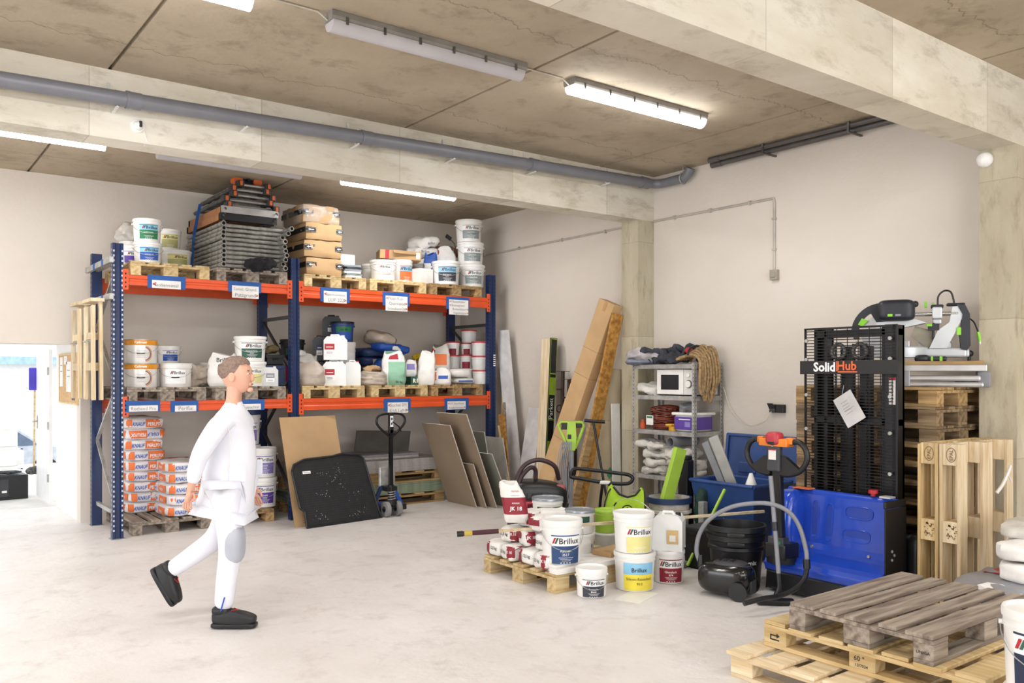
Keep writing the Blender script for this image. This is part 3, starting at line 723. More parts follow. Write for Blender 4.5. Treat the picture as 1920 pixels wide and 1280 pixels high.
# ------------------------------------------------------------ top level, left bay
g = 'paint buckets on the top rack level'
z = bucket('white bucket with blue block label, under the green labelled bucket on rack top', 277, 9.55, T1, 52, 38, block=M_BLUE, title='Isoliergrund', top=M_SKYB, group=g)
bucket('white bucket with green block label on top of the rack at left', 276, 9.55, z, 52, 44, block=M_GREEN, title='Isolierweiss', top=M_SKYB, group=g)
z = bucket('wide white bucket with olive label beside scaffold frames on rack top', 330, 9.95, T1, 56, 36, block=M_OLIVE, top=M_PYEL, group=g, handle=0)
bucket('white bucket with pale yellow label stacked above the olive labelled bucket', 316, 10.05, z, 46, 40, block=M_OLIVE, top=M_PYEL, group=g, handle=0)
bucket('white bucket with violet label on rack top, half behind blue upright', 246, 9.9, T1, 46, 36, block=M_PURP, group=g, handle=0)
bag('crumpled white plastic sack lying behind the top left buckets', (gx(247, 10.3), 10.3, T1+.42), (.28, .34, .2), .3, M_SACK, 2.6, .05, 4)
bucket('plain white bucket hidden behind top left buckets, carrying crumpled sack', 247, 10.3, T1, 44, h=.32, kind=None, group=g, handle=0)
# scaffold frames
M_GT = mat('scaffold_tube', '#a3a19a', .42, .25, var=.2, scale=14)
FY0 = 9.28
for k in range(10):
    z = T1+.03+k*.0495; j = rnd.uniform(-.03, .03); e = [0, -.05, 0, .02, 0, -.02, 0, -.06, .05, .12][k]
    t = thing('scaffold_section', ['galvanised tube scaffold frame, %s in the flat stack' % w for w in
        ('lowest', 'second from bottom', 'third from bottom', 'fourth from bottom', 'fifth from bottom', 'sixth from bottom', 'third from top', 'fourth from top', 'second from top', 'topmost')][k], 'scaffold frame', (3.42+j*.5, 9.9, z), 0, 'scaffold frames stacked on the rack')
    xl, xr = -.33, .36+e*.4
    for xx, ya in ((xl, FY0-9.9+j), (xr, FY0-9.93+j-e*.5)):
        a = MB(); yb = .66
        n_ = 12
        a.tube([(xx, ya, 0), (xx, yb, 0)], .0235, n_, 0, False)
        a.add([(xx+.0235*math.cos(2*PI*i/n_), ya+.012, .0235*math.sin(2*PI*i/n_)) for i in range(n_)], [tuple(range(n_))], 1)
        a.tube([(xx, ya, 0), (xx, ya+.11, 0)], .027, n_, 0, False)
        a.lathe([(.027, 0), (.019, 0)], (xx, ya, 0), n_, 0, R=rotm(PI/2))
        a.build('side_tube', [M_GT, DARKCUT], t)
    for yy in (FY0-9.9+.14, .1, .58): MB().cyl((xl, yy, 0), (xr, yy, 0), .021, n=10).build('rung', M_GT, t)
zz = T1+.03+10*.0495
tag(MB().lp((0, 0, 0), (.3, .12, .11), 2.4, 10, 0, .05, 5).lp((.1, -.02, .01), (.16, .13, .12), 2, 8, 0, .04, 2).build('black_cloth', mat('black_cloth', '#15151a', .9)), 'crumpled black cloth on the pallet before the scaffold frames', 'cloth', loc=(3.50, 9.30, T1+.056))
M_PLY = mat('ply_orange', '#b27d4c', .6, var=.15, scale=8)
def deck(label, z, dx, front):
    t = thing('scaffold_deck', label, 'scaffold deck', (3.40+dx, 9.92, z), 0, 'scaffold decks on the frame stack')
    MB().bx(-.28, .28, -.5, .62, .045, .06).build('plywood', M_PLY, t)
    for x in (-.3, .3): MB().bx(x-.02, x+.02, -.52, .66, 0, .07).build('side_rail', mat('ply_orange_rail', '#a9734a', .55, var=.2, scale=5) if x < 0 else M_GT, t)
    for y in (-.53, .64): MB().bx(-.32, .32, y-.03, y+.03, 0, .075).build('end_rail', front if y < 0 else M_GT, t)
    for x in (-.29, .29):
        MB().tube(arc((x, -.57, .02), .03, -PI*.6, PI*.9, 8, 'yz'), .009, 6).build('hook', M_STEELD, t)
deck('orange-brown scaffold deck lying directly on the frame stack', zz, 0, M_BLACK)
deck('orange-brown scaffold deck, upper of the two with bright front rail', zz+.08, .02, M_ALU)
M_ORL = mat('orange_lock', '#d5662a', .5)
for k, (wd, dx, lab) in enumerate(((.54, .03, 'lowest'), (.50, -.02, 'second lowest'), (.44, .04, 'middle'), (.38, 0, 'second highest'), (.32, .05, 'highest'))):
    z = zz+.19+k*.062; t = thing('aluminium_ladder', 'aluminium ladder with orange locks, %s of those heaped above the scaffold decks' % lab, 'ladder frame', (3.45+dx, 9.9, z), 0, 'ladder frames on the decks')
    for x in (-wd/2, wd/2):
        MB().tube([(x, -.42-k*.01, 0), (x, .68, 0)], .024, 10).build('side_tube', M_STEELD if k % 2 else M_GT, t)
        MB().bx(x-.035, x+.035, -.46, -.36, -.028, .04).build('joint', M_DGREY, t, bev=.004)
        MB().bx(x-.015, x+.015, -.475, -.45, -.02, .03).build('lock', M_ORL, t, bev=.004)
    for y in (-.40, -.2, .05, .3, .55): MB().cyl((-wd/2, y, 0), (wd/2, y, 0), .014, n=8).build('rung', M_ALU if y < -.3 else M_GT, t)
zt = zz+.19+5*.062
t = thing('orange_hook_set', 'pair of orange steel clamps on top of the ladder frames', 'clamp', (3.46, 9.62, zt-.03))
for x in (-.07, .07):
    MB().bx(x-.06, x+.06, -.04, .1, .06, .2).bx(x-.035, x+.035, -.06, .12, .19, .23).build('clamp', M_ORL, t, bev=.01)
    MB().cyl((x*1.6, -.07, .035), (x*1.6, .06, .035), .05, n=16).build('roller', M_ORL, t)
MB().bx(-.015, .015, -.09, -.05, .03, .24).bx(-.14, .14, -.03, .03, 0.0, .06).build('plate', M_BLACK, t)
t = thing('lashing_strap', 'blue lashing strap around the stack of scaffold frames', 'strap', (0, 0, 0))
MB().beam((3.055, 10.22, zz-.06), (3.055, 9.98, zz+.26), .004, .035, up=(1, 0, 0)).beam((3.05, 10.3, T1+.02), (3.055, 10.22, zz-.06), .004, .03, up=(1, 0, 0)).build('strap', M_TAPEB, t)
# ------------------------------------------------------------ top level, right bay
g = 'brown cartons stacked on the rack'
z = T1+.002
z = carton('brown carton with black arrow tape, lowest of the four front cartons', 4.09, 4.56, 9.40, 10.02, z, .205, group=g, seed=1)
z = carton('brown carton with black arrow tape, second from bottom of front cartons', 4.05, 4.55, 9.40, 10.04, z, .205, group=g, seed=2, rz=.03)
z = carton('brown carton with black arrow tape, third from bottom of front cartons', 4.08, 4.56, 9.38, 10.0, z, .2, group=g, seed=3, rz=-.02)
carton('brown carton with glossy stretch film, topmost of the front cartons', 4.05, 4.52, 9.40, 10.04, z, .215, group=g, seed=4, film=True)
z = carton('brown carton behind the front stack, lower one beside white box', 4.64, 4.80, 10.08, 10.5, T1, .38, tape=False, seed=5, open_=True)
carton('brown carton with torn flaps behind front stack, upper one', 4.62, 4.78, 10.08, 10.45, z+.004, .24, tape=False, seed=6)
# flat packs
for k in range(6):
    tag(MB().box((0, 0, .012), (.21+.01*(k % 2), .30, .024)).build('paper_pack', [M_PAPER, M_GRYP, M_PAPER, M_INKG, M_CHAR, M_GRYP][k], bev=.003), 'flat %s packet, %s in the little pile beside the cartons' % (['white', 'grey', 'white', 'grey', 'dark', 'grey'][k], ['lowest', 'second from bottom', 'third from bottom', 'third from top', 'second from top', 'topmost'][k]), 'packet', 'packets piled beside the cartons', (4.70, 9.55, T1+.0005+k*.0255), .1*math.sin(k*2.1))
tag(MB().box((0, 0, .17), (.20, .2, .34)).build('white_box', M_PAPER, bev=.006), 'tall plain white box standing behind the grey packets', 'box', None, (4.83, 9.92, T1))
bucket('white bucket with small logo and thin handle right of grey packets', 718, 9.55, T1, 50, 38, block=None, top=M_WHITE2, t0=.3, group='paint buckets on the top rack level', W=.9)
bucket('translucent bucket behind the small logo bucket on rack top', 697, 9.95, T1, 40, 36, kind=None, tub=M_CLEAR, group='paint buckets on the top rack level', handle=0)
z = bucket('white bucket with orange label below the open carton', 752, 9.72, T1, 44, 44, kind='brillux', block=M_ORG, top=M_SKYB, turn=35, group='paint buckets on the top rack level', handle=0)
X0 = gx(752, 9.75)
t = thing('cardboard_box', 'low open carton lying across the bucket with orange label', 'box', (X0-.02, 9.78, z+.002), -.35, rot=(0, .03, -.35))
MB().bx(-.27, .27, -.16, .16, 0, .006).bx(-.27, .27, -.16, -.154, 0, .115).bx(-.27, .27, .154, .16, 0, .115).bx(-.27, -.264, -.16, .16, 0, .115).bx(.264, .27, -.16, .16, 0, .115).bx(-.27, -.02, -.16, .16, .112, .116).build('box', M_CARD, t)
MB().beam((.04, -.16, .115), (.05, -.21, .07), .3, .004).build('flap', M_CARD, t)
MB().bx(-.20, -.15, -.163, -.16, .0, .115).build('red_tape', M_RED, t)
MB().bx(.2, .25, -.163, -.16, .02, .1).build('label', M_PAPER, t)
tag(MB().box((0, 0, .1), (.22, .22, .2)).build('white_box', M_PAPER, bev=.004), 'low white box in front of the paper sacks on rack top', 'box', None, (gx(790, 9.62), 9.62, T1), .15)
bucket('white bucket with grey block label beside the three bucket tower', 836, 9.52, T1, 54, 44, block=M_CHAR, title='Imprägnier', sub='G 97', top=M_SKYB, group='paint buckets on the top rack level', W=1.3)
z = T1
for w_ in ('lowest', 'middle', 'topmost'):
    z = bucket('white bucket with grey green label, %s of the three bucket tower' % w_, {'lowest': 884, 'middle': 882, 'topmost': 879}[w_], 9.56, z, 51, 41.5, block=M_GRYP, title='Latexfarbe', sub='972', group='three bucket tower', turn=12)
g = 'paper sacks heaped on the rack top'
pr = [('+z', 'r', M_RED, .25, .45, -.4, .4), ('-y', 'r', M_RED, .3, .48, -.3, .3), ('-y', 'Brillux', M_INKG, -.12, -.1, .045)]
xa = gx(786, 10.1)
bag('white sack with red print, topmost of the sacks on rack top', (xa+.02, 10.02, T1+.62), (.36, .40, .15), .2, M_PAPER, 3, .03, 1, pr, group=g, rot=(.1, -.2, .2))
bag('greyish white sack under the topmost sack on the rack', (xa+.02, 10.05, T1+.48), (.46, .42, .15), -.1, M_PAPER, 3, .03, 2, pr, group=g)
bag('white sack with yellow and blue print, third from top on rack', (xa+.08, 10.07, T1+.34), (.44, .42, .14), .1, M_PAPER, 3, .03, 3, [('-y', 'r', M_YEL, -.35, -.1, -.3, .3), ('-y', 'r', M_BLUE, .02, .16, -.3, .3)], group=g)
bag('creased sack near pallet top, lower of the heap on rack', (xa+.06, 10.07, T1+.2), (.46, .42, .15), 0, M_PAPER, 3, .03, 5, None, group=g)
bag('flattened white sack at the base of heap on rack top', (xa+.06, 10.07, T1+.065), (.48, .44, .13), 0, M_PAPER, 3, .03, 6, None, group=g)
z = sack_up('blue and red striped standing sack behind the low white box', 808, 9.82, T1, 28, 62, M_BLUE, .7, seed=4, band=[(0, .7, 200, 270, M_WINK)])
sack_up('open white sack with red specks beside the bucket tower', 833, 9.85, T1, 46, 75, M_PAPER, .7, seed=6, band=[(.3, .6, 200, 240, M_RED)])
bag('small creased orange and brown bag lying on the open white sack', (gx(848, 9.9), 9.92, T1+.49), (.22, .2, .13), .5, mat('brown_bag', '#8a5a41', .6, var=.3), 2.6, .05, 6)
t = thing('trowel', 'small trowel with thin bent shaft sticking out behind tower', 'trowel', (gx(850, 10.0), 10.0, T1+.4))
MB().tube([(.12, 0, -.1), (.02, 0, .25), (-.05, 0, .31)], .006, 6).build('shaft', M_STEELD, t); MB().box((-.08, 0, .33), (.09, .02, .05), R=rotm(0, .5, 0)).build('blade', M_DGREY, t)
# ============================================================ middle level, left bay
M_TINW = mat('tin_white', '#e9e6e2', .25, .1, var=.03)
M_TINY = mat('tin_orange_rim', '#e79a2b', .3, .1, var=.05)
def tin(label, px, Y, z0, wp, hp, kind='swirl', group=None):
    X = gx(px, Y); d = dep(X, Y); r = wp/2*d/FP; h = hp*d/FP; t = thing('metal_tin', label, 'tin', (X, Y, z0), facecam(X, Y), group)
    pr = [(0, 0), (r*.93, 0), (r*.95, .01), (r*.955, h*.76), (r*.97, h*.77), (r, h*.80), (r, h*.97)]
    MB().lathe(pr[:4]).build('can', M_TINW, t)
    MB().lathe(pr[3:]).build('collar', M_TINY if kind == 'swirl' else M_WHITE, t)
    MB().lathe([(r, h*.965), (r*1.03, h*.975), (r*1.03, h), (r*.97, h), (r*.96, h*.97), (0, h*.97)]).build('lid', M_STEEL if kind == 'swirl' else M_WHITE, t)
    f = cylmap(r*.955, r*.955, h)
    mb = MB()
    if kind == 'swirl':
        for rad, ww, k in ((.55, .06, 0), (.47, .05, 1), (.40, .02, 2)):
            pts = []
            for i in range(13):
                a = -1.3+2.6*i/12; pts.append((a, math.cos(a), math.sin(a)))
            for (a0, c0, s0), (a1, c1, s1) in zip(pts, pts[1:]):
                R0, R1 = rad*r, (rad-ww)*r; cy_ = h*.40; cx_ = r*.15
                mb.poly(f, [(cx_+R0*c0, cy_+R0*s0*.95), (cx_+R0*c1, cy_+R0*s1*.95), (cx_+R1*c1, cy_+R1*s1*.95), (cx_+R1*c0, cy_+R1*s0*.95)], k, .002)
        for i in range(5): mb.patch(f, -r*.25, r*.28, h*(.52-.07*i), h*(.53-.07*i), 3, 4, 1, .002)
        mb.text('Callimatt', cylmap(r, r, h), 0, h*.83, h*.13, 4, 'c', .03, .003)
        mb.build('label', [M_TINY, M_PURP, M_YEL, M_INKG, M_WINK], t, recalc=False)
    else:
        mb, ml = label_mesh(lambda x, z, off=0: f(x, z+h*.15, off+.001), r*1.3, h*.58, 'brillux', None, '', '', None)
        for i in range(3): mb.patch(f, -r*.35, r*.35, h*(.18+.06*i), h*(.195+.06*i), 0, 4, 1, .003)
        mb.build('label', ml, t, recalc=False)
    rr = r*1.04; MB().tube([(-rr*math.cos(PI*i/14), -rr*math.sin(PI*i/14), h*.82-.42*h*math.sin(PI*i/14)) for i in range(15)], .0025, 5).build('handle', M_STEEL, t)
    MB().tube([(-rr*math.cos(PI*i/14), -rr*math.sin(PI*i/14), h*.82-.42*h*math.sin(PI*i/14)) for i in range(6, 9)], .006, 6).build('grip', M_BLACK, t)
    return z0+h
z = tin('metal tin with orange rim and swirl print, lower of the two at rack post', 264, 9.6, M1, 60, 44.5, group='orange rimmed tins')
tin('metal tin with orange rim and swirl print, upper of the two at rack post', 264, 9.6, z, 59, 44.5, group='orange rimmed tins')
tin('white metal tin with black handle grip right of the orange rimmed tins', 329, 9.62, M1, 58, 44, 'plain')
z = bucket('plain white bucket behind the white metal tin, under blue labelled one', 312, 9.98, M1, 44, h=.26, kind=None, handle=0)
bucket('small white bucket with blue label behind the white metal tin', 317, 9.98, z, 42, 32, block=M_BLUE)
bag('crumpled grey plastic sack right of the white metal tin', (gx(368, 9.8), 9.8, M1+.12), (.26, .3, .24), .2, M_BEIGE, 2.6, .06, 8, name='plastic_sack')
bucket('plain white bucket half behind the folded white sack on middle level', 392, 10.0, M1, 34, 44, kind=None, handle=0)
bag('brown paper bag with dark print right of crumpled grey sack', (gx(379, 9.95), 10.12, M1+.08), (.2, .2, .16), .2, M_CARDD, 2.6, .04, 9)
sack_up('upright white sack with folded top and black lettering on middle level', 418, 9.62, M1, 56, 60, M_PAPER, .62, seed=2, text=[('Brillux', .06, .76, .2, M_INK)]+[('mmmmmmmm', .04, .55-.06*i, .07, M_INKG) for i in range(4)], top=.5)
z = bucket('white bucket with lilac and pale yellow label under the green one', 468, 9.6, M1, 62, 46, block=M_PYEL, title='Putzgrundierung', top=M_WINK, W=1.3)
bucket('white bucket with dark green label, alone atop middle level left bay', 469, 9.6, z, 60, 47, block=M_DGREEN, title='Fassadenfarbe', sub='3500')
canister('clear canister of pale liquid next to the lilac labelled bucket', 503, 9.52, M1, 36, 38, M_CLEAR, M_WHITE, M_INKG, labx=.1)
g = 'dark containers around the middle rack post'
z = bucket('dark tub with magenta label, lower of the pair behind middle post', 547, 9.95, M1, 44, 52, kind='title', block=mat('magenta_print', '#a82a6a', .5), title='PU', lid=M_BLACK, tub=mat('grey_tub', '#8e93a3', .5), group=g, handle=0)
bucket('black bucket with green and white label behind middle post', 548, 9.95, z, 46, 34, kind='block', block=M_DGREEN, title='K1', lid=M_BLACK, tub=M_BLACK, top=M_INK, group=g, handle=2)
M_CRB = mat('crate_blue', '#20355c', .5, var=.1)
def crate(label, x0, x1, y0, y1, z0, h, m, group=None, name='plastic_crate', rz=0):
    t = thing(name, label, 'crate', ((x0+x1)/2, (y0+y1)/2, z0), rz, group); a, b = (x1-x0)/2, (y1-y0)/2
    mb = MB().bx(-a, a, -b, b, 0, .008)
    for s in (-1, 1):
        mb.box((0, s*(b-.006), h/2), (2*a, .012, h)).box((s*(a-.006), 0, h/2), (.012, 2*b-.024, h))
    mb.build('tub', m, t)
    MB().bx(-a-.012, a+.012, -b-.012, -b, h-.04, h).bx(-a-.012, a+.012, b, b+.012, h-.04, h).bx(-a-.012, -a, -b, b, h-.04, h).bx(a, a+.012, -b, b, h-.04, h).build('rim', m, t, bev=.003)
    MB().bx(-a*.35, a*.35, -b-.014, -b-.011, h*.45, h*.7).build('grip_hole', DARKCUT, t)
    return t
crate('dark blue crate on middle level left of the rack middle post', 3.66, 3.86, 9.5, 9.85, M1, .24, M_CRB, g)
crate('small black crate on top of the dark blue crate', 3.67, 3.86, 9.52, 9.82, M1+.245, .12, M_BLACK, g)
tag(MB().lp((0, 0, 0), (.18, .2, .09), 3, 8, 0, .03, 3).build('tool_pouch', mat('olive_cloth', '#6b5f3c', .8)), 'olive cloth pouch lying on the small black crate', 'pouch', g, (3.76, 9.66, M1+.42))
tag(MB().lp((0, 0, 0), (.18, .22, .16), 3, 8, 0, .03, 3).build('tool_pouch', mat('teal_cloth', '#1d5c78', .7)), 'teal bag wedged behind the crates left of rack middle post', 'bag', g, (3.77, 10.0, M1+.08))
# ------------------------------------------------------------ middle level, right bay
g = 'sacks at the left of middle level right bay'
sack_up('slumped beige sack in front of the black canisters', 584, 9.52, M1, 52, 44, M_BEIGE, .9, seed=5, lean=(-.1, .1), top=.3, group=g)
sack_up('pale folded sack behind the slumped beige sack', 570, 9.8, M1, 46, 58, M_SACK, .8, seed=7, lean=(.1, 0), top=.3, group=g)
bag('small white pouch lying on top of the pale folded sack', (gx(566, 9.75), 9.78, M1+.39), (.11, .12, .08), .2, M_PAPER, 2.6, .02, 9)
g = 'black canisters on the middle level'
z = canister('black canister standing on pallet, right of the pale folded sack', 603, 9.86, M1, 26, 46, M_DGREY, M_BLACK, None, group=g)
canister('black canister with blue label stacked above another black canister', 599, 9.84, z, 26, 47, M_DGREY, M_BLACK, M_NAVY, group=g)
z = canister('lowest black canister behind the white canisters', 624, 10.2, M1, 34, 48, M_BLACK, M_BLACK, group=g)
z = canister('middle black canister behind the white canisters', 624, 10.2, z, 34, 42, M_BLACK, M_BLACK, group=g)
canister('large black canister, highest on the middle level', 622, 10.2, z, 34, 40, M_BLACK, M_BLACK, M_CHAR, group=g)
z = bucket('white tub with light blue print under the navy bucket', 646, 9.95, M1, 42, 80, kind='title', block=M_WINK, title=':·:', group=None, handle=0, turn=25, taper=.95)
bucket('navy bucket with green stripe and black lid, top of canister group', 642, 9.95, z, 44, 38, kind='block', block=M_BLUE, title='LE 44', top=M_GREEN, lid=M_BLACK, tub=mat('navy_plastic', '#23417f', .4), handle=2)
g = 'white canisters on the middle level'
z = canister('white canister with red label, lower left of three', 627, 9.52, M1, 42, 48, M_TRANS, M_WHITE, M_RED, group=g, labx=-.2)
canister('white canister with red label stacked above the other two', 629, 9.52, z, 43, 47, M_TRANS, M_WHITE, M_RED, group=g, labx=-.25)
canister('white canister with red cap strip, lower right of three', 661, 9.52, M1, 30, 47, M_TRANS, M_RED, None, group=g)
g = 'sacks at the middle of right bay'
sack_up('low open beige sack with rolled rim on middle level', 699, 9.52, M1, 54, 26, M_BEIGE, .8, seed=9, top=.8, group=g)
bag('rolled paper rim of bag lying on the low open beige sack', (gx(700, 9.55), 9.6, M1+.2), (.26, .14, .07), .1, M_CARD, 2.4, .04, 3)
for k, w_ in enumerate(('lowest', 'second from bottom', 'third from bottom', 'topmost')):
    bag('dark blue sack, %s of the blue pile on middle level' % w_, (gx(705, 10.1), 10.12, M1+.07+k*.115), (.58, .42, .13), .05*k, [M_NAVY, mat('blue_brown_sack', '#4a4750', .5, var=.3), M_NAVY, M_NAVY][k], 4, .02, k+20, [('-y', 'r', M_BEIGE, -.3, -.05, -.25, .25)] if k in (1, 2) else None, group='blue sacks')
bag('royal blue sack laid slanting before the blue pile', (gx(735, 9.85), 9.9, M1+.47), (.50, .36, .13), .15, M_BLUE, 3, .03, 33, [('-y', 'r', M_WINK, -.2, .1, -.2, .2)], rot=(0, .08, .15))
bag('big beige sack slumped on top of the blue sacks', (gx(713, 10), 10.0, M1+.60), (.42, .40, .19), -.2, M_BEIGE, 2.6, .03, 34, rot=(0, .2, -.2))
bag('blue sack end lettered R1 peeking beside the green sack', (gx(718, 9.8), 9.82, M1+.24), (.22, .2, .2), .1, M_BLUE, 3, .02, 36, [('-y', 'R1', M_WINK, 0, -.2, .09)])
sack_up('white and green sack with red heart print and folded top', 738, 9.50, M1, 46, 61, mat('mint_sack', '#8fbfa2', .5, var=.06), .75, seed=11, band=[(0, 1, 150, 262, M_PAPER), (.72, 1, 0, 360, M_PAPER), (.82, .92, 255, 285, M_RED)], text=[('36 kg', .22, .07, .13, M_INK)], top=.4)
t = thing('green_carton', 'dark green carton printed R1 between two upright sacks', 'box', (gx(775, 9.6), 9.6, M1), -.1)
MB().bx(-.08, .08, -.1, .1, 0, .105).build('box', M_DGREEN, t, bev=.003)
MB().text('R1', planemap((0, -.102, 0), (1, 0, 0), (0, 0, 1)), -.02, .03, .07, 0, 'c', .04).build('lettering', M_WINK, t, recalc=False)
sack_up('small white bag with violet print above the dark green carton', 771, 9.62, M1+.107, 22, 30, M_PAPER, .6, seed=13, band=[(.4, .8, 230, 300, M_LILAC)])
tag(MB().lp((0, 0, 0), (.15, .12, .09), 2.2, 8, 0, .04, 3).build('yellow_bag', mat('bright_yellow', '#e2c21a', .5)), 'crumpled bright yellow bag above brown sack on middle level', 'bag', None, (gx(783, 9.95), 9.95, M1+.355))
bag('brown paper sack standing behind the tall white sack', (gx(783, 9.95), 9.97, M1+.16), (.2, .2, .32), 0, M_CARD, 3, .03, 4)
sack_up('tall plain white sack with pinched folded top on middle level', 799, 9.48, M1, 33, 61, M_PAPER, .75, seed=15, top=.15, lean=(.05, 0))
sack_up('tall white sack with orange red band, highest right bay sack', 826, 9.75, M1, 38, 72, M_SACK, .7, seed=17, band=[(.5, .8, 180, 290, M_ORG), (.8, .92, 180, 250, M_RED)], top=.5)
sack_up('torn orange and blue printed bag at pallet edge', 829, 9.46, M1, 34, 30, M_PAPER, .6, seed=19, band=[(.3, .8, 190, 240, M_ORG), (.35, .6, 260, 300, M_BLUE)], top=.6)
bag('white rolled sack, lower of the two below red lidded tubs', (gx(868, 9.50), 9.52, M1+.05), (.31, .24, .085), 0, M_WHITE2, 3, .01, 41, [('-y', 'r', M_BLUE, -.4, .4, -.15, .05)])
bag('white rolled sack, upper of the two below red lidded tubs', (gx(861, 9.52), 9.52, M1+.15), (.30, .24, .115), 0, M_PAPER, 3, .01, 42)
tag(MB().lathe([(0, 0), (.035, 0), (.035, .05), (.03, .06), (0, .06)]).build('plastic_cup', M_WHITE), 'small white plastic cup before the torn orange bag', 'cup', None, (gx(842, 9.4), 9.42, M1))
M_REDL = mat('red_lid', '#c2333d', .4)
g = 'red lidded tubs on the middle level'
def tub(px, z, label, wp=30, hp=26, Y=9.56, lab=M_DRED, clear=False):
    return bucket(label, px, Y, z, wp, hp, kind='block' if lab else None, block=lab, title='', sub='', lid=M_REDL, tub=M_CLEAR if clear else M_WHITE, group=g, handle=0, lidh=.09, name='lidded_tub', cat='tub', turn=0, t0=.02, t1=.9, W=1.0, taper=.88)
z = tub(900, M1, 'red lidded tub with white label, lowest at right', 29, 26.5, lab=None)
z = tub(899, z, 'red lidded grey tub, second up at right', 31, 26.5, clear=True, lab=None)
tub(899, z, 'red lidded grey tub, third up at right', 31, 26.5, clear=True, lab=None)
zb = M1+.214
bucket('hidden white bucket that the left red lidded tubs stand on', 862, 9.86, M1, 60, h=.212, kind=None, handle=0, group=None)
z = tub(849, zb, 'red lidded grey tub, lower left behind white labelled one', 28, 25, Y=9.84, clear=True, lab=None)
z2 = tub(874, zb, 'red lidded white tub with dark red label, lower middle', 30, 26, Y=9.84)
tub(849, z, 'red lidded white tub with dark red label, upper left', 26, 25, Y=9.84)
z3 = tub(875, z2, 'red lidded white tub with dark red label, upper middle', 24, 22, Y=9.84)
tub(879, z3, 'red lidded clear tub, topmost of all tubs', 30, 24, Y=9.84, clear=True, lab=None)
# ============================================================ ground level below the rack
pallet('weathered pallet on floor under the white orange printed sacks', 2.60, 10.05, 0, M_WD, PI/2, 'pallets under the rack', seed=3)
pr = [('-y', 'PERLFIX', M_WINK, .24, -.2, .052, .8), ('-y', 'r', M_ORG, .02, .46, -.32, .34), ('-y', 'KNAUF', M_BLUE, -.16, -.2, .058, .65, .25), ('-y', 'r', M_ORG, -.44, -.31, -.32, .34),
      ('-x', 'r', M_ORG, -.02, .35, -.28, .3), ('-x', 'PERLFIX', M_WINK, .17, -.15, .04, .8), ('-x', 'KNAUF', M_BLUE, -.18, -.15, .04, .7, .2), ('+z', 'r', M_ORG, -.2, .3, .1, .3)]
prf = [('-y', 'r', M_ORG, -.44, -.02, -.34, .32), ('-y', 'PERLFIX', M_WINK, -.23, -.2, .052, .8, 0, True), ('-y', 'KNAUF', M_BLUE, .14, -.2, .058, .65, .25, True), ('-y', 'r', M_ORG, .3, .44, -.34, .32)]+pr[4:7]
ordn = ['lowest', 'second from bottom', 'third from bottom', 'fourth from bottom', 'fifth from bottom', 'fourth from top', 'third from top', 'second from top', 'topmost']
M_KN = mat('plaster_sack_paper', '#e7e4e6', .6, var=.04, scale=7, bump=.4, bscale=12)
for k in range(5): bag('white sack with orange and blue print, %s of the front column' % ['lowest', 'second from bottom', 'middle', 'second from top', 'topmost'][k], (2.77+.01*(k % 2), 9.80, .204+k*.119), (.43, .62, .128), .02*((k*7) % 3-1), M_KN, 5, .012, k, pr, group='plaster sacks, front column')
for k in range(9): bag('white sack with orange and blue print, %s of the rear column' % ordn[k], (2.50-.012*k+.015*(k % 2), 10.33-.035*k, .204+k*.1185), (.42, .60, .128), .04*((k*5) % 3-1)-.02, M_KN, 5, .012, k+10, prf if k == 7 else pr, group='plaster sacks, rear column')
pallet('light pallet on floor under the violet labelled bucket tower', 3.33, 10.06, 0, M_WM, PI/2, 'pallets under the rack', seed=4)
g = 'violet labelled bucket tower'
z = .145
for k, (b, w_) in enumerate(((M_PURP, 'lowest'), (M_LILAC, 'second up'))):
    z = bucket('large white bucket with violet label, %s in front tower' % w_, 494, 9.70, z, 50, 55, block=b, title='Silofill', sub='1908', group=g, W=1.35, handle=1)
z = .145
for k, w_ in enumerate(('lowest', 'second', 'third')):
    z = bucket('large white bucket with violet label, %s of tower beside front tower' % w_, 462, 9.95, z, 52, 56, block=M_LILAC, title='Silofill', group=g, W=1.35)
bucket('dark blue bucket on top of the violet labelled tower', 470, 9.95, z, 48, 28, kind=None, tub=M_NAVY, lid=M_BLACK, handle=0)
# plasterboard stacks
M_PB = mat('plasterboard_edge', '#b3aeab', .8, var=.1, scale=20)
M_PBG = mat('green_board_edge', '#8e9c84', .8, var=.1, scale=20)
def boards(name, label, x0, x1, y0, y1, z0, n, th, m, mtop, group, cat='board'):
    r_ = random.Random(7+n)
    for k in range(n):
        j = r_.uniform(-.012, .012)
        tag(MB().box((0, 0, th/2), (x1-x0, y1-y0, th-.0015)).build(name, m if k < n-1 else mtop, bev=.001, seg=1), label % (['lowest']+['number %s from bottom' % ['one', 'two', 'three', 'four', 'five', 'six', 'seven', 'eight', 'nine', 'ten'][min(q, 9)] for q in range(1, 12)])[k] if k < n-1 else label % 'topmost', cat, group, ((x0+x1)/2+j, (y0+y1)/2+j*.5, z0+k*th), 0)
pallet('brown pallet on floor carrying the green plasterboards', 5.08, 10.0, 0, M_WM, 0, 'pallets under the plasterboards', L=2.1, Wd=.78, kind='slat', seed=201)
boards('plasterboard', 'green plasterboard, %s of the lower board stack', 4.03, 6.14, 9.62, 10.38, .145, 9, .0155, M_PBG, M_PBG, 'green plasterboards')
pallet('brown pallet between the green and the grey plasterboards', 5.08, 10.0, .286, M_WM, 0, 'pallets under the plasterboards', L=2.1, Wd=.78, kind='slat', seed=202)
boards('plasterboard', 'grey plasterboard, %s of the upper board stack', 4.03, 6.14, 9.62, 10.38, .431, 10, .0155, M_PB, M_PB, 'grey plasterboards')
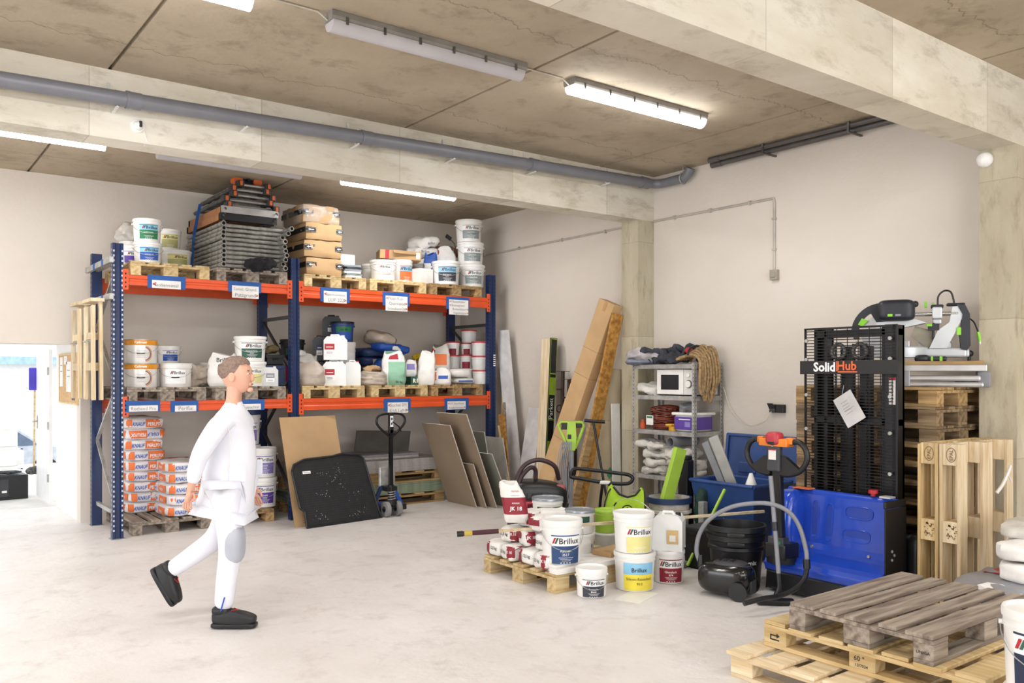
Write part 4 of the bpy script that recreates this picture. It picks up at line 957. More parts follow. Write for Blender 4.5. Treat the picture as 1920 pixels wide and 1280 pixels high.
boards('insulation_board', 'grey insulation board, %s of the pair on the plasterboards', 4.3, 5.85, 9.8, 10.35, .587, 2, .03, M_PB, mat('insulation_top', '#8f8e90', .8), 'insulation boards')
tag(MB().box((0, 0, .14), (.8, .02, .28), R=rotm(.15, .05, 0)).build('board_offcut', mat('dark_board', '#57534e', .8)), 'dark board offcut standing on the plasterboards', 'board', None, (5.45, 10.05, .655))
# ------------------------------------------------------------ leaning sheets
def sheet(name, label, A, B, C_, th, m, cat='board', group=None, edge=None):
    """A,B bottom corners, C_ offset vector to top; built at A"""
    A, B, C_ = V(A), V(B), V(C_); u = (B-A); Lu = u.length; u.normalize(); n = u.cross(C_).normalized(); v = n.cross(u); H = C_.dot(v); sk = C_.dot(u)
    mb = MB(); P = [V((0, 0, 0)), u*Lu, u*Lu+C_, C_]; Q = [p+n*th for p in P]
    mb.add(P+Q, [(3, 2, 1, 0), (4, 5, 6, 7)], 0).add(P+Q, [(0, 1, 5, 4), (1, 2, 6, 5), (2, 3, 7, 6), (3, 0, 4, 7)], 1)
    o = mb.build(name, [m, edge or m], bev=.001, seg=1); return tag(o, label, cat, group, A)
sheet('hardboard_sheet', 'tall light brown sheet leaning on the rack behind black mat', (3.74, 8.90, 0), (4.48, 9.02, 0), (-.02, .40, 1.19), .006, mat('hardboard', '#b8976f', .7, var=.06, scale=2), edge=M_CARDD)
# trunk mat
t = thing('car_boot_mat', 'black ribbed car boot mat leaning against the light brown sheet', 'mat', (3.82, 8.80, 0), .135, rot=(-.26, 0, .135))
W_, H_ = 1.0, .75
def om(k):
    P = [(.0+k, k), (W_-.0-k, k), (W_-.03-k, .08), (W_-.13-k*.9, H_-.05), (W_-.18, H_-k)]
    P += [(W_*.55, H_+.03-k), (W_*.45, H_+.012-k), (.08+k, H_-k), (-.055+k, H_-.05-k), (-.09+k, H_-.12), (-.06+k, .3), (-.05+k, .22), (-.0+k, .18)]
    return P
MB().prism(om(0), -.03, -.012, 'y').build('rubber_mat', mat('mat_black', '#1d1e21', .62, var=.15, scale=18, bump=.3, bscale=30), t, bev=.006)
rm = MB()
P = om(0)
for a, b in zip(P, P[1:]+P[:1]): rm.cyl((a[0], -.034, a[1]), (b[0], -.034, b[1]), .013, n=8)
rm.build('raised_rim', M_BLACK, t)
g_ = MB()
for i in range(34): g_.bx(.02+i*.0255-.03, .024+i*.0255-.03, -.0325, -.03, .06, H_-.07)
for i in range(24): g_.bx(-.03, W_-.14, -.0322, -.03, .06+i*.0255, .064+i*.0255)
g_.build('tread', mat('mat_tread', '#2a2b2f', .6), t)
cr = MB(); r_ = random.Random(3)
for k in range(110):
    cxx, czz = r_.choice([(.3, .58), (.42, .5), (.5, .42), (.25, .35), (.68, .3), (.2, .1), (.7, .1), (.48, .6)]); x, z = cxx+r_.gauss(0, .05), czz+r_.gauss(0, .03); s = r_.uniform(.0012, .0045)
    a = r_.uniform(0, PI); cr.add([(x+s*math.cos(a+q)*(1.6 if q in (0,) else 1), -.0335, z+s*math.sin(a+q)) for q in (0, 2.1, 4.2)], [(0, 1, 2)])
cr.build('plaster_specks', M_WINK, t)
MB().bx(.04, .14, -.0345, -.0335, .59, .62).bx(.05, .13, -.035, -.0344, .60, .604, 1).build('label', [M_WINK, M_INK], t)
# right end leaning boards
M_BB = mat('brown_board', '#94826d', .75, var=.05, scale=2); M_EDG = mat('board_edge', '#d5cec2', .8)
g = 'brown boards leaning at the plasterboard stack'
sheet('plasterboard_sheet', 'brown board with white edge, leftmost of the leaning boards', (6.13, 8.86, 0), (6.13, 9.52, 0), (-.40, 0, 1.05), .012, M_BB, group=g, edge=M_EDG)
sheet('plasterboard_sheet', 'brown board with white edge, tallest of the leaning boards', (6.30, 8.66, 0), (6.30, 9.34, 0), (-.46, 0, 1.19), .012, M_BB, group=g, edge=M_EDG)
sheet('plasterboard_sheet', 'small brown board between the leftmost and the tallest leaning boards', (6.21, 8.76, 0), (6.21, 9.1, 0), (-.20, 0, .56), .012, M_BB, group=g, edge=M_EDG)
M_GB = mat('grey_green_board', '#84867a', .75, var=.05, scale=2)
sheet('plasterboard_sheet', 'grey green board with white edge, rightmost of the leaning boards', (6.48, 8.60, 0), (6.48, 9.0, 0), (-.30, .0, .69), .012, M_GB, group=g, edge=M_EDG)
sheet('plasterboard_sheet', 'grey board offcut behind the tallest leaning board', (6.56, 9.05, 0), (6.56, 9.6, 0), (-.18, 0, .93), .012, M_GB, edge=M_EDG)
sheet('plasterboard_sheet', 'pale grey board with slanted cut behind the leaning boards', (6.66, 8.8, 0), (6.66, 9.3, 0), (-.05, .16, .85), .012, mat('pale_board', '#b8b4ab', .75), edge=M_EDG)
# hand pallet truck
t = thing('hand_pallet_truck', 'black handled hand pallet truck with blue forks before the plasterboards', 'pallet truck', (4.96, 8.95, 0), 0)
MB().prism([(-.022, .35), (.022, .35), (.018, 1.02), (-.018, 1.02)], -.02, .02, 'y').build('shaft', M_BLACKM, t, bev=.004)
loop = [(0, 0, .93), (.09, 0, 1.0), (.165, 0, 1.07), (.19, 0, 1.12), (.18, 0, 1.17), (.13, 0, 1.205), (0, 0, 1.215), (-.13, 0, 1.205), (-.18, 0, 1.17), (-.19, 0, 1.12), (-.165, 0, 1.07), (-.09, 0, 1.0)]
MB().tube(spline(loop+[loop[0]], 4)[:-1], .014, 10, closed=True).build('handle_loop', M_BLACKM, t)
MB().bx(-.028, .028, -.02, .02, .98, 1.22).build('grip_block', M_BLACK, t, bev=.006)
MB().bx(-.02, .02, -.0225, -.02, 1.06, 1.19).bx(-.01, .01, -.024, -.0225, 1.14, 1.165, 1).bx(-.01, .01, -.024, -.0225, 1.085, 1.11, 1).build('label', [M_WINK, M_INK], t)
MB().tube([(.01, -.02, 1.12), (.09, -.03, 1.06), (.12, -.03, 1.0)], .008, 6).build('lever', M_BLACKM, t)
MB().cyl((0, 0, .16), (0, 0, .37), .035, n=16).cyl((0, 0, .14), (0, 0, .2), .07, n=16).bx(-.07, .07, -.03, .1, .3, .35).build('pump', M_BLACK, t)
MB().tube([(.045*math.cos(a), .045*math.sin(a)-.02, .19+a*.0045) for a in [i*.5 for i in range(50)]], .005, 5).build('spring', M_STEEL, t)
for s in (-1, 1):
    MB().cyl((s*.05-s*.0, -.02, .09), (s*.1, -.02, .09), .09, n=28).build('wheel', mat('wheel_grey', '#8d8c8a', .6), t, bev=.006)
    MB().cyl((s*.048, -.02, .09), (s*.104, -.02, .09), .035, n=16).build('hub', M_BLACK, t)
    MB().prism([(s*.05, .36), (s*.09, .36), (s*.25, .05), (s*.19, .05)], .08, .11, 'y').build('support_plate', M_CRB if s < 0 else M_BLUE, t, bev=.003)
    MB().bx(min(s*.1, s*.26), max(s*.1, s*.26), .11, .62, .04, .085).build('fork', mat('truck_blue', '#2a4c94', .45), t, bev=.01)
MB().bx(-.25, .25, .06, .1, .05, .12).bx(-.13, .14, -.05, -.03, .1, .12).build('cross_bar', M_BLACK, t, bev=.005)
MB().bx(-.11, .11, .08, .12, .34, .58).build('back_plate', M_STEEL, t, bev=.02)
# wooden trestles hung on the rack side
for k, (x, y0, y1, w_) in enumerate(((1.88, 10.0, 10.42, 'far'), (1.90, 9.42, 9.86, 'near'))):
    t = thing('wooden_trestle', 'folded pale wooden trestle hanging on the rack side, the %s one' % ('one nearer the wall' if k == 0 else 'one beside the front post'), 'trestle', (x, (y0+y1)/2, 1.42), 0, 'wooden trestles on the rack side')
    hw = (y1-y0)/2
    for q, (dx, ln) in enumerate(((0, 1.02), (-.07, .96))):
        for s in (-1, 1): MB().box((dx, s*(hw-.04), ln/2+.0), (.03, .085, ln), R=rotm(s*.04)).build('leg', M_WPZ, t, bev=.003)
        MB().bx(dx-.012, dx+.012, -hw, hw, .3, .38).build('cross_bar', M_WPZ, t, bev=.002)
        MB().bx(dx-.012, dx+.012, -hw+.02, hw-.02, .62, .69).build('cross_bar', M_WPZ, t, bev=.002)
    MB().bx(-.10, .03, -hw, hw, 1.0, 1.035).build('top_board', M_WPZ, t, bev=.002)
    for s in (-1, 1): MB().cyl((-.11, s*(hw-.1), .6), (-.08, s*(hw-.1), .6), .01).build('bolt', M_STEEL, t)
for z, w_ in ((2.47, 'lower'), (2.84, 'upper')):
    t = thing('hanger_bar', 'grey steel hanger bar fixed to the rack side, %s one' % w_, 'bar', (1.97, 9.9, z))
    MB().bx(-.02, .018, -.6, .6, -.03, .03).build('bar', M_STEEL, t, bev=.002)
    MB().bx(-.024, -.02, -.3, -.22, -.032, .032).bx(-.024, -.02, .1, .18, -.032, .032).build('blue_tape', M_TAPEB, t)
# tall boards between rack and column
sheet('white_board', 'tall narrow white sheet leaning in the corner right of the rack', (6.86, 8.85, 0), (6.86, 9.1, 0), (.06, .42, 2.28), .03, mat('white_sheet', '#dcd9da', .6), edge=M_WHITE2)
sheet('timber_plank', 'pale pine plank standing behind the tall white sheet', (6.83, 9.2, 0), (6.83, 9.32, 0), (.1, .1, 1.45), .03, M_WMZ, cat='plank')
sheet('timber_plank', 'brown plank right of the rack upright', (6.80, 9.12, 0), (6.80, 9.18, 0), (.1, .16, 1.38), .03, M_WD, cat='plank')
sheet('timber_plank', 'orange brown osb strip before the tall white sheet', (6.62, 8.78, 0), (6.62, 8.90, 0), (.1, .3, 1.15), .018, M_OSB, cat='plank')
sheet('timber_plank', 'narrow pale batten beside the osb strip', (6.60, 8.74, 0), (6.60, 8.77, 0), (.1, .42, 1.0), .02, M_WPZ, cat='plank')
sheet('white_board', 'short white foam sheet standing left of the parquet package', (6.74, 8.58, 0), (6.74, 8.88, 0), (.27, .03, 1.24), .03, mat('foam_white', '#d8d4d3', .7), edge=M_WHITE2)
# parquet pack
t = thing('parquet_package', 'long narrow package with pale wood face and green black wrapper', 'package', (6.80, 8.33, 0), 0, rot=(-.03, .08, 0))
MB().bx(-.09, .0, -.085, .085, 0, 2.13).build('wood_face', M_WPZ, t, bev=.002)
MB().bx(.002, .012, -.088, .088, 0, 2.14).bx(-.092, .012, -.105, -.087, 0, 2.14).build('wrapper', M_BLACK, t)
f = planemap((0, -.106, 0), (1, 0, 0), (0, 0, 1)); fm = lambda x, y, off=0: f(-.04-y, x, off)
mb = MB(); mb.text('Parkett', fm, 1.25, -.02, .09, 0, 'c', .0)
mb.text('Parkett', fm, .25, -.02, .09, 0, 'c', .0)
for z in (.05, .62, 1.42): mb.patch(f, -.092, .012, z, z+.22, 1, off=.0005)
for z in (0, .6, 1.1, 1.68, 2.12): mb.patch(f, -.092, .012, z, z+.015, 1, off=.001)
mb.patch(f, -.092, -.086, 0, 2.13, 1, off=.001); mb.patch(f, .005, .012, 0, 2.13, 1, off=.001)
mb.build('print', [M_WINK, mat('wrapper_green', '#8fae2e', .5)], t, recalc=False)
# steel props
M_RUST = mat('rusty_steel', '#4c3a33', .7, .3, var=.2)
for k, (px, z1, lab) in enumerate(((1056, 1.72, 'tallest rusty steel prop leaning behind the long carton'), (1068, 1.62, 'rusty steel prop with clamp beside the tallest prop'), (1080, 1.6, 'rusty steel prop half hidden by the long carton'))):
    X = 6.97; Y = gy(px, X); t = thing('steel_prop', lab, 'prop', (X-.04, Y, 0), 0, 'steel props at the wall', rot=(0, .02, 0))
    MB().cyl((0, 0, .006), (0, 0, 1.2), .032, n=14).build('outer_tube', M_RUST, t); MB().cyl((0, 0, 1.1), (0, 0, z1-.006), .024, n=14).build('inner_tube', M_RUST, t)
    MB().bx(-.06, .06, -.06, .06, 0, .006).bx(-.06, .06, -.06, .06, z1-.006, z1).bx(-.09, -.02, -.012, .012, z1-.24, z1-.22).build('end_plate', M_RUST, t)
    MB().tube(arc((-.05, 0, 1.25), .045, 0, 2*PI, 12), .007, 6).build('ring_pin', M_RUST, t)
# long carton, OSB, paper roll
def strut_box(name, label, a, b, w_, d_, m, cat, up=(1, 0, 0), extra=None, taper=None):
    a, b = V(a), V(b); dd = (b-a); L = dd.length; dd.normalize(); upv = V(up); x = dd.cross(upv).normalized(); y = dd.cross(x).normalized()
    t = thing(name, label, cat, a); t.rotation_euler = Matrix((x, y, dd)).transposed().to_euler()
    MB().bx(-w_/2, w_/2, -d_/2, d_/2, 0, L).build('box' if cat == 'box' else 'board', m, t, bev=.004)
    return t, L
a_, b_ = (6.45, 8.0, .03), (6.75, 7.07, 2.50)
t, L = strut_box('long_cardboard_box', 'very long brown cardboard box leaning slantwise on the concrete column', a_, b_, .26, .14, M_CARD, 'box')
for z in (L*.36, L*.66, L*.78): MB().bx(-.132, .132, -.072, .072, z, z+.003).build('tape_seam', M_CARDD, t)
MB().bx(-.025, .025, -.072, .072, L-.12, L+.001).build('tape', mat('brown_tape', '#b58d5a', .4), t)
t, L = strut_box('osb_plank', 'long orange brown osb board leaning right of the long cardboard box', (6.43, 7.30, .02), (6.745, 6.96, 2.36), .16, .03, M_OSB, 'plank', up=(0, 1, 0))
t, L = strut_box('short_plank', 'short pale rough plank leaning before the osb board', (6.28, 7.25, .02), (6.48, 7.08, 1.15), .10, .05, M_WM, 'plank', up=(0, 1, 0))
M_ROLL = mat('paper_roll_beige', '#a29378', .7, var=.06, scale=3)
t = thing('floor_paper_roll', 'wide beige roll of floor protection paper standing by the column', 'roll', (6.80, 7.28, 0), rot=(.07, .055, 0))
pts = []
MB().lathe([(.15, 0), (.15, 1.0), (.145, 1.75), (.13, 1.75), (.12, 1.6)], n=36).build('roll', M_ROLL, t)
MB().lathe([(.25, .0), (.21, .6), (.17, 1.12), (.16, 1.15)], n=36).build('outer_sheet', M_ROLL, t)
f = cylmap(.252, .171, 1.12, -.55); mb = MB()
for k in range(2):
    for q in range(10):
        a = -PI/2+.3+q*.29; mb.text('FLOOR PROTECTION PAPER'[q], lambda x, y, off=0, a=a: f(.09*math.cos(a+PI)*-1+x*math.cos(0), .55+.09*math.sin(a)+y, off), 0, 0, .03, 0, 'c', 0, .003)
mb.poly(f, [(0, .50), (.03, .54), (.03, .60), (0, .64), (-.03, .60), (-.03, .54)], 1, .003)
fr = lambda x, y, off=0: f(.05+y, .08+x, off)
mb.text('Floor Protection', fr, .12, 0, .035, 0, 'c', 0, .003); mb.text('WWW paper', fr, .10, .05, .03, 0, 'c', 0, .003)
mb.build('print', [mat('olive_ink', '#6c6650', .6), M_GREEN], t, recalc=False)
sheet('white_board', 'narrow white panel standing between paper roll and column', (6.70, 6.99, 0), (6.82, 6.99, 0), (0, .03, 1.35), .02, M_WHITE2)
# ============================================================ metal shelf unit
t = shelf = thing('metal_shelf', 'galvanised metal shelf unit with microwave beside the concrete column', 'shelf', (0, 0, 0))
SX0, SX1, SY0, SY1 = 6.62, 7.05, 5.73, 6.60
for x, sx in ((SX0, 1), (SX1, -1)):
    for y, sy in ((SY0, 1), (SY1, -1)):
        mb = MB().bx(min(x, x+sx*.035), max(x, x+sx*.035), min(y, y+sy*.002), max(y, y+sy*.002), 0, 1.80).bx(min(x, x+sx*.002), max(x, x+sx*.002), min(y, y+sy*.035), max(y, y+sy*.035), 0, 1.80)
        for k in range(44):
            z = .04+k*.04; mb.bx(min(x-sx*.0008, x), max(x-sx*.0008, x), min(y+sy*.012, y+sy*.02), max(y+sy*.012, y+sy*.02), z, z+.014, 1); mb.bx(min(x+sx*.012, x+sx*.02), max(x+sx*.012, x+sx*.02), min(y-sy*.0008, y), max(y-sy*.0008, y), z, z+.014, 1)
        mb.build('post', [M_STEEL, M_DGREY], t)
SL = [.12, .62, 1.095, 1.46, 1.785]
for z in SL:
    MB().bx(SX0+.003, SX1-.003, SY0+.003, SY1-.003, z-.006, z).bx(SX0+.0025, SX0+.006, SY0+.003, SY1-.003, z-.045, z).bx(SX1-.006, SX1-.003, SY0+.003, SY1-.003, z-.045, z).bx(SX0+.003, SX1-.003, SY0+.0025, SY0+.006, z-.045, z).bx(SX0+.003, SX1-.003, SY1-.006, SY1-.003, z-.045, z).build('shelf_board', M_STEEL, t)
# microwave
t = thing('microwave', 'white microwave oven with dark window on the metal shelf', 'microwave', (6.86, 6.02, 1.462))
MB().bx(-.19, .17, -.25, .25, .01, .27).build('housing', M_WHITE, t, bev=.008)
MB().bx(-.21, -.191, -.11, .25, .012, .268).build('door', M_WHITE, t, bev=.005)
MB().bx(-.2125, -.21, -.055, .19, .06, .215).build('window', mat('dark_glass', '#26272b', .12), t, bev=.002)
MB().bx(-.205, -.191, -.25, -.115, .012, .268).build('control_panel', M_WHITE2, t, bev=.004)
MB().cyl((-.222, -.185, .12), (-.205, -.185, .12), .034, n=20).build('knob', M_WHITE, t); MB().cyl((-.209, -.185, .12), (-.2045, -.185, .12), .042, n=20).build('knob_ring', M_DGREY, t)
MB().cyl((-.222, -.185, .21), (-.205, -.185, .21), .02, n=20).build('knob', M_WHITE, t)
for y in (-.2, .2): MB().cyl((-.15, y, 0), (-.15, y, .012), .015).build('foot', M_BLACK, t)
bag('folded translucent plastic sheet left of the microwave', (6.80, 6.43, 1.53), (.38, .30, .15), .1, M_SACK, 2.6, .05, 3, name='plastic_sheet')
bag('folded grey white cloth tarp on shelf top at left', (6.74, 6.48, 1.88), (.50, .40, .13), .1, mat('tarp_grey', '#b4aeb0', .6, var=.2), 2.5, .05, 13, name='folded_tarp')
bag('folded bluish tarp lowest on shelf top at left', (6.74, 6.50, 1.815), (.50, .40, .06), -.1, mat('tarp_blue', '#7f8598', .6, var=.2), 2.5, .03, 14, name='folded_tarp')
t = thing('dark_jacket', 'crumpled dark grey jacket draped in folds on shelf top', 'jacket', (6.8, 6.2, 1.79))
mb = MB(); r_ = random.Random(9)
for k in range(7):
    p0 = V((-.15+.045*k, .16-.06*k, .03)); pts = [p0+V((r_.uniform(-.08, .08), r_.uniform(-.05, .05), z_)) for z_ in (0, .06, .12+.03*(k > 3))]+[p0+V((.12, -.08, .05+.03*r_.random()))]
    mb.tube(spline(pts, 5), [.03+.012*math.sin(i*.9+k) for i in range(16)], 10)
mb.lp((0, -.02, .07), (.3, .32, .12), 2.3, 10, 0, .05, 2); mb.build('jacket', mat('dark_denim', '#3b3d46', .85, var=.25, scale=14), t)
tag(MB().lp((0, 0, 0), (.09, .1, .06), 2.3, 8, 0, .02, 2).build('red_cloth', mat('red_cloth', '#b8323d', .8)), 'small red cloth between jacket and rope coil', 'cloth', None, (6.82, 5.98, 1.93))
M_ROPE = mat('hemp_rope', '#a88b62', .85, var=.2, scale=40, bump=.6, bscale=90)
t = thing('rope_coil', 'thick coiled hemp rope draped over the shelf top corner', 'rope', (6.82, 5.83, 1.785))
mb = MB()
for k in range(6):
    dx = .036*k-.1; zt_ = .045+.020*k; e_ = (.0, .05, -.03, .07, .02, -.05)[k]
    pts = [(dx, .30-.02*k, .03), (dx, .12, .06+zt_*.5), (dx+.01, -.02, zt_+.03), (dx+.01, -.12, zt_-.0), (dx+.0, -.155-.006*k, -.10), (dx-.02, -.15-.004*k, -.26-e_), (dx-.05, -.155, -.31-e_), (dx-.075, -.15, -.24), (dx-.07, -.145, -.1), (dx-.05, -.12, .04), (dx-.03, .0, zt_+.05), (dx-.03, .2, .05)]
    mb.tube(spline(pts, 6), .0145, 8)
mb.build('rope', M_ROPE, t); MB().tube(arc((-.02, .03, .07), .14, .2, PI-.2, 10, 'xz', .12), .012, 6).build('binding', M_BLACK, t)
t = thing('cable_coil', 'coil of reddish brown cable on the middle metal shelf', 'cable', (6.84, 6.30, 1.097)); mb = MB(); r_ = random.Random(4)
for k in range(20):
    rr = r_.uniform(.13, .185); z_ = .012+k*.0115; mb.tube([(rr*math.cos(a)*.95+r_.uniform(-.01, .01), rr*math.sin(a), z_+.02*math.sin(a*2+k)*(.3+k*.03)) for a in [2*PI*i/20 for i in range(20)]], .0075, 6, closed=True)
mb.build('cable', mat('red_brown_cable', '#7d3a2b', .5, var=.15), t); MB().bx(-.215, -.212, .0, .1, .05, .15).bx(-.2165, -.215, .01, .09, .12, .14, 1).build('label', [M_PAPER, M_GREEN], t)
tag(MB().cyl((0, 0, 0), (0, 0, .045), .045, n=20).tube([(-.03+.05*math.cos(a), .05*math.sin(a), .06) for a in [i*.5 for i in range(9)]], .012, 6).build('hose_connector', mat('yellow_black', '#d9a320', .5)), 'yellow hose connector between cable coil and violet tub', 'connector', None, (6.68, 6.07, 1.097))
t = thing('violet_tub', 'square tub with violet label and white lid on metal shelf', 'tub', (6.80, 5.90, 1.097))
MB().lp((0, 0, .09), (.3, .28, .19), 7, 8).build('tub', M_CLEAR, t); MB().bx(-.165, .165, -.155, .155, .165, .195).build('lid', M_WHITE, t, bev=.01)
MB().bx(-.155, -.152, -.12, .12, .02, .15).bx(-.12, .12, -.145, -.142, .02, .15).bx(-.157, -.155, -.09, .06, .12, .13, 1).bx(-.157, -.155, -.09, -.02, .05, .10, 2).build('label', [M_PURP, M_WINK, M_LILAC], t)
bag('grey plastic bag lying on the lid of the violet tub', (6.80, 5.98, 1.335), (.2, .16, .09), .2, M_GREY, 2.5, .04, 5, name='plastic_bag')
for k, (x, y, z, s, lab) in enumerate(((6.80, 6.35, .665, (.34, .36, .08), 'white cloth bundle, lowest left on the lower shelf'), (6.80, 6.33, .745, (.36, .34, .075), 'white cloth bundle, second from bottom at left'), (6.80, 6.32, .83, (.3, .34, .09), 'cream cloth bundle, third from bottom at left'), (6.74, 6.36, .93, (.26, .4, .08), 'white cloth bundle, highest left on the lower shelf'), (6.80, 5.97, .67, (.36, .32, .09), 'white cloth bundle, lowest right on the lower shelf'), (6.80, 5.98, .765, (.36, .34, .1), 'crumpled white plastic, middle right on the lower shelf'), (6.78, 6.0, .87, (.34, .34, .1), 'crumpled white plastic, highest right on the lower shelf'))):
    bag(lab, (x-.02, y, z), (s[0]*1.08, s[1]*1.12, s[2]*1.15), .1*(k % 3), M_SACK if k % 2 else mat('cloth_white', '#ddd9d2', .85, var=.06), 2.6, .05, k+50, name='cloth_bundle', cat='cloth', group='cloth bundles on the metal shelf')
tag(MB().lathe([(.045, 0), (.05, 0), (.05, .4), (.045, .4), (.045, 0)], n=24).build('grey_tube_roll', M_GREY), 'grey roll end sticking out of the lower shelf', 'roll', None, (6.58, 6.02, .985)).rotation_euler = (0, PI/2, 0)
tag(MB().lathe([(0, 0), (.03, 0), (.035, .05), (.02, .08), (.02, .1), (0, .1)]).build('spray_can', mat('orange_cap', '#c4562c', .5)), 'small orange capped can at shelf left end', 'can', None, (6.70, 6.52, 1.097))
# ============================================================ loaded pallet in the middle of the floor
pallet('light wooden pallet on the open floor carrying red white bags', 4.81, 5.50, 0, M_WL, 0, L=1.2, Wd=.95, seed=205)
P0 = .1445
pj = [('-x', 'r', M_DRED, .16, .49, -.44, .44), ('-x', 'JK 18', M_WINK, .33, .0, .032, .8), ('-x', '12,5 kg', M_INK, -.16, -.05, .035, .8), ('-y', 'r', M_DRED, -.49, -.36, -.4, .4)]
pj2 = [('-x', 'r', M_DRED, -.49, -.2, -.44, .44), ('-x', '12,5 kg', M_INK, .15, .0, .035, .8)]
pj3 = [('-x', 'r', M_DRED, -.47, .05, -.05, .42), ('-y', 'r', M_DRED, -.49, -.2, -.45, .45), ('-y', 'JK 18', M_WINK, -.34, .0, .035)]
gb = 'red and white adhesive bags on the floor pallet'
def jk(label, x, y, z, rz=0, s=(.27, .185, .125), pr=pj, rot=None, seed=0): bag(label, (x, y, z), s, rz, M_PAPER, 5.5, .012, seed, pr, group=gb, rot=rot)
jk('red and white bag lowest at the far left pallet corner', 4.36, 5.88, P0+.063, .05, pr=pj2, seed=1)
jk('red and white bag lowest, second from the far left corner', 4.36, 5.675, P0+.063, -.1, seed=2)
jk('red and white bag lowest, third from the far left corner', 4.38, 5.46, P0+.063, .08, pr=pj2, seed=3)
jk('red and white bag lowest, next to the flat white boxes', 4.37, 5.245, P0+.063, -.05, seed=4)
jk('red and white bag in second row at the far left', 4.43, 5.80, P0+.19, .3, seed=5)
jk('red and white bag in second row, middle one', 4.45, 5.57, P0+.19, -.15, pr=pj3, seed=6)
jk('red and white bag in second row behind the blue labelled bucket', 4.44, 5.32, P0+.19, .1, seed=7)
jk('white bag with grey table print in the third row', 4.50, 5.44, P0+.315, .25, (.32, .26, .12), pr=pj3, seed=8)
jk('red and white bag in the third row at the left', 4.55, 5.74, P0+.315, .35, seed=9)
jk('red and white bag above the third row before the vacuum', 4.72, 5.66, P0+.315, -.4, (.28, .2, .13), pr=[('-x', 'r', M_DRED, -.49, -.3, -.4, .4), ('-x', 'JK', M_WINK, -.4, 0, .03), ('-x', 'r', M_INKG, .1, .35, -.2, .25)], seed=10)
jk('red and white bag behind the second row, near pallet middle', 4.73, 5.44, P0+.075, .1, (.3, .26, .15), seed=12)
jk('plain topped bag behind the second row, on the hidden one', 4.73, 5.68, P0+.14, .1, (.3, .22, .27), seed=13)
X_, Y_ = 4.66, 5.80
sack_up('big red and white bag standing slanted on top of the bags', 968, 5.72, P0+.30, 46, 72, M_PAPER, .75, seed=21, lean=(-.22, .1), top=.6,
        band=[(.05, .12, 0, 360, M_PAPER), (.2, .62, 170, 360, M_DRED)], text=[('JK 18', -.02, .33, .22, M_WINK), ('mmmm', -.02, .5, .1, M_WINK), ('mmm', -.05, .8, .14, M_RED), ('mmmmm', -.05, .7, .09, M_INKG)])
# white flat boxes
for k, (x, y, sx, sy, z, lab) in enumerate(((4.40, 5.09, .40, .13, P0, 'flat long white box, lowest at the pallet front corner'), (4.72, 5.20, .9, .30, P0, 'large flat white box lying along the pallet front'), (4.62, 5.18, .62, .28, P0+.042, 'flat white box with lettering under the blue labelled bucket'))):
    if k == 0: x, y = 4.36, 5.06; sx = .28; sy = .10
    if k == 1: x, y, sx, sy = 4.93, 5.17, .78, .30
    if k == 2: x, y, sx, sy = 4.46, 5.19, .40, .22
    t = thing('flat_white_box', lab, 'box', (x, y, z+(-.0415 if k == 2 else 0)), 0, 'flat white boxes on the floor pallet')
    h = .04 if k < 2 else .055
    MB().bx(-sx/2, sx/2, -sy/2, sy/2, 0.0005, h).build('box', M_PAPER, t, bev=.003)
    if k: MB().text('Gewebe 45', planemap((0, -sy/2-.0005, 0), (1, 0, 0), (0, 0, 1)), 0, .012, .02, 0, 'c').text('Profil 12 mm', planemap((-sx/2-.0005, 0, 0), (0, -1, 0), (0, 0, 1)), 0, .012, .02, 0, 'c').build('lettering', M_INKG, t, recalc=False)
tag(MB().box((0, 0, .02), (.34, .2, .04)).build('cardboard_piece', M_CARD, bev=.002), 'torn brown cardboard piece on the flat white boxes', 'cardboard', None, (5.0, 5.2, P0+.0415), .15)
tag(MB().box((0, 0, .02), (.5, .05, .04)).build('wood_strip', M_WP, bev=.002), 'pale wood strip with paper band behind the flat boxes', 'strip', None, (5.0, 5.52, P0+.001), -.1)
bucket('white bucket with large dark blue label on the floor pallet front', 1053, 5.19, P0+.0565, 79, 80, block=mat('steel_blue_print', '#2d4a78', .5), title='Rausan', sub='3517', W=1.42, turn=14, t0=.02, t1=.80, lidh=.13)
g = 'adhesive buckets with dark green labels'
z = bucket('bucket with dark green label behind the red white bags, lower one', 1032, 5.98, P0, 58, h=.2, kind='title', block=M_DGREEN, title='JK 19 Fix', group=g, lid=M_GREY, handle=0, X=4.92, lidh=.14)
bucket('bucket with dark green label and grey lid, highest behind the bags', 1032, 5.98, z, 60, h=.23, kind='title', block=M_DGREEN, title='JK 19 Fix', group=g, lid=mat('foil_lid', '#9da3ac', .25, .3), handle=0, X=4.92, W=1.6, t0=.3, t1=.75)
z = bucket('bucket with dark green label right of the bags, lower one', 1087, 5.50, P0, 57, h=.185, kind='title', block=M_DGREEN, title='JK 19 Fix', group=g, lid=M_WHITE, handle=0, W=1.6, t0=.1, t1=.6, turn=10)
bucket('bucket with green printed label and grey lid right of the bags', 1087, 5.50, z, 57, h=.2, kind='block', block=M_WINK, title='JK 19 Fix', top=M_DGREEN, group=g, lid=MATS['foil_lid'], handle=0, W=1.6, turn=-8)
z = bucket('clear bucket under the lime bucket on the floor pallet', 1136, 5.52, P0, 46, h=.15, kind=None, tub=M_CLEAR, handle=0)
bucket('small lime green bucket stacked on a clear one', 1136, 5.52, z, 44, h=.2, kind=None, tub=M_LIME, lid=M_LIME, handle=0)
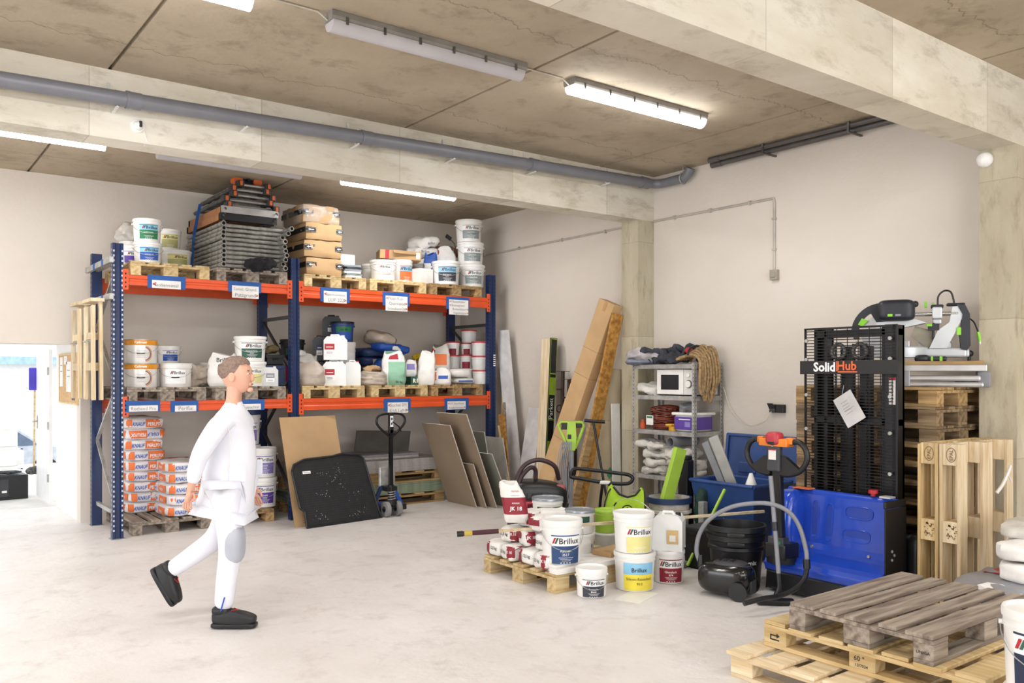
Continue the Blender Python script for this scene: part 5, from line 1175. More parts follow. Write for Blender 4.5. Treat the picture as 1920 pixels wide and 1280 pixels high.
# buckets on the floor before the pallet
bucket('small white bucket with charcoal label, nearest on the open floor', 1109, 4.84, 0, 60, h=.218, block=M_CHAR, title='Rostoptin', sub='Metall', W=1.45, turn=10, lidh=.16, taper=.92, t0=.05, t1=.8)
z = bucket('tall white bucket with yellow and sky blue label on the floor', 1190, 4.80, 0, 79, h=.295, kind='block', block=M_YEL, title='Brillux', sub='', top=M_SKYB, W=1.5, turn=14, handle=0, t0=.05, t1=.84)
bx_, by_ = gx(1190, 4.80), 4.80
f = cylmap(.150, .160, .27, facecam(bx_, by_)+math.radians(14))
tt = MB(); tt.text('Silicon-Fassadenf.', lambda x, y, off=0: f(x, y, off), 0, .092, .030, 0, 'c', .0, .006).text('910', lambda x, y, off=0: f(x, y, off), 0, .055, .03, 0, 'c', .0, .006)
LB = [o for o in bpy.data.objects if o.get('label', '').startswith('tall white bucket with yellow')][0]
tt.build('lettering', M_INK, LB, rot=(0, 0, -facecam(bx_, by_)-math.radians(14)), recalc=False)
bucket('tall white bucket with pale yellow label stacked on the yellow labelled one', 1188, 4.80, z, 78, h=.31, block=M_PYEL, W=1.3, turn=20, handle=0, t0=.04, t1=.78)
bk2 = [o for o in bpy.data.objects if o.get('label', '').startswith('tall white bucket with pale')][0]
MB().tube([(.165*math.cos(a), .165*math.sin(a), .275+.11*math.sin(a)) for a in [PI*i/14 for i in range(15)]], .0025, 5).build('handle', M_STEEL, bk2); MB().tube([(-.10, .13, .36), (-.13, .10, .34)], .007, 6).build('grip', M_BLACK, bk2)
z = bucket('white bucket with dark red label on floor behind the yellow labelled', 1254, 4.79, 0, 60, h=.262, block=M_DRED, title='Glanzlack', sub='874', W=1.5, turn=10, handle=0, t0=.06, t1=.86)
canister('large milky canister standing on the dark red labelled bucket', 1254, 4.79, z, 56, 70, M_TRANS, M_BLACK, None, turn=-8, dr_=.85)
cn = [o for o in bpy.data.objects if o.get('label', '').startswith('large milky')][0]
MB().bx(.0, .09, -.112, -.108, .06, .17).bx(.02, .07, -.1135, -.112, .08, .13, 1).build('label', [mat('tan_label', '#d6b77c', .6), M_PAPER], cn)
tag(MB().box((0, 0, .0012), (.34, .21, .002)).build('paper_sheet', M_WHITE), 'white sheet of paper lying on the floor below tall buckets', 'paper', None, (4.66, 4.60, 0), .35)
# lath with wrapped end
a_, b_ = V((3.87, 5.80, .385)), V((5.95, 4.40, .545)); dd = (b_-a_).normalized()
t = thing('wooden_lath', 'long pale lath with dark wrapped end lying across bags and buckets', 'lath', a_)
MB().beam(dd*.24, b_-a_, .03, .022).build('lath', M_WP, t, bev=.003)
MB().cyl((0, 0, 0), dd*.30, .02, n=12).build('wrapping', mat('maroon_wrap', '#4a2229', .7), t); MB().cyl(dd*.02, dd*.085, .022, n=12).build('yellow_tape', mat('yellow_tape', '#c9b04b', .6), t)
MB().cyl(-dd*.04, dd*.01, .024, n=12).build('tip', M_BLACK, t)
# ============================================================ construction vacuum, dark red and black
t = thing('site_vacuum', 'black and dark red site vacuum with arched hose behind the bags', 'vacuum cleaner', (5.16, 6.42, 0), facecam(5.16, 6.42)+.2)
M_VR = mat('vacuum_red', '#a5242f', .4); M_HOSE = mat('maroon_hose', '#3a2529', .5)
MB().lp((0, 0, .22), (.56, .42, .36), 6, 10).build('tank', M_BLACK, t)
MB().lp((0, 0, .50), (.54, .42, .34), 4.5, 12, post=lambda p: (p.x, p.y, p.z*(1-.25*max(0, p.x/.27)) )).build('motor_head', M_BLACK, t)
MB().lp((-.02, -.17, .40), (.42, .14, .18), 5, 8, post=lambda p: (p.x, p.y, p.z*(1.0-.9*p.x))).build('red_panel', M_VR, t)
v = MB()
for k in range(10): v.bx(-.14+k*.02, -.13+k*.02, -.243, -.238, .42, .47)
v.build('vent', M_BLACK, t)
MB().lp((.18, -.12, .60), (.12, .1, .07), 4, 8).build('control_panel', mat('dusty_red', '#a3595d', .5), t); MB().cyl((.18, -.175, .60), (.18, -.16, .60), .02, n=14).build('knob', M_BLACK, t)
for x in (-.12, .02): MB().bx(x-.02, x+.02, -.222, -.21, .52, .57).build('latch', M_DGREY, t, bev=.004)
for s in (-1, 1): MB().cyl((s*.2, .18, .09), (s*.24, .18, .09), .09, n=20).cyl((s*.2, -.17, .04), (s*.235, -.17, .04), .04, n=16).build('wheel', M_DGREY, t)
hp = spline([(.22, .05, .66), (.16, .0, .80), (.0, -.02, .86), (-.15, -.04, .80), (-.24, -.1, .62), (-.28, -.2, .35), (-.32, -.3, .08)], 8)
MB().tube(hp, .022, 12).tube(spline([(-.02, .0, .66), (-.03, -.02, .77), (-.1, -.05, .78), (-.2, -.1, .66), (-.24, -.2, .4)], 8), .021, 12).build('hose', M_HOSE, t)
# ============================================================ long-neck sander with lime head
t = thing('wall_sander', 'long necked wall sander with lime triangular handle and cable coil', 'sander', (5.87, 6.76, 0), facecam(5.87, 6.76))
MB().cyl((0, 0, .03), (.02, .1, .96), .021, n=12).cyl((.01, .07, .62), (.013, .075, .68), .032, n=14, mi=1).build('pole', [M_GREY, M_BLACK], t)
MB().cyl((0, -.02, 0), (0, .0, .05), .11, n=24).build('sanding_head', M_BLACK, t)
hd = MB(); 
tri = [(-.125, 1.16), (-.10, 1.19), (.10, 1.19), (.125, 1.16), (.05, .94), (.035, .88), (-.005, .88), (-.02, .94)]
def ringp(P, Q, y0, y1, mb):
    n = len(P)
    for i in range(n):
        j = (i+1) % n; a, b, c, d_ = P[i], P[j], Q[j], Q[i]
        v_ = [(a[0], y0, a[1]), (b[0], y0, b[1]), (c[0], y0, c[1]), (d_[0], y0, d_[1])]+[(a[0], y1, a[1]), (b[0], y1, b[1]), (c[0], y1, c[1]), (d_[0], y1, d_[1])]
        mb.add(v_, [(0, 1, 2, 3), (7, 6, 5, 4), (0, 4, 5, 1), (3, 2, 6, 7)], 0)
MB().prism([(-.02, .88), (.05, .88), (.065, 1.0), (.055, 1.185), (-.03, 1.185), (-.04, 1.0)], .05, .13, 'y').build('motor_housing', M_LIME, t, bev=.012)
MB().tube([(-.02, .09, .90), (-.09, .09, 1.06), (-.125, .09, 1.14), (-.10, .09, 1.175), (-.03, .09, 1.175)], .016, 8).tube([(.05, .09, .90), (.11, .09, 1.05), (.14, .09, 1.14), (.12, .09, 1.175), (.05, .09, 1.175)], .016, 8).build('handle_bar', M_LIME, t)
MB().bx(-.095, -.02, .06, .10, 1.10, 1.17).bx(.06, .12, .06, .10, 1.12, 1.16).bx(-.03, .01, .045, .06, 1.0, 1.05).build('switch', M_BLACK, t, bev=.006)
mb = MB(); r_ = random.Random(2)
for k in range(6):
    x0 = -.11+k*.018; mb.tube(spline([(x0+.03, -.01, .98), (x0-.01, -.03, .86), (x0-.025, -.03, .6), (x0+.01, -.03, .38-.01*k), (x0+.04, -.03, .5), (x0+.03, -.02, .8), (x0+.03, -.01, .98)], 5), .0055, 6)
mb.build('cable_coil', M_GREY, t)
# T-handle
t = thing('hand_pump', 'black rod with T handle standing behind the lime bag', 'pump', (5.98, 6.28, 0), facecam(5.98, 6.28))
MB().cyl((.04, 0, .02), (-.17, .12, 1.20), .013, n=10).build('rod', M_BLACKM, t); MB().tube([(-.26, .12, 1.21), (-.17, .12, 1.2), (-.05, .12, 1.195)], .018, 10).build('handle', M_BLACKM, t)
MB().cyl((.06, 0, 0), (.0, .03, .38), .035, n=14).build('cylinder', M_BLACKM, t)
# push frame with lime bag
t = thing('push_frame', 'push frame with black loop handle and lime green tool bag', 'frame', (5.60, 5.98, 0), facecam(5.6, 5.98))
lp_ = spline([(-.30, -.1, .74), (-.26, -.1, .79), (-.1, -.1, .78), (.12, -.1, .755), (.24, -.1, .74), (.28, -.1, .70), (.22, -.1, .655), (.0, -.1, .665), (-.22, -.1, .70), (-.29, -.1, .71), (-.30, -.1, .74)], 5)[:-1]
MB().tube(lp_, .018, 10, closed=True).build('handle_loop', M_BLACKM, t)
MB().lp((.02, -.1, .665), (.11, .04, .035), 4, 6).build('clamp', M_WHITE2, t)
for s in (-1, 1): MB().tube([(s*.03+.03, -.1, .65), (s*.07+.05, -.05, .5), (s*.1+.04, .04, .01)], .014, 8).build('leg', M_BLACKM, t)
MB().cyl((-.1, .04, .05), (.18, .04, .05), .05, n=18).build('wheel', M_BLACK, t)
t = thing('lime_tool_bag', 'lime green bag with black trim and round black emblem', 'bag', (gx(1168, 5.60), 5.60, .03), facecam(5.5, 5.60))
pf = [(-.20, .30), (-.165, .50), (-.13, .62), (-.105, .645), (-.03, .56), (.04, .535), (.11, .56), (.165, .62), (.185, .60), (.20, .36), (.17, .31)]
MB().prism(pf, -.06, .07, 'y').build('bag', mat('lime_cloth', '#a9cf2c', .7, var=.12, bump=.5, bscale=14), t, bev=.025, seg=3)
MB().tube([(x, -.07, z) for x, z in [(-.19, .32), (-.16, .50), (-.135, .58), (-.11, .62)]], .007, 6).tube([(-.085, -.062, .635), (-.03, -.068, .57), (.04, -.068, .545), (.11, -.068, .565), (.155, -.062, .62)], .01, 6).tube([(.19, -.055, .60), (.2, -.06, .36)], .006, 6).build('piping', M_BLACK, t)
f = planemap((.04, -.066, .42), (1, 0, 0), (0, 0, 1)); mb = MB(); mb.poly(f, [(.055*math.cos(a), .055*math.sin(a)) for a in [2*PI*i/24 for i in range(24)]], 0)
mb.poly(f, [(.045*math.cos(a), .045*math.sin(a)) for a in [2*PI*i/24 for i in range(24)]], 1, .0006); mb.poly(f, [(-.035, -.03), (0, .04), (.035, -.03), (.02, -.03), (0, .012), (-.02, -.03)], 0, .0012); mb.poly(f, [(-.018, -.03), (.018, -.03), (.018, -.012), (-.018, -.012)], 0, .0012); mb.build('emblem', [M_BLACK, MATS['lime_cloth']], t, recalc=False)
MB().prism([(-.17, -.029), (.17, -.029), (.17, .298), (-.17, .298)], -.05, .06, 'y').build('bag_bottom', M_BLACK, t, bev=.02)
# dirty buckets with lime plank
z = bucket('dirty white bucket, lower one under the navy rimmed bucket', 1249, 5.52, 0, 82, h=.27, kind=None, openm=1, handle=0, tub=mat('dirty_white', '#cfc9be', .6, var=.2), group='dirty buckets', r=.19, X=6.02)
z = bucket('dirty white bucket with navy rim holding the lime plank', 1249, 5.52, .19, 82, h=.34, kind=None, openm=1, handle=0, tub=MATS['dirty_white'], group='dirty buckets', r=.20, X=6.02)
o = [o for o in bpy.data.objects if o.get('label', '').startswith('dirty white bucket with navy')][0]
MB().lathe([(.197, .29), (.214, .295), (.214, .345), (.19, .345), (.185, .3)]).build('rim', MATS['blue_brown_sack'] if 0 else M_NAVY, o)
MB().lathe([(.196, .2), (.212, .205), (.212, .23), (.197, .235)]).build('ridge', MATS['dirty_white'], o)
t, L = strut_box('lime_plank', 'lime green foam plank sticking up out of the dirty bucket', (5.95, 5.56, .30), (6.13, 5.48, .98), .13, .05, M_LIME, 'plank', up=(.1, 1, 0))
MB().bx(-.067, .067, -.027, .027, L, L+.004).build('end_face', M_LIME, t)
# ============================================================ blue grit bin
M_BIN = mat('bin_blue', '#2b4a86', .38, var=.06)
t = thing('blue_bin', 'large open blue plastic bin with raised lid behind black tub', 'bin', (0, 0, 0))
BX0, BX1, BY0, BY1, BZ = 6.20, 6.76, 4.70, 5.42, .70
def ringq(x0, x1, y0, y1, z): return [(x0, y0, z), (x1, y0, z), (x1, y1, z), (x0, y1, z)]
lo = ringq(BX0+.12, BX1-.04, BY0+.08, BY1-.08, .005); hi = ringq(BX0, BX1, BY0, BY1, BZ); hi2 = ringq(BX0+.02, BX1-.02, BY0+.02, BY1-.02, BZ); lo2 = ringq(BX0+.14, BX1-.06, BY0+.1, BY1-.1, .08)
mb = MB().add(lo+hi+hi2+lo2, [(3, 2, 1, 0)]+[(i, (i+1) % 4, 4+(i+1) % 4, 4+i) for i in range(4)]+[(4+i, 4+(i+1) % 4, 8+(i+1) % 4, 8+i) for i in range(4)]+[(8+i, 8+(i+1) % 4, 12+(i+1) % 4, 12+i) for i in range(4)]+[(12, 13, 14, 15)])
mb.build('body', M_BIN, t, bev=.012)
r = MB(); 
for a, b in ((0, 1), (1, 2), (2, 3), (3, 0)): r.cyl(V(hi[a])-V((0, 0, .01)), V(hi[b])-V((0, 0, .01)), .018, n=8)
r.build('rim', M_BIN, t)
g_ = [(BX0+.05, 'x')]
f = lambda x, y, off=0: (BX0+.044+(.35-y)*.0-off-.0+(0.70-y)*.171-.045, 5.05-x, y)
mb = MB(); pts = [(.05*math.cos(a), .42+.06*math.sin(a)) for a in [.7+i*.45 for i in range(12)]]
mb.tube([f(x, y, .002) for x, y in pts]+[f(.0, .42, .002)], .006, 5); mb.build('moulded_emblem', M_BIN, t)
lid = MB().box((0, 0, .21), (.035, .80, .40)).box((-.02, 0, .40), (.05, .82, .03)).box((-.02, .4, .2), (.05, .03, .42)).box((-.02, -.4, .2), (.05, .03, .42)).box((-.022, .15, .09), (.02, .2, .1)).box((-.022, -.15, .09), (.02, .2, .1))
lid.build('lid', M_BIN, t, bev=.008, loc=(BX1+.03, 5.06, BZ-.01), rot=(0, .12, 0))
for k, (y, z1, wd, m, lab) in enumerate(((5.24, 1.04, .07, M_GREY, 'long grey spatula blade leaning in the blue bin, left one'), (5.14, 1.10, .10, mat('light_grey_metal', '#b3b2ae', .4, .3), 'long light grey profile blade leaning in the blue bin'))):
    t2, L = strut_box('spatula_blade', lab, (6.46, y-.18, .30), (6.34, y+.12, z1), wd, .02, m, 'blade', up=(1, .2, 0))
    for q in (.2, .8): MB().cyl((0, -.012, L*q), (0, -.009, L*q), .008).build('rivet', M_DGREY, t2)
tag(MB().lathe([(.0, 0), (.05, 0), (.015, .1), (0, .1)]).build('white_cone', M_WHITE), 'small white cone nozzle on the blue bin edge', 'nozzle', None, (6.3, 4.80, BZ-.0))
tag(MB().bx(-.05, .05, -.06, .06, 0, .86).bx(-.04, .04, -.05, .05, .86, .9).build('black_stand', M_BLACK, bev=.01), 'black upright tool stand left of the blue bin', 'stand', None, (6.30, 5.56, 0))
tag(MB().bx(-.03, .03, -.03, .03, 0, .52).build('grey_profile', M_STEEL, bev=.003), 'short grey steel profile standing by the dirty bucket', 'profile', None, (6.20, 5.42+.0, 0)).location = (6.1, 5.18, 0)
t, L = strut_box('lime_pole', 'thin lime green pole slanting down before the blue bin', (5.66, 4.98, .03), (6.10, 4.93, .66), .022, .022, M_LIME, 'pole')
for y, h, m, nm, lab in ((5.30, 1.05, mat('profile_grey', '#9d9c98', .5, .2), 'grey_profile', 'wide grey metal profile at wall behind the bin'), (5.16, 1.02, M_STEELD, 'grey_profile', 'narrow grey metal profile at wall behind the bin')):
    tag(MB().bx(-.02, .02, -.075 if y > 5.2 else -.05, .075 if y > 5.2 else .05, 0, h).build(nm, m, bev=.002), lab, 'profile', None, (7.03, y+.22, 0))
t = crate('black plastic crate with grey lid between bin and canister', 5.72, 6.02, 4.76, 5.06, 0, .34, M_BLACK)
tag(MB().bx(-.16, .16, -.16, .16, 0, .02).build('grey_board', M_DGREY, bev=.004), 'dark grey board lying on the black crate', 'board', None, (5.87, 4.91, .342))
tag(MB().tube([(0, 0, .03), (.5, .1, .03)], .025, 12).build('grey_tube', M_GREY), 'grey vacuum tube lying on the floor by the crate', 'tube', None, (5.42, 4.98, 0))
t = thing('green_cloth', 'dark green cloth hanging behind the dirty buckets', 'cloth', (6.22, 5.28, 0))
MB().lp((0, 0, .30), (.14, .12, .6), 3, 10, 0, .05, 4).build('cloth', mat('bottle_green', '#1f3d36', .8, var=.2), t)
# ============================================================ black mixing tub
def blacktub(z0, r, h, label, text=None):
    t = thing('black_tub', label, 'tub', (5.62, 4.43, z0), facecam(5.62, 4.43), 'black mixing tubs')
    pr = [(0, 0), (r*.82, 0), (r*.84, .01), (r*.93, h*.70), (r*1.0, h*.72), (r*.99, h*.78), (r*.95, h*.80), (r*.97, h*.88), (r*1.03, h*.9), (r*1.03, h), (r*.96, h), (r*.86, h*.3), (r*.8, .03), (0, .03)]
    MB().lathe(pr, n=40).build('tub', M_BLACK, t)
    if text:
        MB().text(text, cylmap(r*.84, r*.93, h*.7, .38), 0, h*.26, .052, 0, 'c', .02, .004).build('lettering', M_WINK, t, recalc=False)
    for s in (-.5,): MB().lp((0, -r*1.01, h*.86), (.14, .03, .04), 6, 5).build('grip', M_BLACK, t)
blacktub(0, .225, .40, 'black round mixing tub, lower of two, without lettering')
blacktub(.075, .232, .40, 'black round mixing tub with white lettering, nested in the lower one', 'Collomix')
# ============================================================ household vacuum
t = thing('floor_vacuum', 'black household vacuum cleaner with grey arched hose on floor', 'vacuum cleaner', (5.24, 4.22, 0), facecam(5.24, 4.22)-.35)
MB().lp((0, 0, .135), (.42, .27, .24), 3.2, 14, post=lambda p: (p.x, p.y, p.z*(1+.25*(p.x > 0)*p.x*2) )).build('body', mat('gloss_black', '#101113', .18, coat=.3), t)
MB().lp((.03, 0, .235), (.26, .19, .07), 3, 10).build('top_cover', M_DGREY, t)
for k in range(3): MB().bx(-.06+k*.05, -.03+k*.05, -.06, .06, .262, .272).build('vent', M_BLACK, t, bev=.004)
for s in (-1, 1): MB().cyl((.14, s*.13, .07), (.14, s*.155, .07), .07, n=20).build('wheel', M_BLACK, t)
MB().bx(.17, .215, -.06, .06, .04, .14).build('rear_panel', M_DGREY, t, bev=.01)
M_GH = mat('hose_grey', '#85868c', .4, var=.05)
V0 = V((5.24, 4.22, 0)); 
def wp(px, py, d): a, b = dr(px); return V((a*d, b*d, CH+(700-py)*d/FP))
pts = [wp(1313, 1055, 6.62), wp(1306, 1032, 6.62), wp(1312, 1000, 6.6), wp(1332, 972, 6.55), wp(1372, 950, 6.5), wp(1420, 943, 6.42), wp(1455, 947, 6.36), wp(1482, 962, 6.32), wp(1500, 990, 6.3), wp(1511, 1030, 6.28), wp(1513, 1052, 6.25)]
RT_ = Matrix.Rotation(-(facecam(5.24, 4.22)-.35), 4, 'Z') @ Matrix.Translation(-V0)
L_ = lambda P: [RT_ @ p for p in P]
MB().tube(L_(spline(pts, 6)), .017, 10).build('hose', M_GH, t)
MB().tube(L_([wp(1512, 1048, 6.25), wp(1513, 1066, 6.24)]), .026, 14).tube(L_(spline([wp(1513, 1066, 6.24), wp(1508, 1085, 6.2), wp(1490, 1104, 6.14), wp(1460, 1117, 6.08), wp(1430, 1122, 6.0), wp(1395, 1131, 5.95)], 5)), .019, 10).build('wand_handle', M_BLACK, t)
MB().tube(L_([wp(1313, 1040, 6.62), wp(1314, 1062, 6.6)]), .022, 12).build('hose_collar', M_BLACK, t)
tp = wp(1445, 892, 6.42); bt = wp(1462, 1100, 6.28)
MB().tube(L_([tp, tp+(bt-tp)*.92]), .017, 12).tube(L_([tp+(bt-tp)*.42, tp+(bt-tp)*.5]), .024, 12, 1).tube(L_([tp+(bt-tp)*.88, bt, V((bt.x-.02, bt.y+.02, .05))]), .021, 12, 1).build('suction_tube', [M_GH, M_BLACK], t)
nb = V((bt.x-.05, bt.y+.0, .022)); q = L_([nb])[0]
MB().box(q, (.27, .09, .04), R=rotm(0, 0, .5)).build('floor_nozzle', M_BLACK, t, bev=.012)
# ============================================================ electric pallet stacker
M_SB = mat('stacker_blue', '#1d47b8', .22, var=.04, coat=.4); M_SBL = mat('stacker_black', '#141417', .4, var=.05)
t = thing('electric_stacker', 'blue and black electric pallet stacker with mesh mast guard', 'stacker', (5.60, 3.66, 0))
# local: x into the hall wall, y away; cover profile in xz
W2 = .47
MB().prism([(0.0, .02), (.015, .17), (.50, .17), (.50, .02)], -W2, W2, 'y').build('lower_skirt', M_SBL, t, bev=.02)
pf = [(0, .165), (-.02, .22), (0, .262), (.04, .285), (.17, .322), (.205, .345), (.228, .39), (.245, .50), (.275, .75), (.295, .785), (.33, .79), (.33, .165)]
MB().prism(pf, -W2, W2, 'y').build('cover', M_SB, t, bev=.018, seg=3)
MB().lp((.235, .40, .50), (.34, .20, .56), 4, 10, post=lambda p: (p.x+.16*max(0, p.z), p.y, p.z)).build('cover_bulge', M_SB, t)
# recesses on the back panel: raised outlines, shade painted in as darker blue
def recess(y, z, ry, rz_, name='pressed_recess'):
    n = 28; P = []
    for i in range(n):
        a = 2*PI*i/n; P.append((y+math.copysign(abs(math.cos(a))**.6, math.cos(a))*ry, z+math.copysign(abs(math.sin(a))**.6, math.sin(a))*rz_))
    xs = lambda z_: .2455+(z_-.5)*.1154
    MB().tube([(xs(b)-.001, a, b) for a, b in P], .0055, 6, closed=True).build(name, M_SB, t)
    MB().add([(xs(b)-.0015, y+(a-y)*.93, z+(b-z)*.93) for a, b in P], [tuple(range(n))]).build('recess_shade', mat('stacker_blue_shade', '#1b3da0', .3, var=.03), t)
recess(.20, .57, .032, .14); recess(.08, .555, .032, .14); recess(-.16, .655, .11, .045); recess(-.15, .485, .11, .045)
for y, z, x in ((.20, .36, .20), (-.27, .36, .20), (-.44, .37, .2)): MB().cyl((x, y, z), (x+.02, y, z), .011, n=12).build('bolt', M_STEEL, t)
MB().bx(.06, .34, -W2-.012, -W2+.0, .10, .74).build('side_panel', M_SBL, t, bev=.01)
MB().bx(.06, .34, -W2-.012, -W2+.01, .74, .795).build('side_top', M_SBL, t, bev=.02)
for k in range(3): MB().cyl((.14+.03*(k % 2), -W2-.018, .38+k*.03), (.14+.03*(k % 2), -W2-.01, .38+k*.03), .010, n=10).build('bolt', M_STEEL, t)
MB().lp((.46, -W2-.02, .30), (.16, .12, .46), 5, 8).build('side_wheel_guard', M_SBL, t)
MB().cyl((.30, -.25, .79), (.30, -.25, .815), .018, n=14).cyl((.30, -.25, .81), (.30, -.25, .835), .034, n=18).build('stop_button', M_RED, t)
MB().bx(.26, .34, -.40, -.32, .788, .80).build('display', mat('pale_grey_panel', '#c3c4c6', .3), t); MB().bx(.25, .33, .25, .40, .786, .792).build('warning_label', M_ORG, t)
# tiller
MB().cyl((-.02, .31, .25), (-.02, .31, .30), .11, n=28).bx(-.11, .08, .22, .40, .28, .40).build('tiller_base', M_SBL, t, bev=.012)
MB().bx(-.10, -.02, .24, .38, .33, .45).build('motor_block', M_DGREY, t, bev=.01); MB().cyl((-.08, .30, .35), (-.10, .30, .35), .03).cyl((-.10, .27, .41), (-.105, .27, .41), .012, mi=1).build('drive_screw', [M_STEEL, M_GREEN], t)
MB().beam((-.05, .30, .33), (-.09, .30, 1.08), .075, .05, up=(1, 0, 0)).build('tiller_arm', M_SBL, t, bev=.008)
MB().box((-.12, .30, 1.06), (.05, .115, .22)).build('tiller_console', M_DGREY, t, bev=.012)
MB().bx(-.147, -.145, .27, .335, 1.04, 1.12).bx(-.148, -.147, .27, .335, 1.11, 1.12, 1).build('label', [M_PAPER, M_RED], t)
MB().cyl((-.15, .30, 1.15), (-.13, .30, 1.15), .012).build('key', M_STEEL, t)
MB().bx(-.15, -.05, .175, .425, 1.14, 1.20).bx(-.13, -.07, .145, .20, 1.16, 1.21).bx(-.13, -.07, .40, .455, 1.16, 1.21).build('control_head', mat('tiller_orange', '#e8842a', .4), t, bev=.008)
MB().lp((-.12, .30, 1.20), (.10, .12, .10), 4, 8).build('crash_button', mat('crash_red', '#b23440', .4), t); MB().bx(-.17, -.155, .27, .33, 1.155, 1.18).build('switch', M_BLACK, t, bev=.004)
for s in (-1, 1):
    MB().tube(spline([(-.10, .30+s*.12, 1.175), (-.10, .30+s*.20, 1.18), (-.10, .30+s*.255, 1.13), (-.10, .30+s*.265, 1.05), (-.10, .30+s*.21, .97), (-.10, .30+s*.12, .935), (-.10, .30+s*.05, .93)], 6), .021, 12).build('handle_grip', M_BLACK, t)
    MB().prism([(.30+s*.04, .93), (.30+s*.05, 1.08), (.30+s*.10, 1.06), (.30+s*.22, .975), (.30+s*.14, .93)] if s > 0 else [(.30-.04, .93), (.30-.14, .93), (.30-.22, .975), (.30-.10, 1.06), (.30-.05, 1.08)], -.125, -.085, 'x').build('guard_plate', M_SBL, t, bev=.006)
# mast behind
mx = .45
for y0, y1 in ((-.36, -.23), (.22, .34)):
    MB().bx(mx, mx+.09, y0, y0+.03, .05, 2.05).bx(mx, mx+.09, y1-.03, y1, .05, 2.05).bx(mx+.06, mx+.09, y0, y1, .05, 2.05).build('mast_rail', M_SBL, t, bev=.003)
MB().bx(mx-.01, mx, -.36, -.26, .05, 2.055).build('mast_rail_face', mat('mast_dark', '#1c1d22', .35), t, bev=.003)
for y0 in (-.13, .02): MB().bx(mx+.02, mx+.07, y0, y0+.09, .4, 1.9).build('lift_cylinder', M_SBL, t)
for z_ in (1.30, 1.97): MB().bx(mx, mx+.09, -.36, .34, z_, z_+.055).build('cross_member', M_SBL, t, bev=.004)
for y in (-.11, .0, .1, .15):
    c = MB()
    for k in range(60):
        z = .7+k*.0205
        c.box((mx-.0+.01*0, y, z), (.008, .014 if k % 2 else .008, .019))
    c.build('lift_chain', M_BLACKM, t)
for y in (-.055, .125): MB().tube([(mx+.0, y+.055*math.cos(a), 1.86+.055*math.sin(a)) for a in [2*PI*i/20 for i in range(20)]], .016, 8, closed=True).build('chain_wheel', M_STEELD, t)
# mesh guard
x0 = mx-.035; gm = MB(); ya, yb = -.34, .40
for k in range(int((2.04-.72)/.0235)): gm.box((x0, (ya+yb)/2, .73+k*.0235), (.0055, yb-ya, .0065))
gm.build('guard_wires', M_BLACKM, t)
gv = MB()
for k in range(9): gv.box((x0+.005, ya+.01+k*(yb-ya-.02)/8, 1.385), (.004, .005, 1.31))
gv.build('guard_uprights', M_BLACKM, t)
MB().bx(x0-.008, x0+.008, yb-.012, yb, .72, 2.05).bx(x0-.008, x0+.008, ya, yb, 2.035, 2.05).build('guard_frame', M_BLACKM, t)
for z in (.95, 1.25, 1.52, 1.80, 1.95):
    for y in (ya+.02, yb-.02): MB().cyl((x0-.014, y, z), (x0, y, z), .014, n=10).build('clip', M_STEEL, t)
# sign board
sg = MB().bx(x0-.03, x0-.012, -.39, .425, 1.685, 1.79).build('name_board', M_SBL, t, bev=.002)
f = planemap((x0-.0305, .30, 1.70), (0, -1, 0), (0, 0, 1)); mb = MB()
sz = .19/textgeo('Solid', .03)[3]; mb.text('Solid', f, .0, .008, sz, 0, 'l', .03); mb.text('Hub', f, .208, .018, .165/textgeo('Hub', .02)[3], 1, 'l', .02)
mb.patch(f, .199, .375, -.002, .007, 1, off=.002); mb.patch(f, .199, .211, -.002, .085, 1, off=.002)
mb.build('lettering', [M_WINK, mat('sign_orange', '#ee6b35', .5)], sg, recalc=False)
MB().bx(mx-.0125, mx-.011, -.345, -.295, 1.46, 1.66).bx(mx-.0135, mx-.0125, -.345, -.295, 1.64, 1.66, 1).tube([(mx-.0135, -.32+.012*math.sin(i*1.7), 1.48+i*.008) for i in range(18)], .0016, 4, 2).build('label', [M_PAPER, M_RED, M_INK], t)
cdm = MB().box((x0-.018, .0, 1.42), (.004, .17, .245), R=rotm(-.55)); cdm.box((x0-.0205, .0, 1.42), (.001, .09, .003), 1, rotm(-.55))
for k in range(5): cdm.box((x0-.0205, .045-.012*k, 1.47-.02*k), (.001, .06, .003), 1, rotm(-.55))
cdm.tube([(x0-.018, .06, 1.53), (x0-.01, .05, 1.60)], .003, 5, 1)
cdm.build('hanging_card', [mat('card_grey', '#c9c6c6', .5), M_INKG], t)
for s in (-1, 1): MB().bx(.52, .66, s*.30-.07, s*.30+.07, .03, .09).build('fork_leg', M_SBL, t)
# ============================================================ stack of old pallets with saw
M_WD2 = wood('brown_weathered_wood', '#9c8566', '#6b563d')
z = 0
for k in range(11):
    o_ = rnd.uniform(-.025, .025)-(.0 if k > 3 else .03)
    pallet('old pallet in the tall stack behind the stacker, %s' % ['lowest', 'second from bottom', 'third from bottom', 'fourth from bottom', 'fifth from bottom', 'in the middle', 'fifth from top', 'fourth from top', 'third from top', 'second from top', 'topmost'][k], 6.69+o_*.5, 3.73+o_*.5, z, [M_WD2, M_WM, M_WD2, M_WD2, M_WM, M_WD2][k % 6], PI/2, 'tall stack of old pallets', seed=300+k); z += .1442
    t_ = bpy.context.scene.objects
for i, z_ in ((5, 5*.1442), (8, 8*.1442)):
    pass
PZ = z
t = thing('saw_bench', 'low aluminium bench carrying the mitre saw on the pallet stack', 'bench', (6.62, 3.42, PZ), facecam(6.62, 3.42))
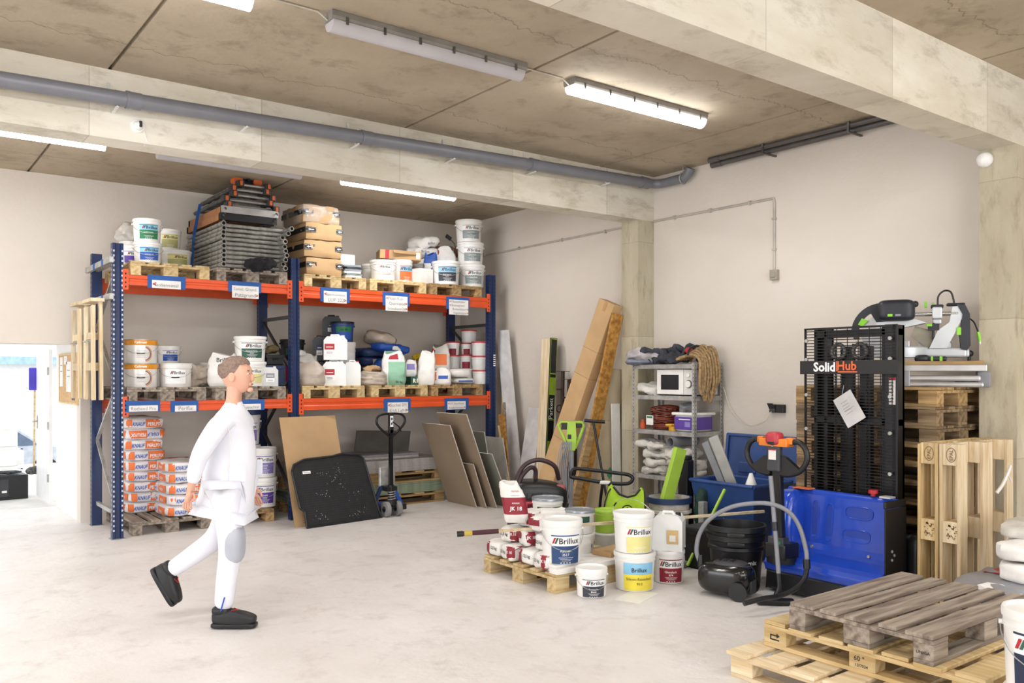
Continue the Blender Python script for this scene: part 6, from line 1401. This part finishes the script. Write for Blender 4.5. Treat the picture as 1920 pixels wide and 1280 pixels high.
# image-right = +x
MB().bx(-.30, .42, -.16, .16, .17, .20).build('bench_top', M_WM, t, bev=.002)
for y in (-.17, .17): MB().bx(-.31, .44, y-.02, y+.02, .12, .17).build('rail', M_ALU, t, bev=.006)
MB().bx(-.10, .40, -.20, -.15, .045, .09).bx(-.10, .42, -.20, -.15, .0, .04).build('folded_leg', M_ALU, t, bev=.015)
MB().bx(-.14, -.08, -.22, -.14, .0, .125).bx(-.24, -.14, -.20, -.16, .0, .125).build('leg_bracket', mat('bracket_grey', '#9a9b9f', .4, .3), t, bev=.008)
MB().bx(.38, .47, -.1, .16, .0, .12).build('end_block', M_GREY, t, bev=.01)
tag(MB().bx(-.05, .12, -.04, .04, 0, .05).bx(-.05, .07, -.04, .04, .05, .075).build('blue_block', M_CRB, bev=.003), 'dark blue plastic block at the right end of pallet stack', 'block', None, (6.98, 3.28, PZ), facecam(6.9, 3.2))
t = thing('mitre_saw', 'black and silver sliding mitre saw with green details on bench', 'saw', (6.64, 3.46, PZ+.20), facecam(6.64, 3.46))
M_SN = mat('saw_dark', '#23252e', .45, var=.06); M_SW = mat('saw_silver', '#cfd4d8', .35, .2, var=.04); M_SG = mat('saw_green', '#8bd63a', .45)
MB().lathe([(0, 0), (.17, 0), (.175, .02), (.175, .075), (.16, .085), (0, .085)], (-.10, 0, .03), n=40).build('turntable', M_SW, t)
MB().bx(-.32, .34, -.06, .14, .03, .10).bx(.0, .36, -.02, .12, .03, .095).build('base', M_SW, t, bev=.015)
MB().bx(-.30, -.06, .03, .06, .10, .17).bx(.0, .24, .03, .06, .10, .15).build('fence', M_ALU, t, bev=.006)
MB().lp((.03, -.12, .02), (.11, .12, .06), 3, 8).build('base_knob', M_SN, t); MB().cyl((.36, .05, .0), (.36, .05, .05), .012).lp((.36, .05, .06), (.06, .06, .05), 2.5, 6).build('clamp_knob', M_SN, t)
MB().bx(.07, .20, -.16, -.10, .0, .035).build('base_lever', M_SN, t, bev=.01); MB().bx(.09, .105, -.163, -.158, .0, .037).bx(.15, .17, -.163, -.158, .0, .037).build('green_stripe', M_SG, t)
# blade guard: big disc segment at left
gp = [(-.255+.235*math.cos(a), .235+.235*math.sin(a)) for a in [PI*i/18 for i in range(2, 19)]]
gi = [(-.255+.18*math.cos(a), .235+.18*math.sin(a)) for a in [PI*i/18 for i in range(18, 11, -1)]]
MB().prism(gp+[(-.47, .18)]+[(-.43, .18)]+gi+[(-.255, .235)], -.03, .04, 'y').build('blade_guard', M_SN, t, bev=.008)
MB().prism([(-.255+.16*math.cos(a), .22+.16*math.sin(a)) for a in [PI*2*i/30 for i in range(30)]], .0, .004, 'y').build('saw_blade', M_ALU, t)
MB().prism([(-.44, .30), (-.41, .35), (-.36, .33), (-.405, .285)], -.034, .045, 'y').build('green_segment', M_SG, t)
MB().lp((-.155, -.07, .40), (.27, .20, .17), 5, 10).build('motor_housing', M_SN, t)
MB().bx(-.23, -.09, -.174, -.171, .345, .375).bx(-.215, -.18, -.176, -.173, .35, .37, 1).bx(-.16, -.12, -.176, -.173, .352, .368, 2).build('label', [M_SN, M_SG, M_GREY], t)
MB().prism([(-.30, .255), (-.08, .27), (.06, .30), (-.02, .33), (-.30, .31)], -.10, .06, 'y').build('arm', M_SW, t, bev=.012)
for y, zz_ in ((-.05, .37), (.05, .37)): MB().cyl((-.04, y, zz_), (.28, y, zz_), .013, n=14).build('slide_rail', mat('chrome', '#d6d8da', .12, .9), t)
MB().bx(.10, .17, -.09, .09, .33, .42).bx(.105, .165, -.05, .05, .29, .33).build('slide_block', M_SW, t, bev=.01); MB().bx(.09, .18, -.08, .08, .415, .44).build('block_cover', M_SN, t, bev=.01)
MB().prism([(.24, .42), (.31, .43), (.32, .36), (.26, .22), (.20, .10), (.08, .10), (.14, .24), (.22, .30)], -.06, .06, 'y').build('rear_arm', M_SW, t, bev=.012)
MB().prism([(.27, .44), (.33, .43), (.36, .36), (.365, .12), (.34, .08), (.30, .09), (.29, .2), (.31, .36)], -.07, .07, 'y').bx(.20, .33, -.05, .05, .43, .45).build('rear_cover', M_SN, t, bev=.012)
MB().prism([(-.02, .28), (.10, .24), (.12, .12), (.07, .10), (-.05, .2)], -.03, .03, 'y').build('lower_guard', mat('smoky_guard', '#8f8a7a', .3, var=.2), t, bev=.006)
MB().cyl((.11, -.05, .30), (.11, -.05, .1), .008).bx(.07, .15, -.07, -.03, .24, .29).build('clamp_rod', M_SN, t)
MB().lp((-.02, -.05, .45), (.05, .05, .05), 2.2, 6).build('knob', M_BLACK, t)
MB().bx(.045, .065, -.02, .0, .42, .47).bx(.10, .115, -.02, .0, .42, .46).bx(.06, .10, -.09, -.07, .27, .29).bx(.27, .30, -.075, -.06, .2, .26).build('green_lever', M_SG, t, bev=.003)
MB().tube(spline([(.14, 0, .44), (.145, 0, .51), (.185, 0, .55), (.23, 0, .54), (.25, 0, .48), (.255, 0, .43)], 6), .007, 8).build('cable_loop', M_BLACK, t)
MB().tube(spline([(.36, 0, .33), (.39, 0, .30), (.41, 0, .25), (.42, 0, .22)], 5), .006, 6).build('cable', M_BLACK, t); MB().cyl((.42, 0, .225), (.435, 0, .15), .012, .016, mi=0).cyl((.435, 0, .15), (.44, 0, .13), .014, mi=1).build('plug', [M_SG, M_WHITE], t)
# ============================================================ pallets standing upright
g = 'light pallets standing upright by the stack'
def standing(label, y, m, seed, x=6.26, rx=0):
    t = pallet(label, x, y, .61, m, 0, g, seed=seed, rot=(0, 0, 0))
    # board length upright, bottom boards facing the camera
    t.rotation_mode = 'XYZ'; t.rotation_euler = (Matrix.Rotation(rx, 3, 'X') @ Matrix(((0, 1, 0), (0, 0, 1), (1, 0, 0)))).to_euler()
    return t
# local x -> world z, local y -> world x, local z -> world y
t = standing('light pallet standing upright, directly against the tall stack', 2.915, M_WL, 401)
t2 = standing('light pallet with burned stamps standing upright, front one', 2.765, M_WP, 402, x=6.265)
for tt_, yy in ((t, 0), (t2, 0)):
    mb = MB()
    for k, (xx) in enumerate((.5275, 0)):
        f = planemap((xx, -.4015, .061), (0, 0, -1), (1, 0, 0))
        if k == 0:
            P = [(.034*math.cos(a), .05*math.sin(a)) for a in [2*PI*i/22 for i in range(22)]]
            for i in range(22): a, b = P[i], P[(i+1) % 22]; mb.poly(f, [a, b, (b[0]*.88, b[1]*.9), (a[0]*.88, a[1]*.9)])
            mb.text('EPAL', lambda x, y, off=0: f(-y, x, off), 0, -.012, .034, 0, 'c', .01, .001)
        else:
            r_ = random.Random(5)
            for q in range(26): a, b = r_.uniform(-.032, .03), r_.uniform(-.05, .045); mb.patch(f, a, a+r_.uniform(.004, .014), b, b+r_.uniform(.004, .014))
    mb.build('burned_stamp', mat('burnt', '#7a5636', .8), tt_, recalc=False)
t = thing('plastic_strip', 'twisted white plastic strip tied on the upright pallet', 'strip', (6.42, 2.74, .93))
MB().tube(spline([(-.08, 0, -.08), (-.03, -.02, -.02), (.03, -.03, .06), (.09, -.02, .10)], 5), .012, 6).tube([(.03, -.03, .05), (.06, -.04, -.01)], .005, 5).build('strip', M_PAPER, t)
# sacks at right edge
pallet('brown pallet under the cement sacks at the right edge', 5.90, 2.16, 0, M_WM, 0, seed=6)
gs = 'cement sacks at the right edge'
bag('grey and white cement sack at the right, lowest one', (5.82, 2.28, .215), (.66, .42, .14), .0, M_PAPER, 4, .02, 61, None, group=gs)
bag('grey foil sack lying slanted with red print at the right', (5.76, 2.40, .345), (.84, .46, .16), -.06, mat('grey_foil_sack', '#8f9095', .4, var=.06, bump=.5, bscale=10), 3.4, .02, 62, [('-y', 'r', M_PAPER, -.5, -.34, -.45, .45), ('+z', 'r', M_RED, -.1, .2, -.2, .3)], group=gs)
bag('white paper sack, lower of the two topping the grey sack', (5.82, 2.24, .475), (.58, .40, .12), .15, M_PAPER, 5, .015, 63, [('-y', 'r', M_SACK, -.3, .3, -.3, .3)], group=gs)
bag('white paper sack, upper of the two topping the grey sack', (5.84, 2.26, .595), (.58, .40, .12), .1, M_PAPER, 5, .015, 64, [('-y', 'r', M_SACK, -.3, .3, -.3, .3)], group=gs)
bag('bluish white sack corner, topmost at the right picture edge', (5.94, 2.32, .70), (.5, .36, .10), .2, M_SACK, 4, .02, 65, None, group=gs)
# ============================================================ foreground pallet pile
gp_ = 'pallet pile in the foreground'
t3 = pallet('pale pallet with wide slats, lowest in the foreground pile', 4.30, 2.42, 0, M_WP, PI/2, gp_, kind='slat', L=1.32, Wd=.88, seed=501)
t2_ = pallet('light pallet with arrow mark, middle of the foreground pile', 4.50, 2.42, .1446, M_WL, PI/2, gp_, kind='slat', L=1.20, Wd=.84, seed=502)
t1_ = pallet('dark weathered pallet with five boards on the foreground pile', 4.66, 2.44, .2895, M_WD, 0, gp_, seed=503)
mb = MB(); f = planemap((.5275, .4205, .061), (-1, 0, 0), (0, 0, 1))
mb.patch(f, -.03, .03, -.018, -.010); mb.patch(f, -.03, -.022, -.018, .012); mb.patch(f, -.03, .015, .006, .014); mb.poly(f, [(.012, -.004), (.034, .010), (.012, .026)])
f = planemap((0.0, .4205, .061), (-1, 0, 0), (0, 0, 1)); mb.text('60 °', f, -.015, .004, .036, 0, 'c', .01, .001); mb.text('13/7034', f, -.0, -.026, .022, 0, 'c', .01, .001)
mb.build('stamp', M_INK, t2_, recalc=False)
mb = MB(); f = planemap((-.6005, -.35, .061), (0, -1, 0), (0, 0, 1)); mb.text('UNIGA', f, 0, -.012, .022, 0, 'c', .01, .001); mb.build('stamp', M_INK, t1_, recalc=False)
z = bucket('white bucket below the navy labelled one at the lower right', 1935, 1.555, 0, 130, h=.33, kind=None, X=4.04, r=.155, handle=0)
bucket('white bucket with navy label and wire handle at the lower right', 1935, 1.555, z, 130, h=.35, block=mat('deep_navy', '#1f2c48', .5), title='Rausan', sub='3517', X=4.04, r=.16, W=1.45, turn=0, t0=.08, t1=.86)
# ============================================================ outside things by the porch
t = thing('black_carton', 'black printed carton with cables on top outside the doorway', 'box', (1.50, 13.6, -.03), .1)
MB().bx(-.26, .26, -.2, .2, 0, .33).build('box', M_BLACK, t, bev=.004)
for k in range(5): MB().bx(-.22, -.12, -.203, -.2, .05+k*.05, .09+k*.05).build('tile_print', [M_BEIGE, M_CARD, M_GREY][k % 3], t)
MB().bx(-.08, .02, -.203, -.2, .05, .28).bx(-.06, 0, -.204, -.203, .1, .13, 1).build('print', [M_DGREY, M_WINK], t); mb = MB(); r_ = random.Random(8)
for k in range(6): mb.tube(spline([(r_.uniform(-.2, .2), r_.uniform(-.15, .15), .345+.03*r_.random()) for q in range(5)], 4), .009, 6)
mb.build('cables', M_DGREY, t)
t = thing('white_tray', 'white tool tray standing on the black carton outside', 'tray', (1.36, 13.6, .345)); MB().bx(-.1, .06, -.12, .12, 0, .16).build('tray', M_WHITE2, t, bev=.01)
for k in range(2): canister('pale canister outside the doorway, %s of the pair' % ['lower', 'upper'][k], 34, 15.2, -.03+k*.305, 19, 31, M_TRANS, M_NAVY, group='canisters outside')
for k in range(3): bucket('pale storage box outside the doorway, %s of the pile' % ['lowest', 'middle', 'topmost'][k], 10, 15.2, -.03+k*.3, 34, h=.298, kind=None, handle=0, group='pale boxes outside', r=.17, taper=.99)
# car
t = thing('parked_car', 'silver parked car outside in bright daylight beyond the doorway', 'car', (2.3, 26.0, -1.15), PI+.1)
M_CAR = mat('car_silver', '#bfc6d0', .25, .4); M_CG = mat('car_glass', '#5c6d84', .1)
pr = [(-2.1, .28), (-2.15, .55), (-2.0, .82), (-1.35, .95), (-.75, 1.38), (.55, 1.42), (1.45, 1.02), (2.0, .95), (2.12, .6), (2.08, .28)]
MB().prism([(x, z) for x, z in pr], -.85, .85, 'y').build('body', M_CAR, t, bev=.12, seg=3)
MB().prism([(-1.22, .97), (-.72, 1.33), (-.1, 1.36), (-.1, .97)], -.87, .87, 'y').prism([(0, .97), (0, 1.36), (.5, 1.36), (1.15, 1.02), (1.1, .97)], -.87, .87, 'y').build('side_window', M_CG, t)
for x in (-1.35, 1.35):
    for y in (-.8, .8): MB().cyl((x, y-.1, .32), (x, y+.1, .32), .32, n=28).cyl((x, y-.11, .32), (x, y+.11, .32), .2, n=20, mi=1).build('wheel', [M_BLACK, M_ALU], t)
MB().bx(-2.14, -2.02, -.7, -.4, .6, .75).bx(-2.14, -2.02, .4, .7, .6, .75).build('headlight', M_WHITE, t, bev=.02)
# far building with flat roof edge
M_FAR = mat('far_wall', '#eceae8', .8, var=.03)
struct(MB().bx(-14, 14, 44, 46, -1.15, 2.1).build('wall_outside', M_FAR)); struct(MB().bx(-14.2, 14.2, 43.6, 46.4, 2.1, 2.45).build('trim_6', mat('far_roof_blue', '#a9c8dc', .6)))
# ============================================================ walking person
def skin(name, verts, edges, rads, m, parent=None, root=0, sub=2, smooth=True):
    me = bpy.data.meshes.new(name+'_s'); me.from_pydata([tuple(v) for v in verts], edges, []); o = bpy.data.objects.new(name+'_s', me); COL.objects.link(o)
    sk = o.modifiers.new('sk', 'SKIN'); sk.branch_smoothing = .6
    dat = me.skin_vertices[0].data
    for i, r in enumerate(rads): dat[i].radius = r if isinstance(r, tuple) else (r, r); dat[i].use_root = (i == root)
    ss = o.modifiers.new('su', 'SUBSURF'); ss.levels = sub; ss.render_levels = sub
    bpy.context.view_layer.update(); dg = bpy.context.evaluated_depsgraph_get(); nm = bpy.data.meshes.new_from_object(o.evaluated_get(dg))
    bpy.data.objects.remove(o); bpy.data.meshes.remove(me); nm.materials.clear(); nm.materials.append(m)
    nm.polygons.foreach_set('use_smooth', [True]*len(nm.polygons))
    q = bpy.data.objects.new(name, nm); COL.objects.link(q)
    if parent: q.parent = parent
    return q
class SK:
    def __init__(s): s.v = []; s.e = []; s.r = []; s.n = {}
    def p(s, name, co, r, par=None):
        i = len(s.v); s.v.append(co); s.r.append(r); s.n[name] = i
        if par is not None: s.e.append((s.n[par], i))
        return s
PX0, PY0 = fl(433, 1168)
person = thing('person', 'person in white work coat and trousers walking right beside the rack', 'person', (PX0, PY0, 0), -TH)
M_CLOTH = mat('white_workwear', '#e6e7f0', .85, var=.03, scale=4, bump=.25, bscale=7)
M_KNEE = mat('grey_knee_patch', '#b4b7c2', .85, var=.05)
# local x: walking direction (picture right), y: away from camera; right side of body is -y
J = {'hip': (0, 0, .96), 'r_hip': (.0, -.095, .93), 'l_hip': (.0, .095, .93), 'r_knee': (.035, -.10, .52), 'r_ank': (-.015, -.10, .10), 'r_toe': (.16, -.11, .04),
     'l_knee': (-.12, .10, .55), 'l_ank': (-.50, .10, .30), 'l_toe': (-.47, .10, .24), 'chest': (.01, 0, 1.30), 'neck': (.03, 0, 1.49), 'head0': (.045, 0, 1.57)}
s = SK(); s.p('hip', (0, 0, .98), (.13, .16)); s.p('waist', (0, 0, 1.12), (.11, .15), 'hip'); s.p('chest', (.01, 0, 1.32), (.115, .18), 'waist'); s.p('up', (.01, 0, 1.41), (.06, .10), 'chest'); s.p('neck', (.015, 0, 1.49), .055, 'up')
s.p('h0', (.024, 0, 1.57), .056, 'neck'); s.p('h1', (.03, 0, 1.64), .06, 'h0')
for sd, y in (('r', -1), ('l', 1)):
    s.p(sd+'sh', (.01, y*.155, 1.375), .036, 'up'); 
    el = (-.13, y*.23, 1.16) if sd == 'r' else (.0, y*.22, 1.14); wr = (-.19, y*.22, .94) if sd == 'r' else (.08, y*.20, .91)
    s.p(sd+'el', el, .043, sd+'sh'); s.p(sd+'wr', wr, .028, sd+'el')
    e_, w_ = V(el), V(wr); d_ = (w_-e_).normalized(); c_ = w_+d_*.05; s.p(sd+'pm', tuple(c_), (.030, .022), sd+'wr')
    kp = w_+d_*.085
    s.p(sd+'pe', tuple(kp), (.033, .018), sd+'pm')
    fwd = V((1, 0, 0)) if sd == 'r' else V((0, 0, -1))
    side = V((1, 0, .2)).normalized()
    for q in range(4):
        b = kp+side*(.024-.016*q)+d_*.006; L_ = [.062, .072, .068, .052][q]
        m_ = b+d_*L_*.55+V((.004, -y*.006, 0)); tp_ = m_+d_*L_*.42+V((.010, -y*.014, .004))
        s.p(sd+'f%d' % q, tuple(b), .0088, sd+'pe'); s.p(sd+'g%d' % q, tuple(m_), .008, sd+'f%d' % q); s.p(sd+'k%d' % q, tuple(tp_), .0065, sd+'g%d' % q)
    tb = w_+d_*.035+side*.028; s.p(sd+'t0', tuple(tb), .011, sd+'pm'); s.p(sd+'t1', tuple(tb+d_*.035+side*.016), .009, sd+'t0'); s.p(sd+'t2', tuple(tb+d_*.06+side*.014), .007, sd+'t1')
for sd, kn, an, to, y in (('r', J['r_knee'], J['r_ank'], J['r_toe'], -1), ('l', J['l_knee'], J['l_ank'], J['l_toe'], 1)):
    s.p(sd+'hp', (0, y*.09, .92), .085, 'hip'); s.p(sd+'kn', kn, .055, sd+'hp'); s.p(sd+'an', an, .038, sd+'kn'); s.p(sd+'to', to, .03, sd+'an')
bd = skin('body', s.v, s.e, s.r, M_SKIN, person)
HC = V((.035, 0, 1.68))
def hpost(p):
    x, y, z = p; k = z/.12
    if k < 0: y *= 1+.38*k; x = x*(1+.12*k)+(.018*-k if x > 0 else .03*-k)
    if x > .06 and k > .35: x -= (k-.35)*.03
    return (x, y, z)
hm = MB().lp(HC, (.205, .158, .245), 2.5, 14, post=hpost)
hm.lp(HC+V((.104, 0, -.018)), (.042, .030, .055), 2.2, 6).lp(HC+V((.098, 0, -.062)), (.025, .05, .03), 2.2, 6).lp(HC+V((.095, 0, -.10)), (.04, .05, .035), 2.2, 6)
for y in (-.078, .078): hm.lp(HC+V((-.005, y, -.015)), (.045, .022, .066), 2.2, 6)
import bmesh
tmp = hm.build('tmp_head', M_SKIN); bm_ = bmesh.new(); bm_.from_mesh(bd.data); bm_.from_mesh(tmp.data); bm_.to_mesh(bd.data); bm_.free(); me_ = tmp.data; bpy.data.objects.remove(tmp); bpy.data.meshes.remove(me_)
bd.data.polygons.foreach_set('use_smooth', [True]*len(bd.data.polygons))
for y in (-.034, .034): MB().lp(HC+V((.091, y, .008)), (.016, .026, .013), 2, 6).lp(HC+V((.098, y, .008)), (.007, .011, .011), 2, 5, mi=1).build('eye', [M_WINK, M_INK], person)
for y in (-.034, .034): MB().lp(HC+V((.094, y, .028)), (.012, .036, .009), 2.2, 5).build('eyebrow', mat('brow', '#6d584c', .9), person)
MB().lp(HC+V((.109, 0, -.062)), (.008, .044, .010), 2.2, 6).build('mouth', mat('lip', '#b06a60', .5), person)
MB().lp(HC+V((-.022, 0, .042)), (.19, .172, .176), 2.5, 14, 0, .004, 3, post=lambda p: (p.x+.02*(p.z > .03), p.y, p.z)).build('hair', mat('short_hair', '#8a7468', .9, var=.15, scale=60), person)
# clothes
c = SK(); c.p('hip', (-.01, 0, .90), (.165, .19)); c.p('waist', (0, 0, 1.10), (.165, .18), 'hip'); c.p('chest', (.01, 0, 1.31), (.16, .20), 'waist'); c.p('up', (.015, 0, 1.44), (.10, .17), 'chest'); c.p('nk', (.018, 0, 1.49), .068, 'up'); c.p('nk2', (.018, 0, 1.515), .062, 'nk')
for sd, y in (('r', -1), ('l', 1)):
    el = (-.13, y*.23, 1.16) if sd == 'r' else (.0, y*.22, 1.14); wr = (-.182, y*.222, .965) if sd == 'r' else (.075, y*.203, .93)
    c.p(sd+'sh', (.01, y*.165, 1.40), .088, 'up'); c.p(sd+'el', el, .06, sd+'sh'); c.p(sd+'wr', wr, .046, sd+'el')
c.p('hem', (-.03, 0, .80), (.18, .20), 'hip'); c.p('hem2', (-.04, 0, .73), (.175, .195), 'hem'); c.p('hem3', (-.04, 0, .715), (.12, .14), 'hem2')
skin('coat', c.v, c.e, c.r, M_CLOTH, person)
l = SK(); l.p('hip', (0, 0, .95), (.13, .16))
l.p('rh', (0, -.095, .88), .11, 'hip'); l.p('rk', (.035, -.10, .53), .082, 'rh'); l.p('rc', (.0, -.10, .3), .072, 'rk'); l.p('ra', (-.015, -.10, .115), .068, 'rc')
l.p('lh', (0, .095, .88), .11, 'hip'); l.p('lk', (-.12, .10, .56), .085, 'lh'); l.p('lc', (-.32, .10, .42), .07, 'lk'); l.p('la', (-.46, .10, .325), .062, 'lc')
skin('trousers', l.v, l.e, l.r, M_CLOTH, person)
MB().lp((.058, -.10, .56), (.125, .17, .26), 3, 8).build('knee_patch', M_KNEE, person)
MB().tube([(-.01, -.172, .13), (.015, -.172, .22)], .005, 6).build('blue_piping', M_BLUE, person)
MB().tube([(.02, -.205, 1.42), (.06, -.2, 1.30), (.05, -.19, 1.05)], .003, 5).build('seam', M_WHITE2, person)
for x in (-1, 1):
    MB().bx(.05, .16, x*.185-.006, x*.185+.006, .98, 1.09).build('pocket', M_CLOTH, person, bev=.01)
def shoe(ank, pitch):
    def post(p):
        k = (p.x+.15)/.30; zz = p.z
        if zz > 0: zz *= 1.25-1.0*max(0, k-.35)*1.2
        return (p.x, p.y*(.86+.28*math.sin(min(1, max(0, k))*PI*.8)), zz)
    o = MB().lp((.065, 0, .065), (.295, .098, .105), 3.2, 12, post=post).build('work_shoe', mat('shoe_black', '#1b1c1f', .5, var=.15, scale=30), person, loc=ank, rot=(0, pitch, 0))
    MB().lp((.066, 0, .02), (.30, .106, .036), 5, 10).build('sole', M_BLACK, o)
    MB().lp((-.02, 0, .115), (.12, .10, .06), 3, 8).build('collar', M_BLACK, o)
    MB().tube([(.055, -.03, .122), (.09, .0, .118), (.055, .03, .122)], .004, 5).tube([(.085, -.03, .108), (.12, .0, .105), (.085, .03, .108)], .004, 5).build('laces', M_RED, o)
shoe((-.01, -.10, 0), 0); shoe((-.545, .10, .27), 1.05)
